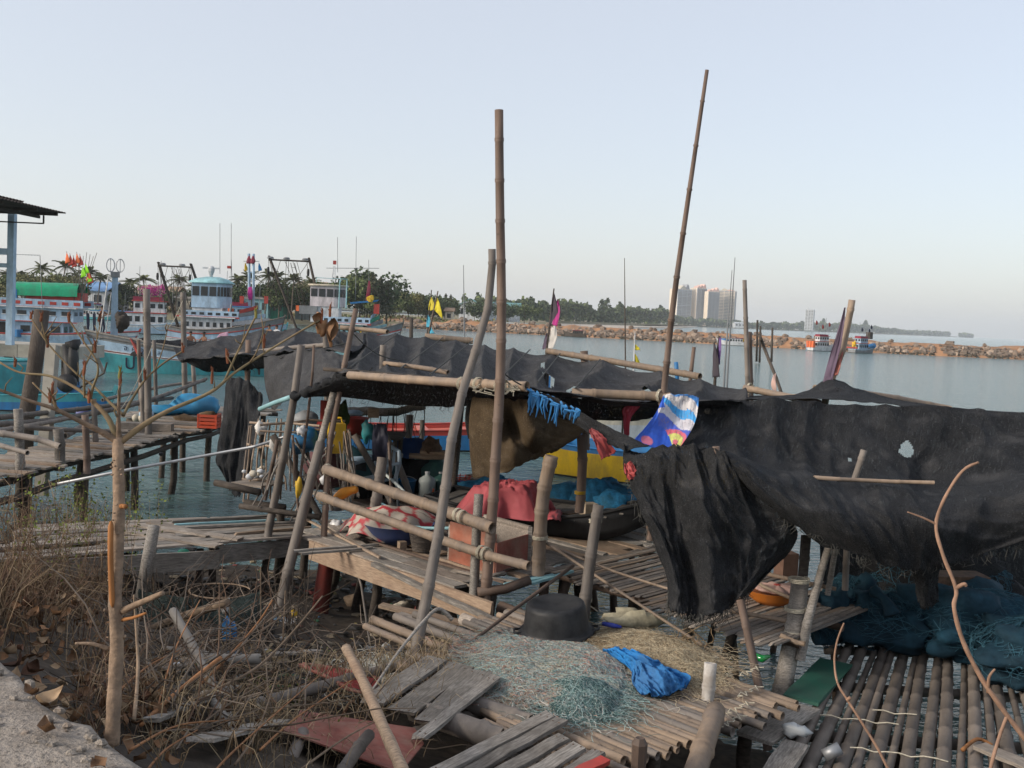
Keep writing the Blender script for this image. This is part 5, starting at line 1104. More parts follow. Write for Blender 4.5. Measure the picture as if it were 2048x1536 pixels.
for px, py in ((1498, 1385), (1478, 1418), (1462, 1445), (1500, 1345)):
    p = G(px, py, 1.31)
    pts = [p+UD*(.03*math.sin(k*1.9))+VD*(-.18+.36*k/14)+V((0, 0, .012+.012*math.sin(k*2.7))) for k in range(15)]; MB().tube(pts, .005, 4).build('rope_lashing', ROPE, fd)
culm('stub_post', ((1421, 1326, 7.9), (1415, 1400, 7.85), (1408, 1470, 7.8)), .052, .056, mat('limewashed_bamboo', (.42, .40, .37), .8, .3, 9, bump=.2, dirt=(.2, .17, .14), da=.8, ds=3), fd, seg=.3); lashing(fd, P(1410, 1448, 7.82), (0, 0, 1), .056)
culm('prop', ((1480, 1200, 9.0), (1502, 1300, 8.8), (1522, 1400, 8.6), (1535, 1500, 8.5)), .04, .045, BAMR, fd, seg=3, n=5)
culm('slanted_culm', ((1432, 1420, 7.4), (1412, 1480, 7.0), (1385, 1560, 6.6)), .075, .085, BAM, fd, seg=.7)
culm('log', ((880, 1390, 7.9), (960, 1412, 7.55), (1060, 1448, 7.3)), .075, .075, BAMG, fd, seg=.5); culm('log', ((830, 1420, 7.4), (930, 1455, 7.1), (1000, 1480, 7.0)), .09, .09, BAMG, fd, seg=.6); culm('log', ((950, 1410, 7.7), (1010, 1440, 7.4), (1040, 1455, 7.4)), .03, .03, WOODT, fd, seg=2)
culm('thick_log', ((925, 1238, 9.9), (1010, 1275, 9.5), (1080, 1300, 9.2)), .065, .07, WOODP, fd, seg=3); culm('thick_log', ((1000, 1215, 10.3), (1100, 1255, 9.9)), .07, .07, BAMR, fd, seg=.8)
plank(fd, P(760, 1210, 10.4), P(1000, 1262, 9.9), .12, .03, WOODT, 'loose_board'); plank(fd, P(800, 1228, 10.2), P(1010, 1300, 9.4), .1, .03, WOODP, 'loose_board')
stick('tarred_log', [P(956, 1185, 10.3), P(1010, 1178, 10.4), P(1060, 1160, 10.5)], .055, .05, BAMR, fd)
st = MB().lathe([(0, 0), (.05, 0), (.055, .2), (.03, .24), (0, .23)], 7, G(1276, 1545, 1.28)).build('rotten_stump', BAMR, None); tag(st, 'rotten brown stump end poking up through the bamboo deck', 'stump')
# ---- loose grey boards resting on it: two rows
def board_row(name, label, rows, m, zz):
    t = thing(name, label, 'boards', G(*rows[0][0], 1.2)*V((1, 1, 0)))
    for a, b, w_ in rows:
        o = plank(t, G(*a, zz), G(*b, zz+.03), w_, .03, m, 'board', rough=.025)
        for e in (.04, .94):
            for s in (-.3, .3):
                pp = G(*a, zz).lerp(G(*b, zz+.03), e); MB().lathe([(.006, 0), (.005, .004), (0, .005)], 6, pp+V((s*w_*.7, -s*w_*.5, .0155))).build('nail', RUST, t)
    return t
board_row('board_hatch', 'broken hatch of wide grey planks tilted over the bamboo logs', [((745, 1405), (875, 1318), .20), ((800, 1425), (925, 1332), .22), ((855, 1445), (960, 1345), .2), ((838, 1475), (990, 1355), .095)], WOODG, 1.36)
board_row('pallet', 'grey slatted pallet with rusty nail heads lying on the bamboo deck', [((868, 1548), (1100, 1430), .11), ((925, 1552), (1122, 1442), .10), ((985, 1556), (1128, 1475), .11), ((1050, 1558), (1160, 1492), .12), ((1115, 1560), (1200, 1503), .09)], WOODG, 1.36)
o = plank(None, G(1140, 1552, 1.40), G(1210, 1520, 1.40), .09, .03, RED); tag(o, 'short red painted board lying on the grey pallet', 'board')
# ---- dark bamboo floor by the water
df = thing('bamboo_jetty', 'dark floor of thick weathered bamboo poles with water showing between them', 'jetty', G(1800, 1420, 0))
bx = [1558, 1598, 1640, 1668, 1702, 1738, 1770, 1808, 1846, 1884, 1918, 1952, 1992, 2030, 2072, 2112, 2150]; tx = [1700, 1726, 1757, 1772, 1792, 1812, 1836, 1852, 1880, 1894, 1926, 1944, 1962, 1982, 2004, 2026, 2050]
for i, (b, t_) in enumerate(zip(bx, tx)):
    r = (.055, .062, .035, .06, .04, .065, .034, .058)[i % 8]; a, c = G(b, 1575, .9), G(t_, 1288, .9); dd = (c-a).normalized()
    bamboo('pole', a, c+dd*.7, r, r*.85, BAMD, df, .004, .42, 9)
for y0, y1 in ((1470, 1500), (1370, 1400), (1300, 1315)): culm('bearer', [G(1560+(1500-y0)*.45, y0, .8), G(2100, y1, .8)], .05, .05, BAMD, df, world=True)
for px, py in ((1600, 1500), (1800, 1480), (2000, 1500), (1760, 1320), (1950, 1320)): p = G(px, py, .76); pile(df, p, .06, WOODD, zb=-1)
for x0, y0, n_ in ((1640, 1430, 8), (1700, 1495, 9), (1745, 1420, 5)):
    p = G(x0, y0, .97); MB().tube([p+V((k*.09, -k*.02, .012*math.sin(k*2.2))) for k in range(n_)], .006, 4).build('rope_lashing', ROPE, df)
o = plank(None, G(1508, 1478, 1.06), G(1608, 1412, 1.06), .3, .03, WOODG); tag(o, 'wide grey board bridging the gap to the dark bamboo poles', 'board')
o = plank(None, G(1545, 1560, 1.04), G(1590, 1490, 1.04), .2, .05, WOODG); tag(o, 'thick short grey plank lying below the wide board', 'board')
o = plank(None, G(1955, 1490, 1.0), G(2060, 1535, 1.0), .16, .03, WOODP); tag(o, 'pale splintered driftwood board on the dark poles', 'board')
o = plank(None, G(1600, 1400, 1.0), G(1672, 1325, 1.0), 0.32, .03, pm('board_green', (.025, .10, .07))); tag(o, 'green painted board lying beside the corner post', 'board')

# ---- tall free poles
culm('bamboo_pole', ((998, 220, 10.6), (1000, 420, 10.6), (1003, 600, 10.6), (1000, 770, 10.55), (992, 900, 10.5), (985, 1020, 10.45), (972, 1180, 10.35), (962, 1340, 10.3)), .046, .062, BAMR, None, .42, 'tall straight brown bamboo pole lashed to the front roof beam', 'pole')
culm('bamboo_pole', ((984, 498, 9.9), (983, 565, 9.9), (968, 650, 9.8), (932, 760, 9.6), (905, 870, 9.4), (885, 1020, 9.2), (860, 1160, 8.95), (838, 1270, 8.75), (822, 1345, 8.6)), .038, .056, BAMG, None, .42, 'crooked grey bamboo pole with split tip leaning across the rails', 'pole')
culm('bamboo_pole', ((1414, 140, 11.6), (1392, 290, 11.6), (1370, 440, 11.6), (1346, 610, 11.7), (1328, 780, 11.8), (1310, 950, 11.9), (1300, 1080, 11.9)), .022, .05, BAMR, None, .5, 'tallest thin leaning bamboo pole, beside the printed blue banner', 'pole', flare=1.25)
culm('bamboo_pole', ((1489, 560, 16), (1492, 660, 16), (1496, 780, 16), (1500, 900, 16)), .034, .05, BAMG, None, .45, 'grey bamboo pole with leaf stub lashed to the back roof beam', 'pole'); culm('bamboo_pole', ((1497, 664, 16.6), (1500, 780, 16.6), (1503, 900, 16.6)), .055, .06, BAMR, None, .6, 'short stout pole behind the grey bamboo pole with leaf stub', 'pole')
culm('bamboo_pole', ((1704, 600, 15), (1690, 680, 15), (1664, 760, 15), (1650, 800, 15), (1630, 930, 15)), .052, .058, BAM, None, .55, 'thick slanting bamboo post wrapped with a purple rag flag', 'pole')
culm('bamboo_pole', ((1518, 668, 30), (1530, 700, 30), (1563, 785, 29), (1572, 830, 29)), .05, .05, WOODD, None, .6, 'dark slanting stake with a pink rag standing in the water', 'pole'); culm('bamboo_pole', ((1388, 694, 20), (1382, 745, 20), (1375, 830, 20)), .04, .045, BAMR, None, .6, 'short brown stake behind the net roof, near a blue pipe', 'pole')
for px, y0, y1, Y, lab in ((1515, 640, 690, 120, 'pair of mooring stakes near the breakwater, the taller'), (1521, 652, 692, 120, 'pair of mooring stakes near the breakwater, the shorter'), (1545, 655, 690, 118, 'single mooring stake close to the orange drummed boat'), (823, 635, 680, 60, 'dark mooring stake beside the yellow flags')):
    p, q = P(px, y0, Y), P(px, y1, Y); tag(stick('mooring_stake', [q-V((0, 0, 2 if q.z > -1 else .5)), p], .14, .12, WOODD), lab, 'stake')
culm('thin_bamboo', ((1072, 1072, 11.2), (1250, 1190, 10), (1420, 1300, 9.1), (1496, 1350, 8.7)), .018, .014, BAM, None, .4, 'long thin bamboo running down from the post to the bamboo deck', 'pole'); culm('thin_bamboo', ((1075, 1080, 11.3), (1220, 1140, 10.9), (1345, 1180, 10.6)), .016, .014, BAM, None, .4, 'thin bamboo lying across the slats beside the hanging net', 'pole')
culm('thin_bamboo', ((1146, 1132, 10.6), (1020, 1225, 9.6), (885, 1328, 8.6)), .02, .016, BAMR, None, .6, 'thin brown stick slanting in front of the black basin', 'stick'); culm('thin_bamboo', ((700, 1098, 12), (725, 1180, 11.6), (735, 1260, 11.4), (742, 1300, 11.3)), .016, .014, BAMG, None, .4, 'thin upright stick below the platform edge with a twist of cord', 'stick')
culm('metal_pipe', ((115, 968, 13.2), (250, 940, 13.6), (430, 915, 14), (605, 862, 14.2)), .022, .022, STEEL, None, 5, 'long thin grey pipe slanting across the inlet to the shelter', 'pipe'); 
for px, y0, y1, Y, lab in ((927, 530, 690, 45, 'thin pale fishing rod pole beyond the yellow flags'), (1249, 516, 745, 22, 'slim tapered rod standing near the yellow pennant'), (1470, 515, 700, 24, 'taller of two slim rods before the towers'), (1464, 540, 700, 24.5, 'shorter of two slim rods before the towers')):
    p, q = P(px, y0, Y), P(px+2 if px < 1300 else px-12, y1, Y); o = MB().tube([q-V((0, 0, 1.5)), q, p], [.025*Y/22, .02*Y/22, .007*Y/22], 6).build('slim_rod', GREYP if px != 1249 else WOODD); tag(o, lab, 'rod')
# ================================================================ SHADE NETS AND CLOTHS
def pr(*q): return [P(*a) for a in q]
def net(name, label, rows, m, nu, nv, fold=.05, fs=3, seed=0, holes=None, ragged=0, uvs=(3, 2), cat='shade net', solid=.004, ribs=(0, 0)):
    o = cloth(name, [pr(*r) for r in rows], m, None, nu, nv, fold, fs, seed, 0, holes, ragged, uvs, solid, ribs); return tag(o, label, cat)
net('shade_net', 'faded grey shade net roof panel at the far end towards the teal boat', [[(348, 694, 24), (460, 668, 25), (560, 656, 26), (650, 660, 25), (725, 660, 24.2)], [(354, 705, 22), (460, 690, 22), (560, 682, 22), (650, 684, 22), (730, 680, 20.6)], [(364, 722, 20.5), (440, 716, 20), (530, 710, 19.5), (610, 702, 18.6), (700, 702, 17)]], NETG, 110, 40, .10, 4.5, 1, uvs=(4, 2), ribs=(5, .16))
net('shade_net', 'dark sagging net edge hanging under the far roof panel', [[(362, 718, 20.6), (440, 714, 20.1), (530, 710, 19.6), (600, 704, 19.1)], [(385, 732, 20.5), (450, 732, 20.4), (530, 728, 19.8), (600, 712, 19.2)], [(412, 744, 20.6), (470, 744, 20.6), (530, 738, 20), (590, 722, 19.4)]], NETB, 50, 14, .05, 3, 2, ragged=.2)
net('shade_net', 'broad grey black net roof stretched over the main shelter', [[(676, 662, 24.5), (740, 664, 24.5), (800, 666, 24), (870, 676, 23.8), (940, 683, 23.5), (1000, 692, 22), (1060, 700, 20.5), (1160, 713, 19), (1300, 740, 17), (1400, 757, 16.2), (1492, 778, 15.6)],
    [(690, 690, 19), (740, 688, 19.5), (800, 690, 19.5), (870, 696, 19), (940, 704, 18.5), (1000, 714, 18), (1060, 724, 17), (1160, 742, 15.5), (1300, 764, 14.8), (1400, 776, 14.4), (1495, 790, 14.2)],
    [(680, 716, 15.2), (740, 718, 15.2), (800, 724, 15.2), (870, 731, 14.8), (940, 740, 14.2), (1000, 750, 13.8), (1060, 758, 13.4), (1150, 774, 13), (1280, 786, 12.9), (1400, 797, 13), (1500, 800, 13.2)],
    [(676, 746, 12.5), (740, 750, 12.2), (800, 757, 11.9), (870, 762, 11.6), (940, 768, 11.3), (1000, 772, 11), (1060, 778, 10.9), (1150, 794, 11.2), (1250, 806, 11.6), (1360, 806, 12), (1480, 806, 12.4)]], NETG, 230, 80, .11, 4.2, 3, holes=[(.645, .45, .012, .06), (.69, .55, .01, .05), (.74, .62, .014, .05), (.63, .30, .006, .05), (.80, .5, .01, .04), (.85, .42, .02, .03)], uvs=(7, 4), ribs=(11, .17))
# battens and seams over the roof: cords that press the net into ridges
for a, b in (((692, 692, 18.6), (560, 722, 18)), ((800, 668, 23.8), (700, 742, 12.4)), ((885, 680, 23), (800, 745, 13)), ((945, 686, 22.8), (860, 757, 12)), ((1060, 704, 20), (1000, 765, 11.6)), ((1120, 712, 19.3), (1075, 772, 11.4)), ((1200, 724, 18), (1150, 785, 11.8))):
    pa, pb = P(*a), P(*b); pts = [lerp(pa, pb, t/10)+V((0, 0, .05)) for t in range(11)]; o = MB().tube(pts, .012, 5).build('roof_cord', ROPED); tag(o, 'dark cord stretched over the net roof from back to front', 'cord', 'cords over the net roof')
net('shade_net', 'greenish grey net hanging down the sloping side of the shelter', [[(528, 718, 19.2), (590, 706, 17.5), (650, 700, 16), (694, 712, 14.4)], [(530, 770, 18), (580, 762, 16), (632, 745, 14.5), (684, 742, 13)], [(546, 826, 17), (576, 802, 15), (612, 786, 13.8), (674, 752, 12.7)]], NETG, 44, 30, .12, 2.4, 5, ragged=.06)
net('shade_net', 'dark net curtain hanging to the water beside the orange crate', [[(452, 764, 18.2), (474, 756, 18), (498, 765, 17.8), (526, 792, 17.5)], [(446, 840, 17.8), (470, 846, 17.4), (492, 850, 17.3), (518, 840, 17)], [(432, 922, 17.4), (456, 930, 17.2), (480, 945, 17), (506, 900, 16.8)], [(452, 950, 17.3), (462, 990, 17.2), (478, 1000, 17), (498, 960, 16.9)]], NETB, 30, 44, .16, 2.2, 6, ragged=.12)
net('shade_net', 'black net valance hanging below the front bamboo beam', [[(672, 752, 12.5), (740, 757, 12.2), (800, 764, 12), (880, 770, 11.6), (940, 775, 11.3), (1050, 782, 10.95)], [(655, 772, 12.6), (740, 780, 12.6), (800, 788, 12.5), (880, 794, 12.2), (940, 798, 11.9), (1050, 798, 11.4)], [(600, 792, 13.2), (700, 797, 13), (790, 808, 12.9), (880, 813, 12.6), (940, 813, 12.2), (1060, 802, 11.7)]], NETB, 80, 20, .04, 3, 7)
MBr = MB(); pts = spline(pr((585, 795, 13.2), (625, 780, 13), (655, 766, 12.8), (690, 748, 12.6)), 8)
MBr.tube([p+V((0, 0, .02*math.sin(i*2))) for i, p in enumerate(pts)], [.05+.02*math.sin(i*1.3) for i in range(len(pts))], 8); o = MBr.build('rolled_net', NETB, None, True); tag(o, 'tight black roll of net tied along the slanting side beam', 'rolled net')
o = MB().tube(pr((520, 818, 14.6), (548, 806, 14.1), (588, 792, 13.3)), .035, 8).build('plastic_pipe', LTEAL, None, True); tag(o, 'short pale green pipe tied at the end of the rolled net', 'pipe')
# brown cloth
net('brown_tarp', 'stiff brown canvas sheet hanging in folds behind the tall pole', [[(944, 800, 11.7), (985, 800, 11.4), (1020, 800, 11.3), (1060, 806, 11.3), (1110, 835, 11.5), (1160, 852, 11.6)], [(938, 850, 11.9), (990, 850, 11.3), (1025, 856, 11.6), (1060, 874, 11.2), (1110, 868, 11.5), (1166, 866, 11.6)], [(940, 910, 11.9), (990, 905, 11.5), (1030, 902, 11.3), (1065, 905, 11.5), (1100, 897, 11.5), (1140, 885, 11.6)], [(946, 962, 11.9), (985, 955, 11.6), (1030, 938, 11.4), (1060, 924, 11.5), (1082, 916, 11.5), (1105, 905, 11.6)]], NETBR, 60, 46, .13, 1.8, 8, cat='tarpaulin')
net('shade_net', 'black net sheet added as the shading above the brown canvas sheet', [[(935, 800, 11.9), (1000, 796, 11.7), (1070, 790, 11.4), (1140, 800, 11.5)], [(930, 840, 12.2), (1000, 835, 12), (1070, 830, 11.8), (1150, 845, 11.8)], [(936, 880, 12.3), (1000, 870, 12.2), (1070, 868, 12), (1152, 870, 12)]], NETB, 40, 26, .07, 3, 9)  # black sheet put in for a corner that is only shading
net('shade_net', 'narrow net strip stretched from the beam end down to the hanging net', [[(1045, 778, 10.8), (1120, 800, 10.6), (1200, 846, 10.2), (1300, 892, 9.8)], [(1048, 786, 10.8), (1120, 818, 10.6), (1195, 862, 10.2), (1270, 897, 9.8)], [(1050, 790, 10.85), (1118, 828, 10.65), (1188, 874, 10.25), (1248, 904, 9.9)]], NETB, 50, 10, .04, 3, 10)
net('shade_net', 'dark net valance sagging under the middle bamboo beam', [[(1062, 782, 12.2), (1150, 796, 12.2), (1250, 806, 12.2), (1326, 800, 12.1)], [(1062, 792, 12.4), (1150, 818, 12.6), (1250, 826, 12.6), (1322, 815, 12.5)], [(1066, 800, 12.6), (1150, 836, 13), (1250, 842, 13), (1318, 834, 12.8)]], NETB, 50, 14, .05, 3, 11)
# big front net: from the ridge over the corner post into the swag
net('shade_net', 'large black net draped over the ridge with a torn hole and deep swag', [
    [(1392, 792, 12.6), (1470, 796, 12.6), (1550, 800, 12.6), (1640, 806, 12.6), (1720, 812, 12.6), (1800, 817, 12.6), (1880, 822, 12.6), (1980, 827, 12.6), (2090, 831, 12.6)],
    [(1376, 848, 12.2), (1455, 856, 12.1), (1540, 868, 12), (1620, 880, 12), (1700, 888, 12), (1790, 892, 12), (1880, 890, 12), (1980, 888, 12), (2090, 884, 12)],
    [(1352, 892, 11.4), (1430, 905, 11.3), (1520, 922, 11.3), (1610, 934, 11.3), (1700, 945, 11.3), (1790, 954, 11.3), (1860, 960, 11.3), (1970, 955, 11.2), (2090, 948, 11.2)],
    [(1440, 902, 9.5), (1490, 918, 9.6), (1560, 944, 9.7), (1640, 962, 9.8), (1710, 974, 9.9), (1790, 984, 9.9), (1870, 990, 9.9), (1980, 978, 9.8), (2090, 962, 9.7)],
    [(1475, 950, 9.25), (1530, 990, 9.2), (1600, 1020, 9.1), (1670, 1034, 9.0), (1740, 1040, 9.0), (1810, 1044, 9.05), (1880, 1040, 9.1), (1980, 1028, 9.2), (2090, 1012, 9.2)],
    [(1545, 1022, 9.3), (1590, 1050, 9.2), (1650, 1084, 9.1), (1710, 1112, 9.1), (1770, 1134, 9.1), (1830, 1142, 9.15), (1890, 1130, 9.2), (1980, 1108, 9.3), (2090, 1078, 9.3)]], NETB, 190, 130, .15, 2.6, 12, holes=[(.655, .235, .022, .045), (.50, .31, .008, .02), (.66, .50, .02, .008)], uvs=(6, 5))
net('shade_net', 'black net skirt hanging from the corner post down to the slats', [
    [(1246, 895, 9.9), (1300, 893, 9.75), (1350, 895, 9.6), (1400, 896, 9.45), (1436, 899, 9.3), (1470, 930, 9.3), (1550, 1010, 9.35)],
    [(1252, 960, 9.85), (1305, 965, 9.6), (1350, 975, 9.55), (1400, 985, 9.3), (1445, 992, 9.25), (1500, 1015, 9.35), (1585, 1056, 9.45)],
    [(1288, 1050, 9.65), (1330, 1060, 9.4), (1370, 1072, 9.4), (1415, 1080, 9.15), (1460, 1090, 9.3), (1520, 1096, 9.3), (1590, 1086, 9.45)],
    [(1332, 1150, 9.45), (1355, 1165, 9.2), (1385, 1172, 9.3), (1425, 1180, 9.05), (1460, 1178, 9.25), (1500, 1165, 9.2), (1560, 1120, 9.45)],
    [(1334, 1222, 9.35), (1352, 1236, 9.15), (1385, 1246, 9.15), (1420, 1242, 9.05), (1448, 1230, 9.2), (1475, 1205, 9.2), (1500, 1185, 9.35)]], NETB, 130, 120, .2, 2.2, 13, ragged=.1, uvs=(3, 4))
net('shade_net', 'peaked black net rising to the slanting post behind the ridge', [[(1500, 792, 15.6), (1560, 792, 15.5), (1615, 782, 15.3), (1664, 758, 15), (1720, 780, 15.3), (1800, 802, 15.5), (1930, 820, 15.5), (2090, 828, 15)], [(1490, 800, 13.4), (1560, 798, 13.2), (1620, 800, 13), (1680, 800, 13), (1740, 806, 13), (1810, 812, 13), (1930, 822, 13), (2090, 832, 12.8)]], NETB, 80, 24, .05, 3, 14)
net('shade_net', 'small ragged dark net corner hanging inside the deep shade beyond the swag', [[(1820, 1130, 9.6), (1850, 1128, 9.6), (1880, 1130, 9.6)], [(1830, 1170, 9.7), (1850, 1175, 9.6), (1875, 1170, 9.7)], [(1835, 1215, 9.7), (1855, 1225, 9.7), (1878, 1205, 9.7)]], NETB, 16, 24, .06, 3, 15, ragged=.2)
net('shade_net', 'dark back wall net closing off the deep shade beyond the dark poles', [[(1640, 1000, 13.8), (1800, 1010, 13.8), (2100, 1000, 13.6)], [(1640, 1100, 13.6), (1800, 1110, 13.6), (2100, 1100, 13.4)], [(1640, 1205, 13.4), (1800, 1215, 13.4), (2100, 1215, 13.2)]], NETB, 40, 24, .06, 3, 16)
def fringe(par, row, n, L, m):
    mb = MB(); pts = spline(pr(*row), 8)
    for k in range(n):
        x = R.random()*(len(pts)-1.01); i = int(x); p = pts[i].lerp(pts[i+1], x-i)+V((0, R.uniform(-.02, .02), R.uniform(-.02, .06))); l = L*R.uniform(.2, 1.3); mb.tube([p, p+V((R.gauss(0, .02), R.gauss(0, .02), -l*.5)), p+V((R.gauss(0, .04), R.gauss(0, .03), -l))], [.004, .003, .0015], 3, False)
    tag(mb.build('frayed_threads', m, par), None, None, kind='stuff')
NO = {o['label'][:24]: o for o in bpy.data.objects if o.name.startswith('shade_net')}
fringe(NO['black net skirt hanging '], ((1334, 1218, 9.3), (1385, 1240, 9.12), (1448, 1224, 9.18), (1500, 1182, 9.33)), 110, .14, ROPED); fringe(NO['black net skirt hanging '], ((1250, 930, 9.88), (1272, 1010, 9.75), (1292, 1050, 9.65), (1334, 1150, 9.45), (1336, 1215, 9.35)), 60, .12, ROPED)
fringe(NO['large black net draped o'], ((1560, 1030, 9.28), (1650, 1082, 9.1), (1770, 1132, 9.1), (1890, 1128, 9.2), (2060, 1085, 9.3)), 120, .1, ROPED); fringe(NO['black net valance hangin'], ((600, 792, 13.2), (790, 807, 12.9), (940, 812, 12.2), (1060, 802, 11.7)), 90, .1, ROPED); fringe(NO['dark sagging net edge ha'], ((412, 743, 20.6), (530, 738, 20), (590, 722, 19.4)), 50, .12, ROPED)
# beams of the roof frame (lashed to the platform)
culm('roof_beam', ((698, 750, 12.35), (860, 762, 11.6), (1054, 773, 10.75)), .05, .058, BAM, plat, seg=.34); culm('roof_beam', ((648, 738, 12.7), (740, 746, 12.4), (870, 757, 11.9), (1000, 770, 11.3)), .026, .026, WOODD, plat, seg=.7); culm('roof_beam', ((768, 727, 14), (830, 733, 13.7), (896, 745, 13.3)), .035, .035, BAM, plat, seg=.5)
culm('roof_beam', ((1144, 786, 11.9), (1240, 789, 11.85), (1340, 794, 11.8)), .058, .058, BAM, plat, seg=.5); culm('roof_beam', ((1095, 702, 19.9), (1250, 727, 17.8), (1400, 753, 16.4)), .06, .06, BAM, plat, seg=.6); culm('roof_beam', ((1488, 776, 15.8), (1560, 790, 15.4), (1640, 806, 15)), .055, .055, BAM, plat, seg=.6)
culm('roof_beam', ((1628, 777, 15.2), (1760, 792, 15.4), (1830, 805, 15.6), (1900, 818, 15.8)), .06, .055, BAM, plat, seg=.6); culm('roof_beam', ((850, 673, 24), (900, 678, 24), (946, 682, 24)), .08, .08, BAM, plat, seg=.6); culm('roof_beam', ((680, 655, 25), (740, 660, 25), (775, 664, 24.5)), .06, .06, BAM, plat, seg=.6)
culm('roof_beam', ((1628, 955, 9.75), (1740, 962, 9.8), (1868, 965, 9.8)), .022, .02, BAM, plat, seg=.5); culm('roof_beam', ((440, 716, 21), (540, 700, 21), (650, 690, 20)), .05, .05, BAMG, plat)
culm('roof_post', ((1728, 900, 10.4), (1716, 940, 10.4), (1700, 990, 10.4), (1690, 1180, 10.4)), .035, .035, BAMG, plat); culm('roof_post', ((1432, 893, 9.35), (1432, 960, 9.35), (1425, 1100, 9.4), (1420, 1230, 9.4)), .035, .04, BAMR, plat); culm('roof_post', ((1168, 702, 19), (1170, 740, 19), (1172, 900, 19)), .075, .075, BAMR, plat); culm('roof_post', ((650, 640, 20), (652, 700, 20), (655, 860, 20)), .06, .06, BAMG, plat); culm('roof_post', ((497, 680, 20.5), (495, 760, 20.5), (492, 940, 20.5)), .06, .06, BAMR, plat)
for px, py, Y in ((1000, 772, 10.7), (1008, 774, 10.7), (925, 768, 11.2), (1322, 792, 11.8), (1165, 712, 19), (1500, 776, 15.9), (957, 769, 11.1)): lashing(plat, P(px, py, Y), UD, .07)
for k in range(9):
    p = P(998+R.uniform(-40, 45), 768+R.uniform(-4, 8), 10.6); o = MB().tube([p, p+V((R.uniform(-.1, .1), -.05, -.04)), p+V((R.uniform(-.22, .22), -.06, R.uniform(-.16, .05)))], .005, 4).build('rope_end', ROPE, plat)
# ---- printed banner
rows = [pr((1328, 789, 11.75), (1362, 789, 11.7), (1398, 794, 11.75)), pr((1312, 825, 11.6), (1352, 832, 11.75), (1392, 838, 11.6)), pr((1288, 858, 11.5), (1338, 868, 11.6), (1376, 872, 11.5)), pr((1262, 886, 11.4), (1326, 899, 11.4), (1354, 902, 11.4))]
fn = patch(rows, 60, 60, .035, 2.2, 21); mb = MB(); mb.grid(fn, 70, 70); ban = mb.build('banner', PRINT, None, True, solid=.004); tag(ban, 'crumpled blue banner printed with white waves and a pink yellow emblem', 'banner')
at = ban.data.color_attributes.new('print', 'FLOAT_COLOR', 'POINT')
for i in range(71*71):
    u, v = (i % 71)/70, (i//71)/70; px = lerp(lerp(1328, 1262, v), lerp(1398, 1354, v), u); py = lerp(789, 892, v)
    split = 1326+max(0, (py-845))*.42-(14 if py > 815 else 0)*(1 if py < 845 else .6)
    c = (.02, .11, .62)
    if px > split:
        w_ = (py-789)-.45*(px-1330)+5*math.sin(px*.12)
        if w_ < -10: c = (.06, .28, .72)
        elif w_ < 10: c = (.68, .66, .66)
        elif w_ < 24: c = (.05, .36, .76)
        elif w_ < 44: c = (.64, .63, .68)
        else:
            c = (.08, .14, .60); dx, dy = px-1338, py-872; rr = math.hypot(dx*.8, dy)
            if rr < 24: c = (.75, .16, .22) if (rr > 16 or rr < 5) else (.72, .72, .2)
            if 14 < dy < 20 and dx > 0: c = (.72, .72, .2)
        if abs(nz(px*.09, py*.09, 2)) < .018: c = (.25, .2, .25)
    elif (px-1290)**2/60+(py-877)**2/90 < 1: c = (.7, .2, .3)
    at.data[i].color = (*c, 1)
def rag(name, label, rows, m, nu=18, nv=22, fold=.06, seed=0, cat='cloth', fs=2.5): return net(name, label, rows, m, nu, nv, fold, fs, seed, cat=cat)
rag('hanging_cloth', 'maroon cloth knotted and hanging beside the printed banner', [[(1262, 812, 11.9), (1278, 808, 11.85)], [(1245, 818, 11.9), (1280, 812, 11.85)], [(1246, 840, 11.9), (1262, 835, 11.85)], [(1248, 872, 11.9), (1258, 872, 11.85)]], pm('cloth_crimson', (.35, .03, .055)))
rag('red_bag', 'red and white plastic wrapper caught on the net strip', [[(1178, 862, 10.2), (1184, 860, 10.2)], [(1186, 880, 10.1), (1208, 872, 10.1)], [(1203, 922, 10.1), (1232, 905, 10.1)]], pm('plastic_red', (.40, .06, .06), rough=.5))
rag('red_bag', 'torn red and white wrapper stuck to the edge of the hanging net', [[(1248, 930, 9.72), (1262, 926, 9.7)], [(1250, 948, 9.7), (1276, 944, 9.66)], [(1258, 962, 9.7), (1282, 958, 9.65)]], MATS['plastic_red'], fold=.06)
# blue net rag: a fringe of ribbons
t = thing('blue_net_rag', 'bright blue torn net rag tangled over the strip', 'net rag', P(1100, 820, 10.7))
for k in range(34):
    px = R.uniform(1062, 1160); py = 784+(px-1062)*.42+R.uniform(-4, 6); Y = 10.72-(px-1062)*.003; L_ = R.uniform(12, 45)*(1 if px < 1120 else .5)
    MB().tube(pr((px-R.uniform(0, 16), py-4, Y), (px, py, Y-.03), (px-3+R.uniform(-4, 4), py+L_*.5, Y-.02), (px-4+R.uniform(-5, 5), py+L_, Y)), [.012, .016, .012, .004], 4).build('ribbon', BLUE, t)
rows = [pr((1078, 786, 10.75), (1110, 796, 10.7), (1150, 826, 10.5)), pr((1082, 800, 10.72), (1112, 815, 10.66), (1155, 838, 10.5))]; MB().grid(patch(rows, 16, 6, .04, 3, 5), 16, 6).build('net_scrap', BLUE, t, True, solid=.004)
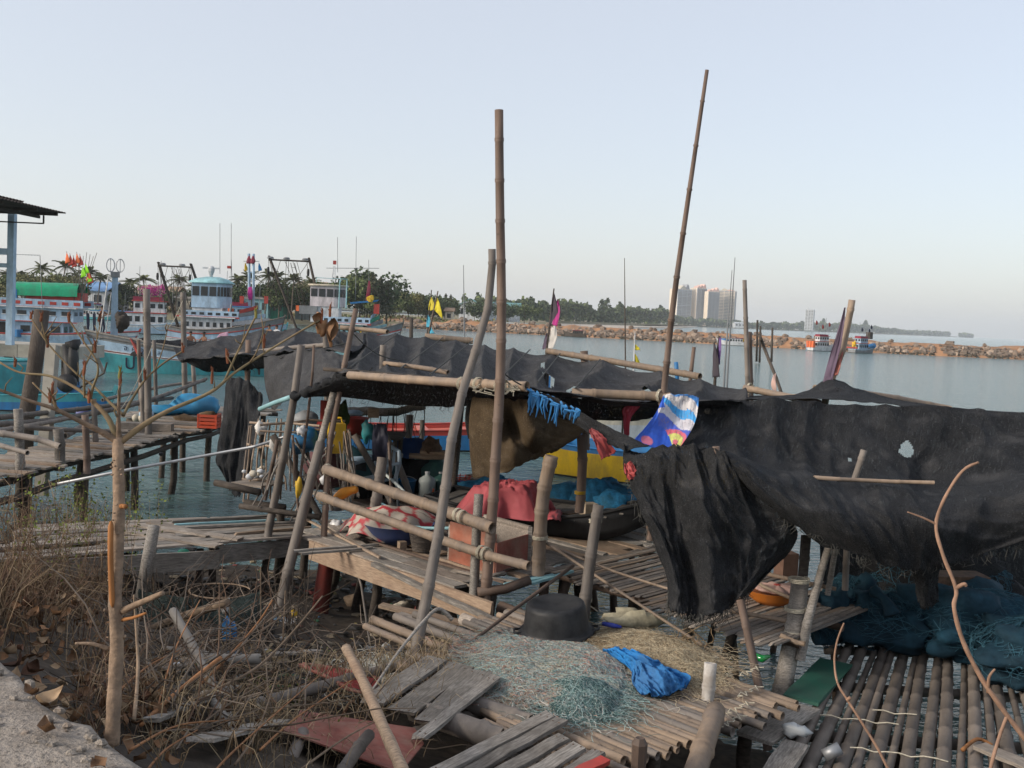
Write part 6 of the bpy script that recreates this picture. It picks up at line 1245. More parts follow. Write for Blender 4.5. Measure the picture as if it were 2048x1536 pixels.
# ---- flags on poles
def flagpole(label, base, tip, r, flags, m=BAMG):
    t = thing('flag_pole', label, 'flag', P(*base)); MB().tube([P(*base)-V((0, 0, 1.2)), P(*base), P(*tip)], [r*1.2, r*1.1, r*.6], 6).build('pole', m, t)
    for k, (rows, fm) in enumerate(flags): cloth('flag', [pr(*q) for q in rows], fm, t, 8, 14, .05, 2.5, k*3+base[0]*.1)
    return t
FLY = pm('flag_yellow', (.62, .52, .03), rough=.7); FLB = pm('flag_blue', (.06, .36, .52), rough=.7); FLK = pm('flag_black', (.05, .04, .055), rough=.8); FLM = pm('flag_magenta', (.42, .03, .22), rough=.7); FLW = pm('flag_white', (.6, .58, .55), rough=.7); FLP = pm('flag_purple', (.13, .09, .14), rough=.8)
flagpole('bamboo flag pole with large yellow and blue flags, before the spit', (858, 664, 27), (876, 582, 27), .03, [([[(873, 597, 27), (876, 597, 27)], [(868, 620, 27), (881, 612, 26.9)], [(866, 616, 27), (886, 640, 26.9)]], FLY), ([[(860, 656, 27), (862, 655, 27)], [(858, 665, 27), (867, 664, 26.9)], [(857, 668, 27), (870, 667, 26.9)]], FLB)], BAMR)
flagpole('bamboo flag pole with smaller yellow and teal flags, before the spit', (855, 664, 27.6), (863, 580, 27.6), .025, [([[(861, 594, 27.6), (864, 594, 27.6)], [(858, 608, 27.6), (868, 606, 27.5)], [(857, 620, 27.6), (868, 622, 27.5)]], FLY), ([[(855, 631, 27.6), (857, 630, 27.6)], [(853, 645, 27.6), (861, 643, 27.5)], [(853, 654, 27.6), (863, 656, 27.5)]], FLB)], WOODD)
flagpole('flag pole with dark purple flag beside a magenta one', (1093, 700, 20), (1108, 577, 20), .025, [([[(1106, 584, 20), (1108, 584, 20)], [(1102, 620, 20), (1116, 618, 19.9)], [(1098, 655, 20), (1112, 632, 19.9)]], FLK), ([[(1092, 668, 20), (1094, 668, 20)], [(1088, 682, 20), (1096, 680, 20)], [(1084, 698, 20), (1094, 698, 20)]], FLP)], WOODD)
flagpole('flag pole with magenta and white flags beside a dark purple one', (1098, 702, 20.3), (1116, 598, 20.3), .025, [([[(1114, 602, 20.3), (1117, 602, 20.3)], [(1108, 630, 20.3), (1120, 626, 20.2)], [(1104, 650, 20.3), (1114, 652, 20.2)]], FLM), ([[(1103, 655, 20.3), (1112, 652, 20.3)], [(1098, 680, 20.3), (1114, 675, 20.2)], [(1092, 698, 20.3), (1106, 698, 20.2)]], FLW)], BAMR)
flagpole('white pole with two small yellow pennants rising behind the net roof', (1268, 726, 22), (1270, 665, 22), .018, [([[(1268, 684, 22), (1269, 690, 22)], [(1270, 690, 22), (1276, 694, 22)], [(1267, 699, 22), (1281, 702, 22)]], FLY), ([[(1268, 706, 22), (1269, 710, 22)], [(1269, 712, 22), (1276, 716, 22)], [(1267, 725, 22), (1280, 727, 22)]], FLY)], WHITE)
flagpole('dark flag pole with furled purple and black flags before the towers', (1430, 760, 17), (1438, 672, 17), .025, [([[(1437, 676, 17), (1441, 676, 17)], [(1436, 700, 17), (1442, 698, 16.9)], [(1434, 728, 17), (1440, 730, 16.9)]], pm('flag_violet', (.14, .08, .24))), ([[(1427, 688, 17), (1430, 688, 17)], [(1426, 715, 17), (1436, 715, 16.9)], [(1425, 755, 17), (1440, 755, 16.9)]], FLK)], WOODD)
rag('rag_flag', 'long purple rag furled along the slanting bamboo post', [[(1688, 616, 14.9), (1691, 616, 14.9)], [(1676, 660, 14.9), (1686, 662, 14.8)], [(1660, 710, 14.9), (1676, 715, 14.8)], [(1648, 755, 14.9), (1664, 762, 14.8)], [(1644, 772, 14.9), (1660, 774, 14.8)]], FLP, 8, 30, .06, 3, 'flag')
rag('rag_flag', 'pale red ribbon tied at the foot of the slanting bamboo post', [[(1684, 705, 14.85), (1687, 704, 14.85)], [(1672, 730, 14.85), (1682, 728, 14.8)], [(1662, 755, 14.85), (1676, 750, 14.8)]], pm('cloth_salmon', (.5, .16, .12)), 6, 14, .05, 4, 'flag')
rag('rag_flag', 'pale pink rag hanging on the dark slanting stake', [[(1547, 750, 28.9), (1552, 746, 28.9)], [(1542, 768, 28.9), (1552, 766, 28.8)], [(1546, 780, 28.9), (1553, 784, 28.8)]], pm('cloth_palepink', (.55, .36, .31)), 6, 10, .05, 4, 'flag')
o = MB().tube(pr((1352, 724, 24), (1354, 745, 24), (1355, 800, 24)), .05, 8).build('plastic_pipe', BLUE, None, True); tag(o, 'bright blue pipe stub standing behind the net roof', 'pipe')
# ================================================================ CLUTTER
RUB = mat('black_rubber', (.022, .023, .025), .55, .3, 8, bump=.1, dirt=(.06, .06, .06), da=.5, ds=4)
c = G(1113, 1268, 1.32); rt = thing('rubber_basin', 'black rubber basin upside down on the bamboo deck', 'basin', c)
tl = Matrix.Rotation(rad(-5), 3, 'Y') @ Matrix.Rotation(rad(4), 3, 'X')
MB().lathe([(.35, .0), (.362, .008), (.362, .022), (.345, .03), (.318, .036), (.312, .06), (.298, .15), (.282, .25), (.272, .278), (.25, .29), (.21, .291), (.2, .282), (0, .281)], 44, c+V((0, 0, .02)), rot=tl).build('shell', RUB, rt, True)
for s in (-1, 1): MB().tube([c+tl @ V((s*.33, -.06, .04)), c+tl @ V((s*.40, -.04, .05)), c+tl @ V((s*.40, .04, .05)), c+tl @ V((s*.33, .06, .04))], .012, 6).build('handle', RUB, rt, True)
# ---- nets on the deck
def strand_mat(name, col): return leaf_mat(name, col, .35)
def net_heap(label, poly, cols, n, hmax, seed, r=.0025, amp=.1, loops=.5, z0=1.305):
    rr = random.Random(seed); pts = [G(*p, z0) for p in poly]; cx = sum((p for p in pts), V())/len(pts); t = thing('fishing_net', label, 'fishing net', cx)
    def inside(p):
        c_ = False; j = len(pts)-1
        for i in range(len(pts)):
            if (pts[i].y > p.y) != (pts[j].y > p.y) and p.x < (pts[j].x-pts[i].x)*(p.y-pts[i].y)/(pts[j].y-pts[i].y)+pts[i].x: c_ = not c_
            j = i
        return c_
    def edge(p): return min((V((p.x, p.y))-V((q.x, q.y))).length for q in [lerp(pts[i], pts[(i+1) % len(pts)], k/6) for i in range(len(pts)) for k in range(6)])
    def hgt(p): return hmax*min(1, edge(p)/.28)**.6*(.55+.7*abs(nz(p.x*2.6, p.y*2.6, seed)))
    xs = [p.x for p in pts]; ys = [p.y for p in pts]; mb = MB(); x0, x1, y0, y1 = min(xs), max(xs), min(ys), max(ys); nx = 46
    o = len(mb.v); mb.grid(lambda u, v: (lambda q: (q.x, q.y, z0-.01+(hgt(q)*.85+.03*nz(q.x*9, q.y*9, seed)*hmax*4 if inside(q) else 0)))(V((lerp(x0, x1, u), lerp(y0, y1, v), 0))), nx, nx)
    keep = [f for f in mb.f if all(inside(mb.v[i]) for i in f)]; mb.f = keep; mb.m = [0]*len(keep); mb.build('netting', cols[0][1], t, True)
    mss = []
    for k, (share, base, m) in enumerate(cols):
        q = MB()
        for _ in range(int(n*share)):
            while True:
                p = V((rr.uniform(x0, x1), rr.uniform(y0, y1), 0))
                if inside(p) and nz(p.x*1.8, p.y*1.8, seed+k*5) > -.25: break
            a = rr.uniform(0, 6.28); path = []; kk = rr.randint(7, 18); turn = rr.gauss(0, .35); st = rr.uniform(.012, .05)
            for i in range(kk):
                path.append(V((p.x, p.y, z0+(hgt(p) if inside(p) else 0)+rr.uniform(0, .025)))); a += turn+rr.gauss(0, .35); p = p+V((math.cos(a)*st, math.sin(a)*st, 0))
            q.tube(path, r*rr.uniform(.6, 1.3), 3, False)
        tag(q.build('strands', m, t), None, None, kind='stuff')
    return t
NT = [mat('net_teal', (.25, .30, .29), .9, .5, 30, rnd=0, bump=.8, dirt=(.2, .19, .15), da=.8, ds=5), mat('net_tan', (.31, .26, .18), .9, .4, 30, rnd=0, bump=.8, dirt=(.14, .11, .075), da=.8, ds=5)]
SM = {k: strand_mat('strand_'+k, v) for k, v in dict(teal=(.27, .37, .36), grey=(.40, .40, .37), tan=(.42, .35, .24), pink=(.42, .22, .17), dark=(.07, .13, .125), cream=(.42, .38, .28), brown=(.2, .14, .08)).items()}
net_heap('tangled pale teal and pink fishing net heap in front of the basin', [(938, 1300), (960, 1278), (1020, 1274), (1090, 1288), (1180, 1292), (1250, 1325), (1240, 1385), (1190, 1415), (1110, 1428), (1040, 1405), (975, 1372), (935, 1330)], [(.42, NT[0], SM['teal']), (.3, None, SM['grey']), (.14, None, SM['pink']), (.14, None, SM['cream'])], 3800, .10, 3, r=.0015)
net_heap('dense dark green fishing net clump at the edge of the paler heap', [(1090, 1380), (1150, 1368), (1215, 1372), (1238, 1395), (1215, 1430), (1150, 1438), (1100, 1425)], [(.5, NT[0], SM['dark']), (.4, None, SM['teal']), (.1, None, SM['grey'])], 2000, .16, 4, r=.0017)
net_heap('loose tan monofilament fishing net spread behind the blue cloth', [(1150, 1282), (1215, 1262), (1300, 1268), (1380, 1290), (1432, 1325), (1425, 1372), (1385, 1385), (1300, 1345), (1215, 1330)], [(.7, NT[1], SM['tan']), (.2, None, SM['brown']), (.1, None, SM['cream'])], 3400, .11, 5, r=.0013)
net_heap('grey nylon net scrap lying below the red framed scoop net', [(690, 1340), (760, 1312), (820, 1330), (800, 1370), (740, 1385), (690, 1380)], [(.6, mat('net_grey', (.2, .2, .2), .9, .4, 20, rnd=0, bump=.6), SM['grey']), (.4, None, SM['cream'])], 500, .1, 6, z0=1.0)
# blue cloth
BLC = pm('cloth_blue', (.02, .2, .52), rough=.85)
def gp(*q): return [G(a, b, 1.33+h) for a, b, h in q]
rows = [gp((1205, 1300, .08), (1240, 1296, .12), (1268, 1302, .06)), gp((1235, 1318, .05), (1262, 1312, .13), (1305, 1322, .06)), gp((1262, 1342, .03), (1295, 1334, .12), (1345, 1340, .05)), gp((1264, 1368, .02), (1310, 1352, .13), (1378, 1356, .05)), gp((1282, 1390, .0), (1325, 1392, .02), (1372, 1376, .0))]
tag(cloth('blue_cloth', rows, BLC, None, 60, 70, .11, 3.6, 3), 'crumpled bright blue cloth lying on the tan net', 'cloth')
tag(MB().tube(pr((1205, 1247, 9.35), (1225, 1251, 9.3), (1243, 1254, 9.3)), [.02, .025, .012], 8).build('plastic_grip', pm('plastic_navy', (.03, .05, .32)), None, True), 'short navy blue plastic handle lying behind the nets', 'handle')
MB_ = MB(); MB_.blob(G(1265, 1243, 1.34), (.26, .16, .1), 14, 8, .4, seed=9); tag(MB_.build('cream_sack', mat('sack_cream', (.36, .32, .22), .9, .35, 10, bump=.5), None, True), 'dirty cream sack lying under the hanging net', 'sack')
for k in range(5):          # cord coils hanging under the hanging net
    p = P(1380+R.uniform(-18, 30), 1250+R.uniform(0, 30), 9.1); MB_ = MB(); q = [p+V((.1*math.sin(a)*R.uniform(.7, 1.2), .02*math.sin(3*a), -.1+.1*math.cos(a))) for a in [i*.42 for i in range(18)]]
    tag(MB_.tube(q, .004, 4, False).build('cord_loop', SM['brown']), 'brown loop of loose cord dangling below the net skirt', 'cord', 'cord loops below the net skirt')
# ---- painted box
bx = thing('plywood_box', 'open plywood box with orange red painted panels on the platform edge', 'box', G(985, 1150, 1.40)); A, B, C_ = G(897, 1120, 1.40), G(988, 1150, 1.40), G(1057, 1128, 1.40); up = V((0, 0, 1)); D = A+C_-B
REDW = mat('plywood_red', (.24, .08, .062), .75, .3, 5, rnd=.05, bump=.15, dirt=(.30, .2, .15), da=.6, ds=4); ORW = mat('plywood_orange', (.32, .11, .068), .75, .25, 5, rnd=.05, bump=.15, dirt=(.35, .22, .16), da=.6, ds=4)
def panel(a, b, h, th, m, nm, z=0): MB().prism([a+up*z, b+up*z, b+up*(z+h), a+up*(z+h)], (b-a).cross(up).normalized()*-th).build(nm, m, bx)
panel(A, B, .46, .015, ORW, 'panel'); panel(B+V((.02, 0, 0)), C_, .36, .015, REDW, 'panel'); panel(D, C_, .42, .02, WOODP, 'panel'); panel(A, D, .42, .02, WOODP, 'panel'); panel(A+V((.02, .02, .02)), B+V((0, .03, .02)), .01, .5, WOODD, 'floor')
MB().beam(D+up*.43, C_+up*.43, .05, .04).build('rim', WOODP, bx); MB().beam(C_, C_+up*.44, .05, .05, (0, 1, 0)).build('corner_batten', WOODG, bx)
# ---- checked cloth over the blue basin
c = G(795, 1082, 1.4); bs = thing('blue_basin', 'dark blue plastic basin under a red and white dotted cloth', 'basin', c); MB().lathe([(0, .01), (.30, .01), (.42, .14), (.46, .24), (.475, .25), (.45, .24), (.40, .16), (0, .12)], 32, c).build('shell', pm('plastic_blue', (.035, .06, .17), rough=.45), bs, True)
def dcf(u, v):
    a = u*2*math.pi; rr = v*.54*(1+.12*math.sin(3*a+1)+.08*math.sin(5*a)); x, y = rr*1.25*math.cos(a), rr*.8*math.sin(a); z = .42-.15*min(1, v*1.3)**2-.22*max(0, v-.7)/.3*(.75+.25*math.sin(7*a))+.035*nz(x*5, y*5, 2); return c+V((x-.1, y+.12, max(.01, z)))
mb = MB(); mb.grid(dcf, 96, 26); dc = mb.build('dotted_cloth', PRINT, None, True, solid=.004); tag(dc, 'red cloth with cream dots draped over the blue basin', 'cloth'); at = dc.data.color_attributes.new('print', 'FLOAT_COLOR', 'POINT')
for i, q in enumerate(mb.v):
    x, y = (q.x-c.x)/.2+.5*math.floor((q.y-c.y)/.18)+.15*nz(q.x*6, q.y*6), (q.y-c.y)/.18+.15*nz(q.x*6, q.y*6, 4); d = math.hypot((x % 1)-.5, (y % 1)-.5); at.data[i].color = ((.46, .40, .33, 1) if d < .44 else (.42, .04, .05, 1))
MB_ = MB(); MB_.blob(G(672, 1050, 1.42), (.08, .07, .07), 10, 7, .3, seed=2); tag(MB_.build('plastic_bag', pm('plastic_white', (.62, .62, .62), rough=.3), None, True), 'knotted white plastic bag beside the dotted cloth', 'bag')
cw = thing('wicker_basket', 'small dark woven basket beside the orange box', 'basket', G(845, 1100, 1.4)); cc = G(845, 1100, 1.4)
for k in range(7): MB().lathe([(.13+k*.006, k*.03), (.135+k*.006, k*.03+.015), (.13+k*.006, k*.03+.028)], 16, cc).build('band', WOODD, cw, True)
tag(MB().box(cc+V((-.25, -.02, .05)), (.09, .09, .1), .5).build('wood_block', WOODT), 'small tan wood block beside the woven basket', 'block')
# ---- black punt with red tarpaulin
def punt(rt, L, B, H, m, deckm):
    n = 22
    def half(t): return B/2*(1-max(0, (t-.5)/.5)**2.2)*(.75+.25*min(1, t/.25))+.02
    def top(t): return H+.30*max(0, (t-.55)/.45)**2+.06*max(0, (.2-t)/.2)
    def bot(t): return .0+.30*max(0, (t-.78)/.22)**1.6
    mb = MB()
    for s in (1, -1):
        mb.grid(lambda u, v: (-L/2+u*L, s*half(u)*(.8+.2*v), lerp(bot(u), top(u), v)), n, 3)
    mb.grid(lambda u, v: (-L/2+u*L, half(u)*.8*(1-2*v), bot(u)), n, 2); mb.add([(-L/2, half(0)*.8, 0), (-L/2, -half(0)*.8, 0), (-L/2, -half(0), top(0)), (-L/2, half(0), top(0))], [(0, 1, 2, 3)]); mb.build('hull', m, rt, True, solid=.03)
    for k in range(14):
        t = .06+.8*k/13; MB().box((-L/2+t*L, 0, top(t)-.04), (L*.8/13*.93, half(t)*1.9, .02)).build('deck_plank', deckm, rt)
    for s in (1, -1): MB().tube([(-L/2+i/n*L, s*half(i/n), top(i/n)) for i in range(n+1)], .025, 6).build('gunwale', m, rt)
pt_ = thing('punt', 'tarry black flat bottomed boat with plank deck carrying the red tarpaulin', 'boat'); punt(pt_, 3.2, 1.2, .27, pm('tar_black', (.012, .012, .013), rough=.6), WOODG)
a, b = P(1290, 1040, 13.2), P(860, 1052, 14.4); dd = (a-b).normalized(); cen = a-dd*1.48; pt_.location = (cen.x, cen.y, 1.40); pt_.rotation_euler = (0, 0, math.atan2(dd.y, dd.x))
DZ = 1.40+.25
TAR = mat('red_tarpaulin', (.37, .075, .09), .65, .18, 4, rnd=0, bump=.1, dirt=(.28, .07, .07), da=.5, ds=1.5)
c = G(1008, 1028, DZ)
def tf(u, v):
    a = u*2*math.pi; rr = min(1, v*1.08); sx = .62*(1+.08*math.sin(4*a+.5)); sy = .42*(1+.08*math.sin(5*a)); k = rr**1.0; top_ = .40+.06*math.cos(a)*rr
    z = top_*(1-max(0, (k-.62)/.38)**1.2)+(.05*nz(math.cos(a)*k*4, math.sin(a)*k*4, 3)+.09*(.2-abs(nz(math.cos(a)*k*5, math.sin(a)*k*6, 7)))+.05*(.2-abs(nz(math.cos(a)*k*11, math.sin(a)*k*12, 9))))*(1 if k < .98 else 0); fl = 1+.16*max(0, k-.7)/.3*math.sin(11*a+2*math.sin(3*a))
    return c+V((sx*k*fl*math.cos(a), sy*k*fl*math.sin(a), max(.012, z)))
mb = MB(); mb.grid(tf, 120, 34); tg = mb.build('red_tarpaulin', TAR, None, True, solid=.006); tag(tg, 'faded red tarpaulin covering a bulky load on the black boat', 'tarpaulin')
o = cloth('red_tarpaulin', [[G(1080, 1022, DZ+.02), G(1112, 1018, DZ+.10), G(1125, 1024, DZ+.02)], [G(1078, 1040, DZ+.02), G(1108, 1040, DZ+.12), G(1122, 1042, DZ+.02)]], TAR, None, 20, 14, .05, 3, 4); tag(o, 'loose corner of red tarpaulin spilling over the boat side', 'tarpaulin')
o = MB(); q = P(1178, 1018, 13.3); q.z = DZ-.01; o.box(q+V((0, 0, .1)), (.19, .17, .2), .4); tag(o.build('concrete_block', mat('block_tan', (.36, .29, .21), .9, .3, 14, bump=.5)), 'rough tan concrete block standing at the foot of the post', 'block')
plank(None, G(1130, 1028, DZ+.015), G(1200, 1014, DZ+.015), .14, .025, WOODT); tag(bpy.data.objects[list(WLOC)[-1]], 'tan plank lying on the black boat beside the concrete block', 'board')
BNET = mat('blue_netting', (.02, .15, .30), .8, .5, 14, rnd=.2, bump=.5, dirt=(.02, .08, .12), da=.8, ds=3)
for i, (px, py, Y, rx, rz, lab) in enumerate(((985, 975, 15.5, .5, .22, 'blue net bundle behind the red tarpaulin'), (1060, 985, 15.2, .45, .2, 'low blue net bundle beside the thick bamboo post'), (1140, 988, 15, .5, .22, 'blue net bundle behind the concrete block'), (1205, 990, 14.6, .42, .26, 'bulging blue net bundle close to the hanging net'), (1230, 1005, 13.8, .35, .2, 'small blue net bundle under the edge of the hanging net'))):
    p = P(px, py+12, Y); p.z = max(1.42, p.z-.1); mb = MB(); mb.blob(p+V((0, 0, rz*.6)), (rx, rx*.6, rz), 16, 10, .3, seed=i*3+1); tag(mb.build('net_bundle', BNET, None, True), lab, 'net bundle')
# ---- behind the rails: jugs, jar, chair, crates
PLW = mat('milky_plastic', (.40, .44, .43), .4, .1, 3, rnd=0, bump=0)
def jug(p, r, h, m, label, name='plastic_jug'):
    t = thing(name, label, 'jug', p); MB().lathe([(0, 0), (r*.93, 0), (r, .03), (r, h*.62), (r*.9, h*.74), (r*.35, h*.86), (r*.26, h*.88), (r*.26, h*.97), (0, h*.97)], 22, p).build('body', m, t, True); MB().lathe([(r*.3, 0), (r*.3, h*.06), (0, h*.065)], 14, p+V((0, 0, h*.95))).build('cap', WHITE, t, True); return t
jug(G(853, 994, 1.39), .135, .40, PLW, 'milky plastic water jug standing in front of the green jar')
GJ = mat('green_glaze', (.06, .15, .135), .35, .25, 5, rnd=0, bump=.05, dirt=(.03, .06, .06), da=.7)
p = G(858, 978, 1.39); t = thing('glazed_jar', 'big green glazed jar behind the milky water jug', 'jar', p); MB().lathe([(0, 0), (.26, 0), (.36, .18), (.37, .32), (.30, .46), (.24, .5), (.25, .54), (.2, .54), (0, .5)], 28, p).build('body', GJ, t, True)
t2_ = thing('plank_stack', 'two tan planks laid crosswise over the green jar as a lid', 'planks', p+V((0, 0, .55))); plank(t2_, p+V((-.33, -.2, .565)), p+V((.3, -.12, .565)), .34, .045, WOODT, 'plank'); plank(t2_, p+V((-.16, .02, .61)), p+V((.38, -.02, .61)), .24, .05, WOODT, 'plank')
cr = thing('plastic_crate', 'violet blue plastic crate with a red basket on top', 'crate', G(918, 992, 1.39)); p = G(918, 992, 1.39)
VIO = pm('plastic_violet', (.07, .08, .34)); 
for dx, dy, sx, sy in ((0, -.13, .34, .02), (0, .13, .34, .02), (-.16, 0, .02, .28), (.16, 0, .02, .28)): MB().box(p+V((dx, dy, .12)), (sx, sy, .22)).build('side', VIO, cr)
MB().box(p+V((0, 0, .015)), (.32, .26, .02)).build('bottom', VIO, cr)
rb = thing('red_basket', 'shallow red plastic basket sitting on the violet crate', 'basket', p+V((0, 0, .24)))
for k in range(3): MB().lathe([(.15+.012*k, 0), (.156+.012*k, .012)], 20, p+V((0, 0, .24+k*.035)), sy=.75).build('band', RED, rb, True)
for k in range(12): a = k*.524; MB().tube([p+V((.15*math.cos(a), .112*math.sin(a), .24)), p+V((.18*math.cos(a), .135*math.sin(a), .34))], .008, 4).build('rib', RED, rb)
# monobloc chair
CH = pm('plastic_paleblue', (.42, .52, .60), rough=.4); cb = G(748, 1014, 1.39); ch = thing('plastic_chair', 'pale blue moulded plastic armchair on the platform', 'chair', cb)
def CP(x, y, z): a = rad(-35); return cb+V((x*math.cos(a)-y*math.sin(a), x*math.sin(a)+y*math.cos(a), z))
mb = MB(); mb.grid(lambda u, v: CP(lerp(-.23, .23, u), lerp(-.22, .22, v), .42-.02*math.sin(math.pi*u)), 8, 8); mb.build('seat', CH, ch, True, solid=.012)
for sx in (-1, 1):
    for sy in (-1, 1): MB().tube([CP(sx*.25, sy*.26, 0), CP(sx*.22, sy*.22, .42), CP(sx*.24, sy*.2, .64 if sy > 0 else .62)], [.022, .028, .02], 6).build('leg', CH, ch, True)
    MB().tube([CP(sx*.24, -.22, .63), CP(sx*.26, 0, .65), CP(sx*.24, .24, .66)], .022, 6).build('armrest', CH, ch, True)
    MB().tube([CP(sx*.2, .22, .42), CP(sx*.23, .27, .65), CP(sx*.18, .31, .82), CP(0, .33, .87)], [.03, .03, .03, .034], 7).build('back_frame', CH, ch, True)
for k in (-.1, 0, .1): MB().tube([CP(k*.8, .22, .43), CP(k, .28, .65), CP(k*.8, .32, .84)], [.02, .024, .02], 6).build('back_slat', CH, ch, True)
for pp, r, m, lab in ((((770, 948, 13.5), (800, 975, 13), (832, 1012, 12.6)), .02, PLW, 'white plastic pipe slanting behind the upper rail'), (((765, 1008, 13), (800, 1030, 12.6), (830, 1054, 12.2), (920, 1056, 11.8)), .02, LTEAL, 'pale blue bent water pipe lying behind the lower rail')):
    tag(MB().tube(spline(pr(*pp), 5), r, 8).build('plastic_pipe', m, None, True), lab, 'pipe')
# ---- cluster at the corner of the shelter: rack of sticks, bags, buckets
rk = thing('stick_rack', 'open rack of thin sticks holding shells and floats at the shelter corner', 'rack', P(530, 1000, 14.4))
for k in range(11):
    px = 497+k*9+R.uniform(-3, 3); MB().tube(pr((px+R.uniform(-6, 6), 842+R.uniform(-6, 10), 14.5+R.uniform(-.4, .4)), (px-8, 920, 14.4+R.uniform(-.3, .3)), (px-12+R.uniform(-8, 8), 975+R.uniform(0, 30), 14.4)), .014, 5).build('upright', BAM, rk)
for a, b in (((500, 845, 14.6), (640, 852, 13.8)), ((495, 888, 14.7), (560, 896, 14.2)), ((485, 958, 14.5), (545, 968, 14.2)), ((520, 850, 14), (690, 842, 14.6)), ((520, 862, 14), (700, 860, 14.4))): MB().tube(wavy(P(*a), P(*b), 5, .015), .018, 6).build('rail', BAM, rk)
mb = MB(); p0_, p1_ = P(488, 962, 14.4), P(548, 970, 14.1); mb.beam(p0_, p1_, .5, .03); mb.build('shelf', WOODP, rk)
for k in range(16):
    p = lerp(p0_, p1_, R.random())+V((0, R.uniform(-.2, .2), .06+R.uniform(0, .14))); r = R.uniform(.035, .065); tag(MB().blob(p, (r, r*.8, r*.7), 9, 6, .15, seed=k).build('shell', R.choice((CREAM, WHITE, CREAM)), None, True), 'pale shell or float in the small pile on the rack shelf', 'shell', 'shells on the rack shelf')
for i in range(12):
    a = P(690+R.uniform(-4, 12), 866+R.uniform(-6, 10), 14+R.uniform(-.2, .2)); b = P(700+R.uniform(-16, 22), 985+R.uniform(0, 15), 13.9+R.uniform(-.3, .3)); tag(MB().tube(wavy(a, b, 4, .01), .012, 5).build('thin_stick', R.choice((BAMG, BAM))), 'thin stick in the bundle leaning beside the chair', 'stick', 'sticks leaning beside the chair')
for i in range(22):
    a = P(560+R.uniform(0, 130), 860+R.uniform(0, 50), 14+R.uniform(-.5, .5)); b = a+V((R.uniform(-.5, .5), R.uniform(-.3, .3), R.uniform(-1.0, -.4))); tag(MB().tube(wavy(a, b, 4, .02), .013, 5).build('thin_stick', R.choice((BAMG, BAM, WOODG))), 'loose stick jammed into the clutter at the shelter corner', 'stick', 'sticks at the shelter corner')
def lump(name, label, cat, px, py, Y, rad_, m, seed=0, jit=.25, n=14): 
    mb = MB(); mb.blob(P(px, py, Y), rad_, n, 9, jit, seed=seed); return tag(mb.build(name, m, None, True), label, cat)
lump('net_bag', 'blue net bag stuffed between the sticks at the shelter corner', 'net bag', 605, 880, 14.2, (.24, .2, .17), pm('plastic_bluebag', (.02, .17, .36)), 3, .35)
lump('net_bag', 'small blue bundle tucked above the blue net bag', 'net bag', 625, 865, 14.5, (.2, .16, .1), MATS['plastic_bluebag'], 5, .35)
lump('white_bag', 'white plastic bag tied to the slanting post', 'bag', 603, 862, 13.2, (.06, .05, .07), MATS['plastic_white'], 6, .4); lump('white_bag', 'grey white rag hung on the rack corner', 'bag', 521, 856, 14.2, (.09, .06, .09), FLW, 7, .4); lump('white_bag', 'small white bag hanging between the rack posts', 'bag', 549, 888, 14.1, (.07, .05, .1), FLW, 8, .3)
jc = thing('jerry_can', 'yellow jerry can standing among the sticks', 'jerry can', P(670, 905, 14.2)); q = P(672, 905, 14.2); MB().box(q+V((0, 0, .21)), (.26, .2, .42), .3, taper=.9).build('body', YELLOW, jc); MB().tube([q+V((-.08, 0, .43)), q+V((-.06, 0, .5)), q+V((.06, 0, .5)), q+V((.08, 0, .43))], .015, 6).build('handle', YELLOW, jc)
tb = thing('plank_table', 'rough dark table of planks holding the red bowl', 'table', P(700, 880, 16.5)); tz = P(700, 868, 16.5).z; tx_ = P(700, 868, 16.5).x
for k in range(6): plank(tb, (tx_-.9, 16.1+k*.16, tz), (tx_+.9, 16.1+k*.16, tz), .15, .03, WOODD)
for sx in (-.8, .8):
    for y in (16.1, 16.9): MB().tube([(tx_+sx, y, 1.37), (tx_+sx, y, tz-.016)], .04, 6).build('leg', WOODD, tb)
rb_ = P(706, 864, 16.4); rb_.z = tz+.018; t = thing('red_bowl', 'deep red plastic bowl on the dark table', 'bowl', rb_); MB().lathe([(0, 0), (.15, 0), (.2, .12), (.25, .26), (.27, .27), (.24, .25), (.18, .1), (0, .03)], 26, rb_, rot=None).build('shell', RED, t, True)
lump('food_cover', 'blue and white cloth lying in the red bowl', 'cloth', 706, 826, 16.4, (.17, .15, .05), PALEB, 3); lump('leaf_bundle', 'bundle of dark green leaves beside the red bowl', 'leaves', 686, 838, 15.8, (.1, .1, .24), mat('leafy', (.04, .07, .02), .8, .5, 20), 4, .3)
lump('plastic_bag', 'turquoise plastic bag hanging from the dark branch', 'bag', 735, 862, 15, (.09, .07, .16), pm('plastic_turquoise', (.03, .3, .33), rough=.4), 5, .3)
rag('hanging_jacket', 'navy jacket hanging on the post behind the chair', [[(748, 850, 14.8), (772, 846, 14.8)], [(744, 880, 14.8), (776, 878, 14.7)], [(745, 925, 14.8), (772, 922, 14.75)]], NAVY, 12, 16, .06, 5)
tag(MB().box(P(747, 826, 15.4), (.17, .04, .15), .2).build('wood_plaque', WOODT), 'small square wooden board nailed to the dark branch', 'board')
BBm = tag(stick('branch_beam', spline(pr((660, 826, 17.5), (720, 822, 17.2), (770, 824, 17), (815, 818, 17), (850, 812, 17)), 4), .085, .06, WOODG, None, 9, .01), 'thick grey tree limb lashed level behind the table', 'beam')
for k in range(26):
    px = R.uniform(690, 850); p = P(px, 820, 17+R.uniform(-.2, .2)); L_ = R.uniform(.25, .9); tag(MB().tube([p, p+V((R.uniform(-.05, .05), 0, -L_*.5)), p+V((R.uniform(-.08, .08), 0, -L_))], .006, 4).build('cord', ROPED, BBm), None, None)
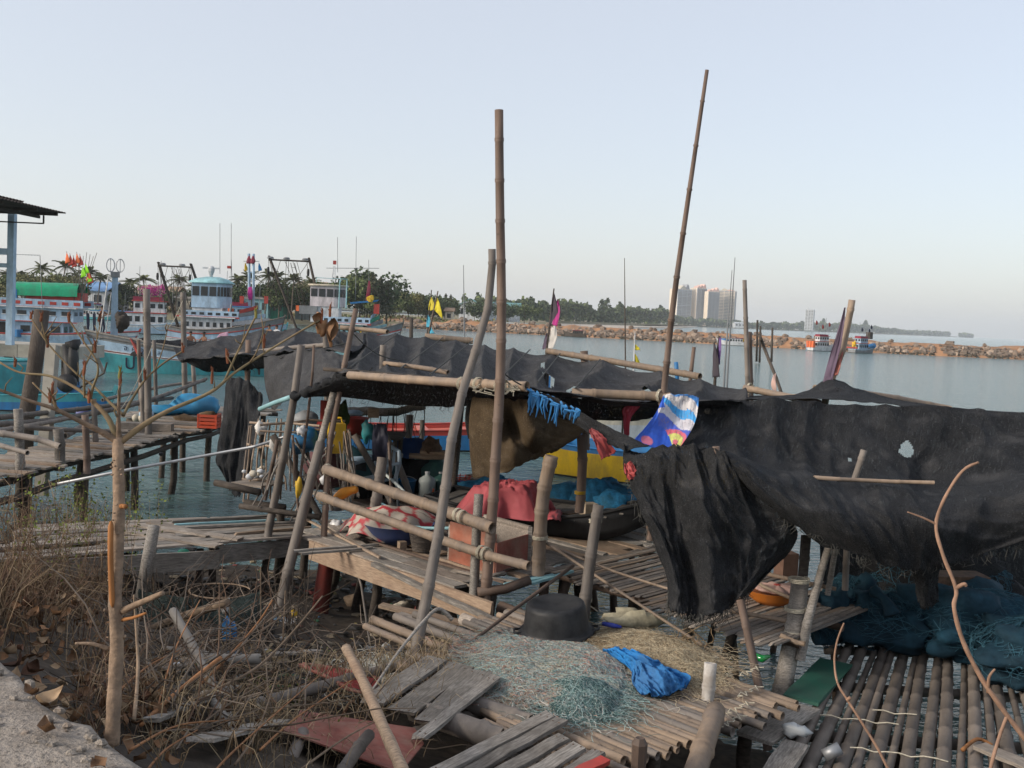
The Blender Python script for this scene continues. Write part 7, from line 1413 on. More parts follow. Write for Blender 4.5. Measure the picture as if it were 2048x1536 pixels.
lump('yellow_rag', 'bright yellow rag hanging under the slanting posts', 'rag', 597, 975, 13.2, (.05, .04, .13), YELLOW, 3); tag(MB().tube(spline(pr((668, 1000, 12.8), (690, 985, 12.8), (716, 978, 12.8)), 4), [.02, .05, .06, .07, .07, .06, .05, .05, .03], 8).build('orange_float', pm('plastic_amber', (.62, .24, .02)), None, True), 'long amber plastic float lying beside the lower rail', 'float')
lump('white_bag', 'clear white plastic tub behind the amber float', 'tub', 650, 960, 13.4, (.07, .07, .07), MATS['plastic_white'], 9, .1); lump('net_bale', 'dark bale of nets piled behind the chair', 'net bale', 730, 975, 15.6, (.5, .35, .35), NETB, 10, .3); lump('net_bale', 'dark bale of nets piled behind the green jar', 'net bale', 800, 965, 16.2, (.6, .35, .4), NETB, 11, .3)
lump('net_bale', 'dark blue bale of nets under the tree limb', 'net bale', 810, 915, 17.2, (.55, .35, .3), pm('net_navy', (.02, .06, .2)), 12, .3); lump('engine_cover', 'rusty dark engine lump beside the blue boat', 'engine', 862, 898, 16.4, (.17, .15, .18), RUST, 13, .3); lump('net_bale', 'teal net heap in the shade of the far corner', 'net bale', 690, 935, 15.4, (.45, .3, .3), pm('net_petrol', (.02, .09, .11)), 14, .3)
lump('net_bale', 'reddish net heap behind the jerry can', 'net bale', 650, 940, 14.8, (.3, .25, .3), pm('net_rose', (.16, .06, .06)), 15, .3)
lump('tub', 'grey upturned tub on the corner rack', 'tub', 612, 838, 15.2, (.2, .18, .13), GREYP, 16, .05)
tag(MB().box(P(655, 820, 15.6), (.22, .04, .3), .1).build('red_board', RED), 'red plastic board leaning among the posts', 'board')
# ---- things on the far pier
c = P(390, 818, 26); c.z = 1.39; tag(MB().blob(c+V((0, 0, .18)), (.62, .5, .34), 22, 12, .12, seed=2, flat=-.5).build('tarp_bundle', pm('tarp_blue', (.02, .24, .46)), None, True), 'rounded blue tarpaulin bundle on the far pier', 'tarpaulin')
oc = thing('orange_crate', 'orange red slatted plastic crate on the far pier beside the dark curtain', 'crate', P(418, 862, 23.2)); q = P(418, 862, 23.2); q.z = 1.385
for dx, dy, sx, sy in ((0, -.17, .44, .025), (0, .17, .44, .025), (-.21, 0, .025, .36), (.21, 0, .025, .36)):
    for k in range(4): MB().box(q+V((dx, dy, .03+k*.085)), (sx, sy, .06)).build('slat', pm('plastic_orange', (.62, .08, .03)), oc)
for sx in (-.21, .21):
    for sy in (-.17, .17): MB().box(q+V((sx, sy, .16)), (.035, .035, .32)).build('corner', MATS['plastic_orange'], oc)
tag(MB().blob(q+V((0, 0, .3)), (.2, .15, .08), 12, 7, .4).build('net_pile', mat('net_rust', (.12, .08, .045), .9, .4, 20), None, True), 'brown net filling the orange crate', 'net')
for i, (px, py, dz) in enumerate(((272, 826, 0), (284, 826, 0), (295, 824, 0), (286, 818, .1), (300, 820, .1))): p = P(px, py+4, 23.6); p.z = 1.39+.09+dz; tag(MB().lathe([(0, -.09), (.06, -.08), (.09, -.02), (.09, .03), (.05, .085), (0, .09)], 14, p).build('net_float', CREAM if i < 3 else PALEB, None, True), 'cream or pale blue float in the heap on the far pier', 'float', 'floats on the far pier')
lump('net_bale', 'flat blue net heap between the floats and the blue bundle', 'net bale', 325, 820, 25.4, (.5, .3, .12), MATS['tarp_blue'], 4, .3); lump('net_bale', 'brown net heap beside the orange crate', 'net bale', 380, 842, 24.6, (.42, .3, .16), MATS['net_rust'], 5, .3); tag(MB().box(P(290, 850, 22.2)*V((1, 1, 0))+V((0, 0, 1.47)), (1.2, .3, .16), .1).build('wood_trough', WOODP), 'long pale wooden trough lying on the plank walkway', 'trough')
lump('blue_tub', 'small blue plastic tub on the pier rails', 'tub', 165, 826, 21.5, (.14, .12, .1), pm('plastic_mauve', (.16, .18, .42)), 6, .1)
lump('ball_float', 'dark ball float hanging under the plank walkway', 'float', 322, 908, 20.2, (.045, .045, .045), BLACK, 0, 0)
# ---- things on the slats and dark poles
c = G(1543, 1205, 1.39); t = thing('orange_basin', 'orange plastic basin holding a scalloped pink cushion', 'basin', c); MB().lathe([(0, 0), (.16, 0), (.24, .06), (.255, .13), (.26, .135), (.23, .12), (0, .08)], 28, c, sy=.9).build('shell', pm('plastic_ochre', (.45, .14, .02)), t, True)
def fl(u, v): a = u*2*math.pi; r = v*.22*(1+.13*math.cos(8*a)*v); return c+V((r*math.cos(a)*1.1+.05, r*math.sin(a)*.9, .15+.035*(1-v*v)+.012*math.cos(8*a)*v))
t = thing('flower_cushion', 'pink scalloped cushion with a red centre lying in the orange basin', 'cushion', c+V((0, 0, .14))); mb = MB(); mb.grid(fl, 64, 8); mb.build('pad', pm('cloth_blush', (.55, .36, .31), rough=.9), t, True, solid=.02); MB().blob(c+V((.05, 0, .19)), (.045, .04, .015), 12, 6, 0).build('centre', RED, t, True)
tag(MB().box(G(1580, 1160, 1.39)+V((0, .2, .14)), (.2, .2, .28), .3).build('cardboard_box', mat('card_brown', (.16, .095, .07), .9, .25, 6)), 'brown cardboard box hanging behind the corner post', 'box')
def wrap(par, c, r3, n, m, seed, sz=.0028):
    rr = random.Random(seed); mb = MB()
    for _ in range(n):
        a, e = rr.uniform(0, 6.28), rr.uniform(-.2, 1.4); da, de = rr.gauss(0, .12), rr.gauss(0, .12); pts = []
        for i in range(rr.randint(4, 9)):
            d = V((math.cos(e)*math.cos(a), math.cos(e)*math.sin(a), math.sin(e))); k = 1.04+.1*nz(d.x*3, d.y*3, seed)+rr.uniform(-.02, .05); pts.append(V(c)+V((d.x*r3[0]*k, d.y*r3[1]*k, d.z*r3[2]*k))); a += da+rr.gauss(0, .06); e += de+rr.gauss(0, .06)
        mb.tube(pts, sz*rr.uniform(.6, 1.4), 3, False)
    tag(mb.build('loose_strands', m, par), None, None, kind='stuff')
SDK = strand_mat('strand_navy', (.03, .085, .12)); SBL = strand_mat('strand_blue', (.04, .2, .34))
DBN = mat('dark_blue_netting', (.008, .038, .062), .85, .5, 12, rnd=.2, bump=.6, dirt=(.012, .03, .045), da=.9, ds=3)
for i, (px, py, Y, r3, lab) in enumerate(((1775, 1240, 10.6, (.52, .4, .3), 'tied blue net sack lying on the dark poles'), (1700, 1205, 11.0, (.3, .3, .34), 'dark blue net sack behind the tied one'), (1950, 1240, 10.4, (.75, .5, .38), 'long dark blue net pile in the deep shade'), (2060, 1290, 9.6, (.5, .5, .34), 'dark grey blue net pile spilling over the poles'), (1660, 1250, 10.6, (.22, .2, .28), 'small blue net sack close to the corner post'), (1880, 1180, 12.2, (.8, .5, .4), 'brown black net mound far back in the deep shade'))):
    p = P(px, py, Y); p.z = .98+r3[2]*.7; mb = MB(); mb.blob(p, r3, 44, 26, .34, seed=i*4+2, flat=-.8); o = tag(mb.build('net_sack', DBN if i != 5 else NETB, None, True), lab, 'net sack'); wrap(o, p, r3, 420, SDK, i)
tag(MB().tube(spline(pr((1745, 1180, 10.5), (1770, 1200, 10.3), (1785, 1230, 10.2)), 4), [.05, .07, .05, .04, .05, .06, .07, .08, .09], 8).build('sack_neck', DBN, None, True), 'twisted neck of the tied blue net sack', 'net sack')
tag(MB().box(P(1905, 1165, 10.9), (.7, .3, .2), .1).build('red_box', RUST), 'low rusty red box in the deep shade', 'box')
p = G(1590, 1470, 1.09); tag(MB().blob(p+V((0, 0, .04)), (.10, .06, .06), 12, 8, .45, seed=5).build('plastic_bag', mat('clear_plastic', (.5, .52, .52), .25, .1, 4, bump=0), None, True), 'crumpled clear plastic bag on the grey board', 'bag')
p = G(1648, 1512, .99); t = thing('tin_can', 'dented grey tin lying between the dark poles', 'tin', p); MB().lathe([(0, 0), (.05, 0), (.05, .14), (.046, .14), (.044, .02), (0, .02)], 18, p, rot=Matrix.Rotation(rad(60), 3, 'Y')).build('body', STEEL, t, True)
tag(stick('dead_twig', spline([G(1925, 1500, .99), G(1955, 1478, 1.02), G(1985, 1490, .99)], 4), .018, .012, mat('dry_leaf_brown', (.2, .09, .035), .8, .4, 10)), 'curled brown dead leaf stalk on the dark poles', 'twig')
tag(MB().tube(pr((1505, 1310, 9), (1525, 1318, 8.95), (1540, 1312, 8.9)), [.03, .035, .012], 10).build('glass_bottle', mat('green_glass', (.01, .16, .04), .1, .2, 4, bump=0, spec=.6), None, True), 'green glass bottle lying under the slats', 'bottle')

# ---- more gear under the roof
def bucket(name, label, cat, px, py, Y, r, h, m, lid=None, z=None):
    p = P(px, py, Y); p.z = 1.39 if z is None else z; t = thing(name, label, cat, p); MB().lathe([(0, 0), (r*.82, 0), (r, h), (r*1.06, h), (r*1.06, h*.95), (r*.93, h*.93), (r*.7, .03), (0, .03)] if lid is None else [(0, 0), (r*.9, 0), (r, h*.5), (r*.95, h)], 20, p).build('body', m, t, True)
    if lid is not None: MB().lathe([(r*1.02, -.03), (r*1.04, .02), (r*.9, .04), (0, .045)], 20, p+V((0, 0, h))).build('lid', lid, t, True)
    else: MB().tube([p+V((r*math.cos(a), -.02, h-.02+r*.5*math.sin(a))) for a in [i*math.pi/8 for i in range(9)]], .006, 5).build('handle', STEEL, t)
    return t
bucket('storage_drum', 'black plastic drum with pale lid behind the chair', 'drum', 712, 1000, 15.4, .24, .62, RUB, PALEB); bucket('storage_drum', 'dark teal drum beside the hanging jacket', 'drum', 775, 985, 15.9, .22, .6, MATS['net_petrol'], GREYP)
bucket('bucket', 'pale grey bucket standing between the drums', 'bucket', 742, 1000, 16.2, .15, .28, PLW); bucket('bucket', 'blue bucket standing beside the glazed jar', 'bucket', 812, 992, 15.6, .15, .27, BLUE); bucket('bucket', 'white bucket on the platform corner among the sticks', 'bucket', 672, 1012, 14.3, .13, .24, WHITE); bucket('bucket', 'faded red bucket behind the milky water jug', 'bucket', 885, 985, 16.6, .16, .28, RED)
bucket('bucket', 'small green bucket on the dark table', 'bucket', 672, 868, 16.5, .1, .18, GREEN, z=tz+.016); bucket('bucket', 'yellow tub on the dark table beside the leaves', 'tub', 735, 868, 16.6, .1, .14, YELLOW, z=tz+.016)
jug(P(880, 990, 15.9)*V((1, 1, 0))+V((0, 0, 1.39)), .12, .36, GJ, 'dark green jug standing beside the milky one'); jug(P(928, 985, 15.2)*V((1, 1, 0))+V((0, 0, 1.39)), .08, .26, MATS['plastic_white'], 'small white plastic jug beside the violet crate')
for i in range(9):
    p = P(R.uniform(640, 900), 1000, R.uniform(14.6, 16.6)); p.z = 1.39+.05; tag(MB().lathe([(0, -.05), (.03, -.05), (.034, .08), (.014, .13), (.013, .17), (0, .17)], 10, p).build('plastic_bottle', R.choice((PLW, GJ, PALEB, MATS['plastic_white'], ORANGE)), None, True), 'small plastic bottle standing on the shaded platform floor', 'bottle', 'bottles on the platform floor')
for a, b, sg in (((305, 690, 21.4), (232, 832, 19.5), .15), ((293, 640, 21.4), (366, 600, 27.5), .5), ((1000, 740, 10.6), (1060, 778, 10.8), .02), ((700, 660, 13), (800, 720, 14), .1), ((745, 735, 13), (660, 800, 12.8), .05)):
    pa, pb = P(*a), P(*b); tag(MB().tube([lerp(pa, pb, k/12)-V((0, 0, sg*math.sin(math.pi*k/12))) for k in range(13)], .008, 4).build('tie_rope', ROPE if a[0] < 400 else ROPED), 'thin slack rope tied between the poles', 'rope', 'slack ropes between poles')
# ================================================================ SHORE: TREE, BRANCHES, LEAVES, WEEDS, LITTER
PLUM = mat('plumeria_bark', (.27, .19, .13), .85, .32, 22, st=(1, 1, 1.2), bump=.6, dirt=(.14, .105, .08), da=.8, ds=7); PLUMY = mat('plumeria_young', (.17, .135, .075), .75, .25, 14, bump=.25, dirt=(.2, .12, .07), da=.6, ds=6)
WND = mat('bark_wound', (.30, .13, .045), .75, .4, 10, st=(1, 1, .2), bump=.4); BUD = mat('bud_brown', (.16, .055, .025), .7, .4, 14, bump=.2); BUDG = mat('bud_green', (.22, .20, .05), .6, .3, 10)
tree = thing('bare_tree', 'bare young tree with smooth tan trunk and upright forking branches on the embankment edge', 'tree', P(226, 1475, 3.86))
def limb(name, pp, r0, r1, m=PLUM, parent=tree, n=10, sub=6, wob=.04, ex=1.0):
    pts = spline(pr(*pp), sub); k = len(pts); return MB().tube(pts, [(r1+(r0-r1)*(1-i/(k-1))**ex)*(1+wob*math.sin(i*1.7+pp[0][0])) for i in range(k)], n).build(name, m, parent, True)
limb('trunk', ((224, 1490, 3.86), (228, 1400, 3.88), (234, 1280, 3.9), (230, 1200, 3.9), (234, 1120, 3.92), (238, 1000, 3.95), (236, 930, 3.97), (236, 880, 4.0)), .029, .021, n=14)
MB().blob(P(237, 884, 4.0), (.022, .022, .026), 12, 8, .15).build('fork', PLUM, tree, True)
for k in range(34):        # leaf scars and knots
    py = R.uniform(890, 1460); cx = 236 if py < 1100 else 232 if py < 1250 else 230; a = R.uniform(3.4, 6.0); q = P(cx, py, 3.93); rr = lerp(.025, .031, (py-890)/570)
    MB().blob(q+V((math.cos(a)*rr*.96, math.sin(a)*rr*.96, 0)), (.006, .006, .0035), 7, 5, .3, seed=k).build('leaf_scar', PLUM, tree, True)
pts = spline(pr((222, 1042, 3.905), (221, 1090, 3.885), (222, 1150, 3.875), (225, 1215, 3.87)), 6); MB().tube(pts, [.004, .008]+[.011]*(len(pts)-4)+[.008, .003], 6).build('bark_wound', WND, tree, True)
for pp, r0, r1 in ((((238, 885, 4), (205, 865, 3.98), (165, 845, 3.95), (110, 818, 3.9), (60, 802, 3.86), (0, 780, 3.82), (-40, 765, 3.8)), 0.0135, .008), (((236, 880, 4), (215, 835, 4.02), (182, 800, 4.05), (150, 775, 4.08), (100, 752, 4.1), (40, 745, 4.12), (0, 725, 4.14)), .0125, .006),
        (((240, 885, 4), (290, 848, 4.03), (340, 820, 4.08), (420, 785, 4.15), (470, 745, 4.2), (520, 712, 4.24), (580, 675, 4.28), (640, 640, 4.32)), .0125, .006), (((238, 880, 4), (237, 840, 3.98), (238, 800, 3.97), (240, 768, 3.97)), .0105, .008),
        (((180, 800, 4.05), (186, 775, 4.03), (196, 745, 4), (192, 720, 4), (172, 690, 4), (138, 640, 4)), .008, .005), (((246, 830, 4.02), (215, 800, 4.05), (182, 768, 4.1), (156, 750, 4.1), (100, 692, 4.12), (62, 636, 4.15)), .008, .005), (((246, 832, 4.03), (266, 795, 4.08), (290, 760, 4.1), (325, 728, 4.12), (366, 702, 4.14)), .008, .005),
        (((448, 765, 4.18), (470, 715, 4.2), (490, 675, 4.2), (512, 632, 4.2)), .007, .0055), (((500, 725, 4.22), (515, 700, 4.2), (528, 660, 4.18)), .005, .003), (((170, 795, 4.06), (168, 770, 4.04), (168, 745, 4.04)), .007, .006), (((112, 818, 3.9), (108, 800, 3.9), (104, 790, 3.9)), .008, .007), (((95, 690, 4.12), (88, 665, 4.1), (82, 640, 4.1)), .006, .004), (((160, 752, 4.1), (190, 690, 4.1), (200, 650, 4.1)), .005, .003), (((310, 740, 4.1), (325, 700, 4.1), (337, 650, 4.1)), .004, .003), (((128, 830, 3.92), (100, 800, 3.9), (65, 765, 3.9)), .006, .004)):
    limb('branch', pp, r0*(1.15 if pp[0][1] > 870 else .85), r1*.7, PLUMY if r1 < .0075 else PLUM, ex=2.2)
for pp, r0, r1, m in ((((244, 1222, 3.9), (280, 1206, 3.86), (326, 1186, 3.82)), .015, .010, PLUM), (((243, 1240, 3.9), (268, 1235, 3.87), (292, 1226, 3.85)), .008, .005, WND), (((218, 1298, 3.9), (185, 1288, 3.88), (150, 1287, 3.86)), .009, .005, PLUM), (((222, 1222, 3.9), (208, 1220, 3.88)), .008, .006, PLUM), (((238, 1012, 3.95), (252, 1013, 3.9)), .011, .009, WND), (((244, 1280, 3.92), (250, 1272, 3.9)), .01, .006, PLUM)): limb('cut_stub', pp, r0, r1, m)
for (px, py, Y, h, m) in ((240, 770, 3.97, 26, BUD), (239, 752, 3.97, 18, BUDG), (168, 745, 4.04, 24, BUD), (104, 790, 3.9, 24, BUD), (138, 640, 4, 16, BUD), (62, 636, 4.15, 10, BUD), (366, 702, 4.14, 12, BUD), (512, 632, 4.2, 16, BUDG), (643, 640, 4.32, 24, BUD), (528, 690, 4.2, 22, BUD), (424, 760, 4.15, 26, BUD), (455, 720, 4.2, 24, BUD), (82, 640, 4.1, 12, BUD), (290, 755, 4.1, 18, BUD), (100, 800, 3.9, 20, BUD), (190, 700, 4, 20, BUD), (198, 640, 4.1, 12, BUD), (660, 628, 4.33, 20, BUD), (30, 730, 4.12, 14, BUD), (95, 690, 4.12, 18, BUD), (178, 800, 4.03, 22, BUD)):
    b = P(px, py, Y); t = P(px+R.uniform(-3, 3), py-h, Y); mb = MB(); mb.tube([b-(t-b)*.3, b, b.lerp(t, .4), b.lerp(t, .8), t], [.005, .0062, .006, .004, .001], 7)
    for k in range(7): q = b.lerp(t, R.uniform(0, .8)); a = R.uniform(0, 6.28); mb.tube([q, q+V((math.cos(a)*.008, math.sin(a)*.008, .02))], [.003, .0008], 4)
    mb.build('bud', m, tree)
dl = mat('dry_leaf', (.21, .115, .06), .7, .4, 9, bump=.25, rnd=.35, dirt=(.13, .07, .035), da=.6, ds=6)
def leafm(seed, m, L=.15, W=.05, curl=.5):
    r = random.Random(seed); mb = MB()
    def fn(u, v):
        x = (v-.5)*L; w_ = W*math.sin(math.pi*min(.999, max(.02, v))**.8)*(2*u-1); return (x, w_, curl*.35*L*(2*v-1)**2*r.choice((1, 1))+abs(2*u-1)*W*.45*(1+.3*math.sin(v*9+seed))-.012*math.sin(v*5))
    mb.grid(fn, 4, 6); me = bpy.data.meshes.new('leaf'); me.from_pydata(mb.v, [], mb.f); me.materials.append(m); me.polygons.foreach_set('use_smooth', [True]*len(me.polygons)); return me
lms = [leafm(i, dl, R.uniform(.09, .14), R.uniform(.03, .05), R.uniform(-.3, 1)) for i in range(6)]+[leafm(9, mat('dry_leaf_dark', (.10, .05, .03), .75, .4, 9, rnd=.4, bump=.2), .12, .044, .7), leafm(10, mat('dry_leaf_pale', (.30, .21, .13), .75, .3, 9, rnd=.3, bump=.2), .11, .04, .6)]
for i, (px, py) in enumerate(((655, 668), (668, 660), (640, 640))):
    inst('dead_leaf', lms[i % 6], P(px-4*i, py, 4.32), (R.uniform(0, 6), 1.4, R.uniform(0, 6)), (.8, .8, .8), tree)
mb = MB(); mb.blob(P(646, 655, 4.33), (.025, .02, .03), 9, 7, .4); mb.build('dead_leaf', lms[0].materials[0], tree, True)
for i in range(30):        # fine spur twigs
    b_ = R.choice([o for o in tree.children if o.name.startswith('branch')]); vs_ = b_.data.vertices; q = V(vs_[R.randrange(len(vs_)//3, len(vs_))].co)+b_.location+WLOC[tree.name]; d_ = V((R.gauss(0, .4), R.gauss(0, .3), R.uniform(.2, 1))).normalized()*R.uniform(.03, .11); MB().tube([q, q+d_*.5+V((R.gauss(0, .006), 0, 0)), q+d_], [.003, .0025, .0012], 5).build('twig', PLUMY, tree, True)
# dry leaves on the slope (each its own piece of the shore)
n = 0
while n < 260:
    if n < 120: px, py = R.gauss(95, 75), R.gauss(1270, 50)
    elif n < 220: px, py = R.uniform(20, 340), R.gauss(1410, 60)
    else: px, py = R.uniform(150, 560), R.gauss(1440, 60)
    if px < -30: continue
    p = GS(px, py)
    if sdist(p.x, p.y) < .1: continue
    hump = .28*math.exp(-((px-95)/80)**2-((py-1270)/60)**2)*R.random() if n < 120 else 0
    inst('leaf', R.choice(lms), p+V((0, 0, .02+R.uniform(0, .07)+hump)), (R.uniform(-.9, .9), R.uniform(-.9, .9), R.uniform(0, 6.3)), R.uniform(.5, 1.0), shore); n += 1
p = GS(105, 1375); lf = inst('leaf', lms[7], G(95, 1400, 2.72), (.2, .1, 1), 1.0, shore)
for px, py in ((270, 1390), (60, 1385), (200, 1528), (90, 1460)): inst('leaf', R.choice(lms), G(px, py, 2.73) if sdist(G(px, py, 2.7).x, G(px, py, 2.7).y) < 0 else GS(px, py)+V((0, 0, .05)), (.3, .2, R.uniform(0, 6)), .8, shore)
# dry grass, stems and green weeds
DG1 = leaf_mat('dry_grass', (.20, .145, .09), .4); DG2 = leaf_mat('dry_grass_red', (.12, .075, .05), .4); DG3 = leaf_mat('weed_green', (.12, .15, .03), .4); DG4 = leaf_mat('straw', (.30, .235, .15), .35)
def blade(mb, p, h, lean, m, w_=.0035):
    a = R.uniform(0, 6.28); d = V((math.cos(a), math.sin(a), 0)); pts = [p, p+d*lean*.25*h+V((0, 0, h*.45)), p+d*lean*.6*h+V((0, 0, h*.8)), p+d*lean*h+V((0, 0, h*(1-lean*.25)))]; mb.tube(pts, [w_, w_*.8, w_*.6, w_*.2], 3, False, m)
mb = MB()
for i in range(3600):
    k = R.random()
    if k < .5: px, py = R.uniform(-30, 230), R.gauss(1165, 62); h = R.uniform(.15, .55)
    elif k < .72: px, py = R.uniform(150, 600), R.gauss(1400, 70); h = R.uniform(.08, .35)
    else: px, py = R.uniform(480, 900), R.gauss(1450, 45); h = R.uniform(.06, .25)
    p = GS(px, py)
    if sdist(p.x, p.y) < .12 or p.z < .1: continue
    z = p.z-.02
    if px > 520 and py > 1420: z = max(z, 1.29)
    blade(mb, V((p.x, p.y, z)), h, R.uniform(.2, 1.3), 0 if R.random() < .5 else (1 if px < 300 else 3))
tag(mb.build('dry_grass', [DG1, DG2, DG3, DG4]), 'tangled dry brown grass covering the slope', None, kind='stuff')
mb = MB()
for i in range(320):           # dead bush of fine stems
    px = R.uniform(-30, 225); py = R.uniform(1090, 1230); p = GS(px, py); h = R.uniform(.5, 1.15); a = R.uniform(0, 6.28); pts = wavy(p, p+V((math.cos(a)*.25*h, math.sin(a)*.25*h, h)), 5, .03); mb.tube(pts, [.005, .0045, .004, .003, .002, .001], 3, False, R.choice((0, 1, 1)))
    for b in range(4): q = pts[R.randint(1, 4)]; mb.tube([q, q+V((R.uniform(-.12, .12), R.uniform(-.12, .12), R.uniform(.02, .15))), q+V((R.uniform(-.2, .2), R.uniform(-.2, .2), R.uniform(.05, .28)))], [.0025, .002, .001], 3, False, R.choice((0, 1)))
tag(mb.build('dead_undergrowth', [DG1, DG2]), 'brown dead undergrowth of fine twiggy stems beside the bare tree', None, kind='stuff')
mb = MB()
for i in range(95):            # tall green weeds
    px = R.choice((R.uniform(0, 230), R.uniform(80, 200), R.uniform(240, 310))); p = GS(px, R.uniform(1110, 1200)); h = R.uniform(.6, 1.5); a = R.uniform(0, 6.28); pts = wavy(p, p+V((math.cos(a)*.15*h, 0, h)), 6, .02); mb.tube(pts, [.004]*4+[.003, .002, .001], 3, False, 1)
    for b in range(26):
        q = pts[R.randint(2, 6)]+V((R.gauss(0, .05), R.gauss(0, .05), R.gauss(0, .05))); quad(mb, q, R.uniform(.009, .026), 0)
for i in range(14):
    px, py = R.uniform(330, 900), R.uniform(1330, 1500); p = GS(px, py)+V((0, 0, .05))
    for b in range(16): quad(mb, p+V((R.gauss(0, .05), R.gauss(0, .05), R.uniform(0, .12))), R.uniform(.006, .015), 0)
tag(mb.build('weeds', [DG3, DG1]), 'thin green weeds sprouting from the slope', None, kind='stuff')
# dark tangle of brushwood over the mud
mb = MB()
for i in range(420):
    px, py = R.choice(((R.uniform(255, 640), R.uniform(1180, 1330)), (R.uniform(255, 560), R.uniform(1200, 1420)), (R.uniform(250, 900), R.uniform(1330, 1500)))); p = GS(px, py); p.z = max(p.z, 0); L_ = R.uniform(.25, 1.1); a = R.uniform(0, 6.28); el = R.uniform(0, .9)
    d = V((math.cos(a)*math.cos(el), math.sin(a)*math.cos(el), math.sin(el))); q = p+V((0, 0, R.uniform(0, .12))); mb.tube(wavy(q, q+d*L_, 4, .03), [.006, .0055, .005, .004, .002], 4, False, R.choice((0, 1, 2, 2)))
tag(mb.build('brushwood', [DG2, leaf_mat('twig_dark', (.055, .042, .032), .4), leaf_mat('twig_grey', (.15, .12, .095), .4)]), 'dark tangle of brushwood and dead twigs over the mud', None, kind='stuff')
# fallen branches and poles on the slope
TW = mat('fallen_wood', (.20, .145, .10), .85, .4, 12, rnd=.3, bump=.3); TWR = mat('fallen_wood_red', (.27, .13, .06), .8, .35, 12, rnd=.2, bump=.3); PVC = mat('weathered_pole', (.27, .25, .225), .7, .2, 6, rnd=.1, bump=.15, dirt=(.15, .13, .11), da=.7, ds=3)
def fallen(label, pp, r0, r1, m, name='fallen_branch', cat='branch', group=None): return tag(limb(name, pp, r0, r1, m, None, 8, 6, .06), label, cat, group)
fallen('reddish stick with cut tip leaning up beside the bare tree', ((282, 1450, 4.8), (330, 1405, 5.2), (390, 1355, 5.5), (442, 1315, 5.7)), .011, .012, TWR); fallen('long grey stick lying under the reddish cut stick', ((255, 1425, 5.0), (330, 1400, 5.5), (420, 1340, 6.2)), .012, .01, TW)
fallen('arching twig rising over the dark inlet mud', ((400, 1370, 6.5), (470, 1300, 7), (520, 1240, 7.3), (545, 1200, 7.4)), .010, .006, TWR); fallen('long curved twig arching toward the red post', ((330, 1420, 5.5), (450, 1370, 6.2), (520, 1330, 6.6), (585, 1265, 7), (645, 1192, 7.3)), .011, .006, TW)
fallen('thin straight twig crossing the pale pole', ((300, 1470, 4.8), (350, 1300, 6), (400, 1200, 6.8)), .006, .004, TWR); fallen('pale forked twig standing beside the bare tree', ((268, 1440, 4.6), (276, 1340, 4.9), (272, 1250, 5), (268, 1190, 5)), .010, .005, TW)
for i, pp in enumerate((((340, 1500, 4.6), (470, 1400, 5.6), (600, 1330, 6.8)), ((300, 1400, 5.4), (480, 1420, 5.6), (700, 1400, 6.6)), ((520, 1500, 5), (600, 1430, 6), (720, 1350, 7)), ((380, 1470, 5), (520, 1460, 5.4), (640, 1480, 5.4)), ((260, 1500, 4.2), (360, 1450, 4.8), (480, 1440, 5.4)), ((470, 1530, 4.6), (520, 1450, 5.4), (560, 1330, 6.4)), ((420, 1560, 4.2), (470, 1500, 4.6), (640, 1350, 6.4)), ((240, 1380, 5), (300, 1330, 5.8), (360, 1300, 6.4)), ((280, 1560, 3.9), (330, 1500, 4.4), (395, 1460, 4.8)), ((600, 1540, 5), (700, 1470, 5.8), (800, 1420, 6.6)))): fallen('slender dry twig lying in the brushwood of the slope', pp, .007, .003, R.choice((TW, TWR)), group='dry twigs on the slope')
fallen('pale weathered pole leaning out of the brushwood', ((346, 1222, 7.6), (395, 1310, 7.1), (440, 1400, 6.5), (475, 1480, 6)), .034, .036, PVC, 'weathered_pole', 'pole'); fallen('grey pipe length lying low in the brushwood', ((300, 1452, 5.6), (360, 1425, 5.9), (415, 1395, 6.2)), .036, .036, PVC, 'weathered_pole', 'pole'); fallen('grey flat board sticking out below the pale pole', ((410, 1390, 6.2), (450, 1440, 5.8), (480, 1520, 5.4)), .035, .03, WOODG, 'weathered_pole', 'board')
fallen('thick pale driftwood post leaning over the red plywood', ((692, 1296, 7.2), (725, 1360, 6.8), (760, 1440, 6.2), (800, 1530, 5.6), (815, 1570, 5.4)), .036, .042, WOODT, 'driftwood_post', 'post')
fallen('grey broom like frond bending from the deck edge', ((745, 1380, 7.6), (800, 1300, 8.2), (850, 1240, 8.6), (878, 1218, 8.8), (905, 1240, 8.8)), .010, .02, WOODG, 'palm_frond', 'frond')
for pp, lab in ((((455, 1205, 9), (300, 1260, 9.4), (250, 1330, 8)), 'dark fallen pole sunk in the mud under the landing stage'), (((290, 1335, 7.6), (420, 1320, 8), (520, 1318, 8.2)), 'pale log lying in the mud beyond the brushwood'), (((330, 1300, 8.4), (400, 1310, 8.4), (470, 1322, 8.3)), 'brown log lying beside the pale mud log')): fallen(lab, pp, .04, .045, PVC if 'pale' in lab else TW, 'log', 'log')
for a, b, w_, m, lab in (((300, 1480), (470, 1400), .09, WOODG, 'narrow grey board half hidden in the brushwood'), ((400, 1520), (560, 1470), .14, WOODG, 'grey board lying beside the red plywood'), ((430, 1330), (520, 1352), .12, WOODP, 'pale board stuck in the mud beyond the brushwood'), ((330, 1365), (430, 1340), .1, WOODP, 'short pale board under the weathered pole'), ((540, 1330), (640, 1322), .08, WOODG, 'thin grey board beside the scoop net')):
    qa, qb = GS(*a), GS(*b); o = plank(None, qa+V((0, 0, .1)), qb+V((0, 0, .1)), w_, .02, m); tag(o, lab, 'board')
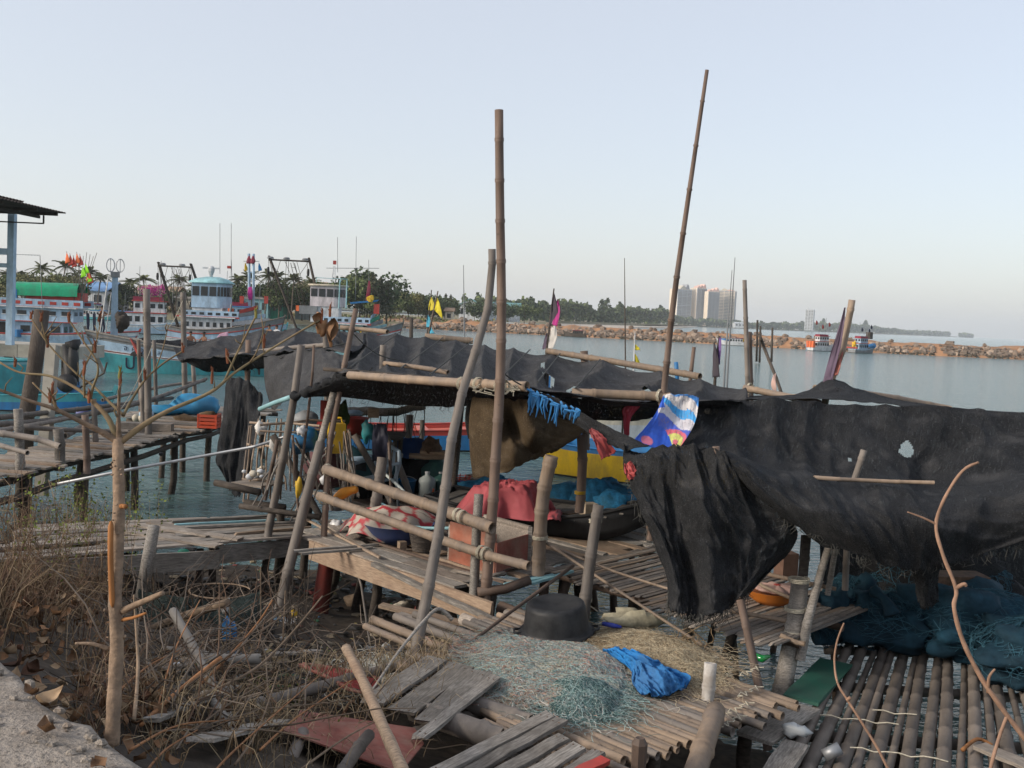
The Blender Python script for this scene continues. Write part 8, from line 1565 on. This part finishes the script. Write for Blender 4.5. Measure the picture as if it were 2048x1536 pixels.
# red plywood sheet and bamboo lengths
rp = thing('plywood_sheet', 'faded red plywood sheet half buried under straw at the deck edge', 'plywood', GS(690, 1490)*V((1, 1, 0))+V((0, 0, 1.2)))
mb = MB(); mb.prism([(lambda q: V((q.x, q.y, max(1.29, gz(q.x, q.y)+.09))))(G(a, b, 1.33)) for a, b in ((600, 1432), (830, 1448), (848, 1478), (800, 1560), (560, 1560), (590, 1490))], (0, 0, .012)); mb.build('sheet', REDW, rp)
for pp, lab in ((((606, 1465, 6.3), (588, 1505, 6.0), (565, 1560, 5.7)), 'short grey bamboo length lying on the red plywood, nearer the brushwood'), (((738, 1470, 6.3), (710, 1505, 6.0), (678, 1555, 5.7)), 'short lashed bamboo length lying across the middle of the red plywood')): culm('bamboo_length', pp, .04, .042, BAMG, None, .3, lab, 'bamboo')
mb = MB(); mb.blob(G(752, 1495, 1.3), (.03, .02, .05), 9, 7, .4); tag(mb.build('curled_leaf', lms[0].materials[0], None, True), 'curled brown dead leaf standing on the red plywood', 'leaf')
sn = thing('scoop_net', 'red framed scoop net with bamboo handle lying on the mud', 'scoop net', GS(680, 1360)); 
for pp, r in ((((600, 1330, 8.4), (650, 1352, 8.2), (700, 1380, 8.0)), .018), (((605, 1328, 8.5), (690, 1340, 8.5), (760, 1358, 8.3)), .016), (((760, 1358, 8.3), (740, 1385, 8.0), (700, 1380, 8.0)), .014)): MB().tube(spline(pr(*pp), 4), r, 7).build('frame', REDW, sn, True)
MB().grid(patch([pr((602, 1330, 8.4), (690, 1341, 8.4), (758, 1360, 8.25)), pr((640, 1350, 8.2), (690, 1372, 8.05), (735, 1384, 8))], 20, 8, .04, 3, 3), 20, 8).build('netting', net_mat('scoop_netting', (.22, .04, .035), .35), sn, True)
# fish trap: hoops and stakes with netting
ft = thing('fish_trap', 'collapsed round fish trap of hoops and stakes in the dark mud', 'fish trap', GS(440, 1240))
for cx, cy, Y, rx, ry in ((440, 1182, 10.8, 62, 15),):
    mb = MB(); mb.tube([P(cx+rx*math.cos(a), cy+ry*math.sin(a), Y-.35*math.sin(a)) for a in [i*2*math.pi/28 for i in range(29)]], .008, 5); mb.build('hoop', TW, ft)
for i in range(44):
    px = R.uniform(270, 610); py = R.uniform(1130, 1230); a = P(px, py, R.uniform(9.6, 11.6)); b = V((a.x+R.uniform(-.08, .08), a.y, gz(a.x, a.y)-.1)); MB().tube([b, a], [.010, .006], 5).build('stake', R.choice((WOODD, WOODD, TW)), ft)
o = cloth('netting', [pr((280, 1180, 10.6), (360, 1195, 10.2), (440, 1205, 10.2), (520, 1180, 10.4)), pr((270, 1240, 10.2), (360, 1260, 9.8), (440, 1270, 9.8), (530, 1240, 10)), pr((270, 1300, 9.4), (360, 1315, 9.2), (440, 1320, 9.2), (530, 1290, 9.6))], net_mat('trap_netting', (.025, .035, .032), .55), ft, 40, 20, .12, 3, 3)
tag(MB().blob(P(452, 1212, 9.9), (.05, .03, .07), 8, 6, .4).build('rag', FLW, None, True), 'scrap of white rag caught on the fish trap', 'rag')
# litter washed up under the decks
LT = [pm('litter_'+k, c, rough=.5) for k, c in dict(w=(.4, .4, .38), b=(.05, .12, .2), g=(.05, .15, .08), r=(.22, .06, .05), y=(.3, .24, .07), t=(.3, .24, .16), k=(.05, .045, .04)).items()]
mb = MB()
for i in range(900):
    px, py = R.choice(((R.uniform(270, 620), R.uniform(1110, 1190)), (R.uniform(480, 960), R.uniform(1150, 1330)), (R.uniform(480, 960), R.uniform(1150, 1330)), (R.uniform(300, 700), R.uniform(1300, 1420)))); p = GS(px, py); p.z = max(p.z, .02); s_ = R.choice((.015, .025, .04, .05))*R.uniform(.6, 1.4); mb.blob(p+V((0, 0, s_*.3)), (s_*R.uniform(.8, 2.2), s_, s_*.6), 6, 4, .4, R.choice((0, 0, 1, 2, 3, 4)+(5,)*9+(6,)*22), seed=i)
tag(mb.build('litter', LT), 'scattered small litter and stones on the mud under the decks', None, kind='stuff')
for nm, lab, cat, px, py, r3, m, sd in (('plastic_bag', 'yellow plastic bag lying in the mud beside the red post', 'bag', 585, 1232, (.07, .05, .05), YELLOW, 1), ('plastic_bottle', 'white plastic bottle lying in the mud beside the yellow bag', 'bottle', 572, 1248, (.13, .045, .045), MATS['plastic_white'], 2), ('coconut_husk', 'brown coconut husk lying in the mud behind the red post', 'husk', 708, 1212, (.16, .1, .1), TW, 3), ('plastic_bag', 'green plastic bag on the mud under the landing stage', 'bag', 368, 1118, (.1, .06, .05), GREEN, 4), ('plastic_jug', 'blue plastic can half sunk behind the fish trap', 'can', 458, 1280, (.07, .07, .14), BLUE, 5), ('plastic_bag', 'pale tan sack lying in the mud below the front beam', 'sack', 805, 1225, (.14, .1, .1), CREAM, 6), ('foam_scrap', 'white foam scrap among the brushwood', 'foam', 355, 1350, (.09, .05, .06), MATS['plastic_white'], 7)):
    p = GS(px, py); p.z = max(.05, p.z); mb = MB(); mb.blob(p+V((0, 0, r3[2]*.6)), r3, 12, 8, .25, seed=sd); tag(mb.build(nm, m, None, True), lab, cat)
# seedlings by the embankment that cross the view
sp = thing('bare_sapling', 'thin bent bare sapling with hooked tip before the black net', 'sapling', P(2080, 1560, 3.0))
TWS = mat('sapling_bark', (.26, .16, .11), .8, .3, 20, bump=.3, rnd=0)
limb('stem', ((1957, 925, 3.1), (1925, 942, 3.1), (1890, 995, 3.1), (1872, 1050, 3.1), (1886, 1110, 3.08), (1912, 1178, 3.06), (1908, 1215, 3.05), (1925, 1280, 3.04), (1962, 1355, 3.02), (2010, 1425, 3), (2070, 1510, 2.98), (2120, 1640, 2.95), (2140, 1800, 2.9)), .0045, .009, TWS, sp, 8, 5, .08)
limb('side_twig', ((1872, 1048, 3.1), (1845, 1035, 3.1), (1815, 1024, 3.1)), .004, .002, TWS, sp); limb('side_twig', ((1912, 1176, 3.06), (1928, 1168, 3.05), (1932, 1172, 3.05)), .007, .005, TWS, sp); limb('side_twig', ((2015, 1430, 3), (2000, 1470, 2.98), (1980, 1545, 2.95), (1975, 1640, 2.95)), .005, .006, TWS, sp)
limb('side_twig', ((1976, 1385, 3.02), (1978, 1355, 3.0), (1990, 1338, 3.0)), .006, .003, TWS, sp)
s2 = thing('bare_sapling', 'slender curved bare sapling rising before the dark bamboo poles', 'sapling', P(1800, 1580, 3.4)); limb('stem', ((1688, 1246, 3.5), (1675, 1280, 3.5), (1669, 1320, 3.5), (1675, 1365, 3.48), (1695, 1400, 3.46), (1730, 1455, 3.44), (1765, 1515, 3.42), (1800, 1600, 3.4), (1815, 1750, 3.35)), .003, .006, TWS, s2, 7, 5, .06)
limb('side_twig', ((1695, 1400, 3.46), (1700, 1395, 3.45)), .007, .005, TWS, s2)
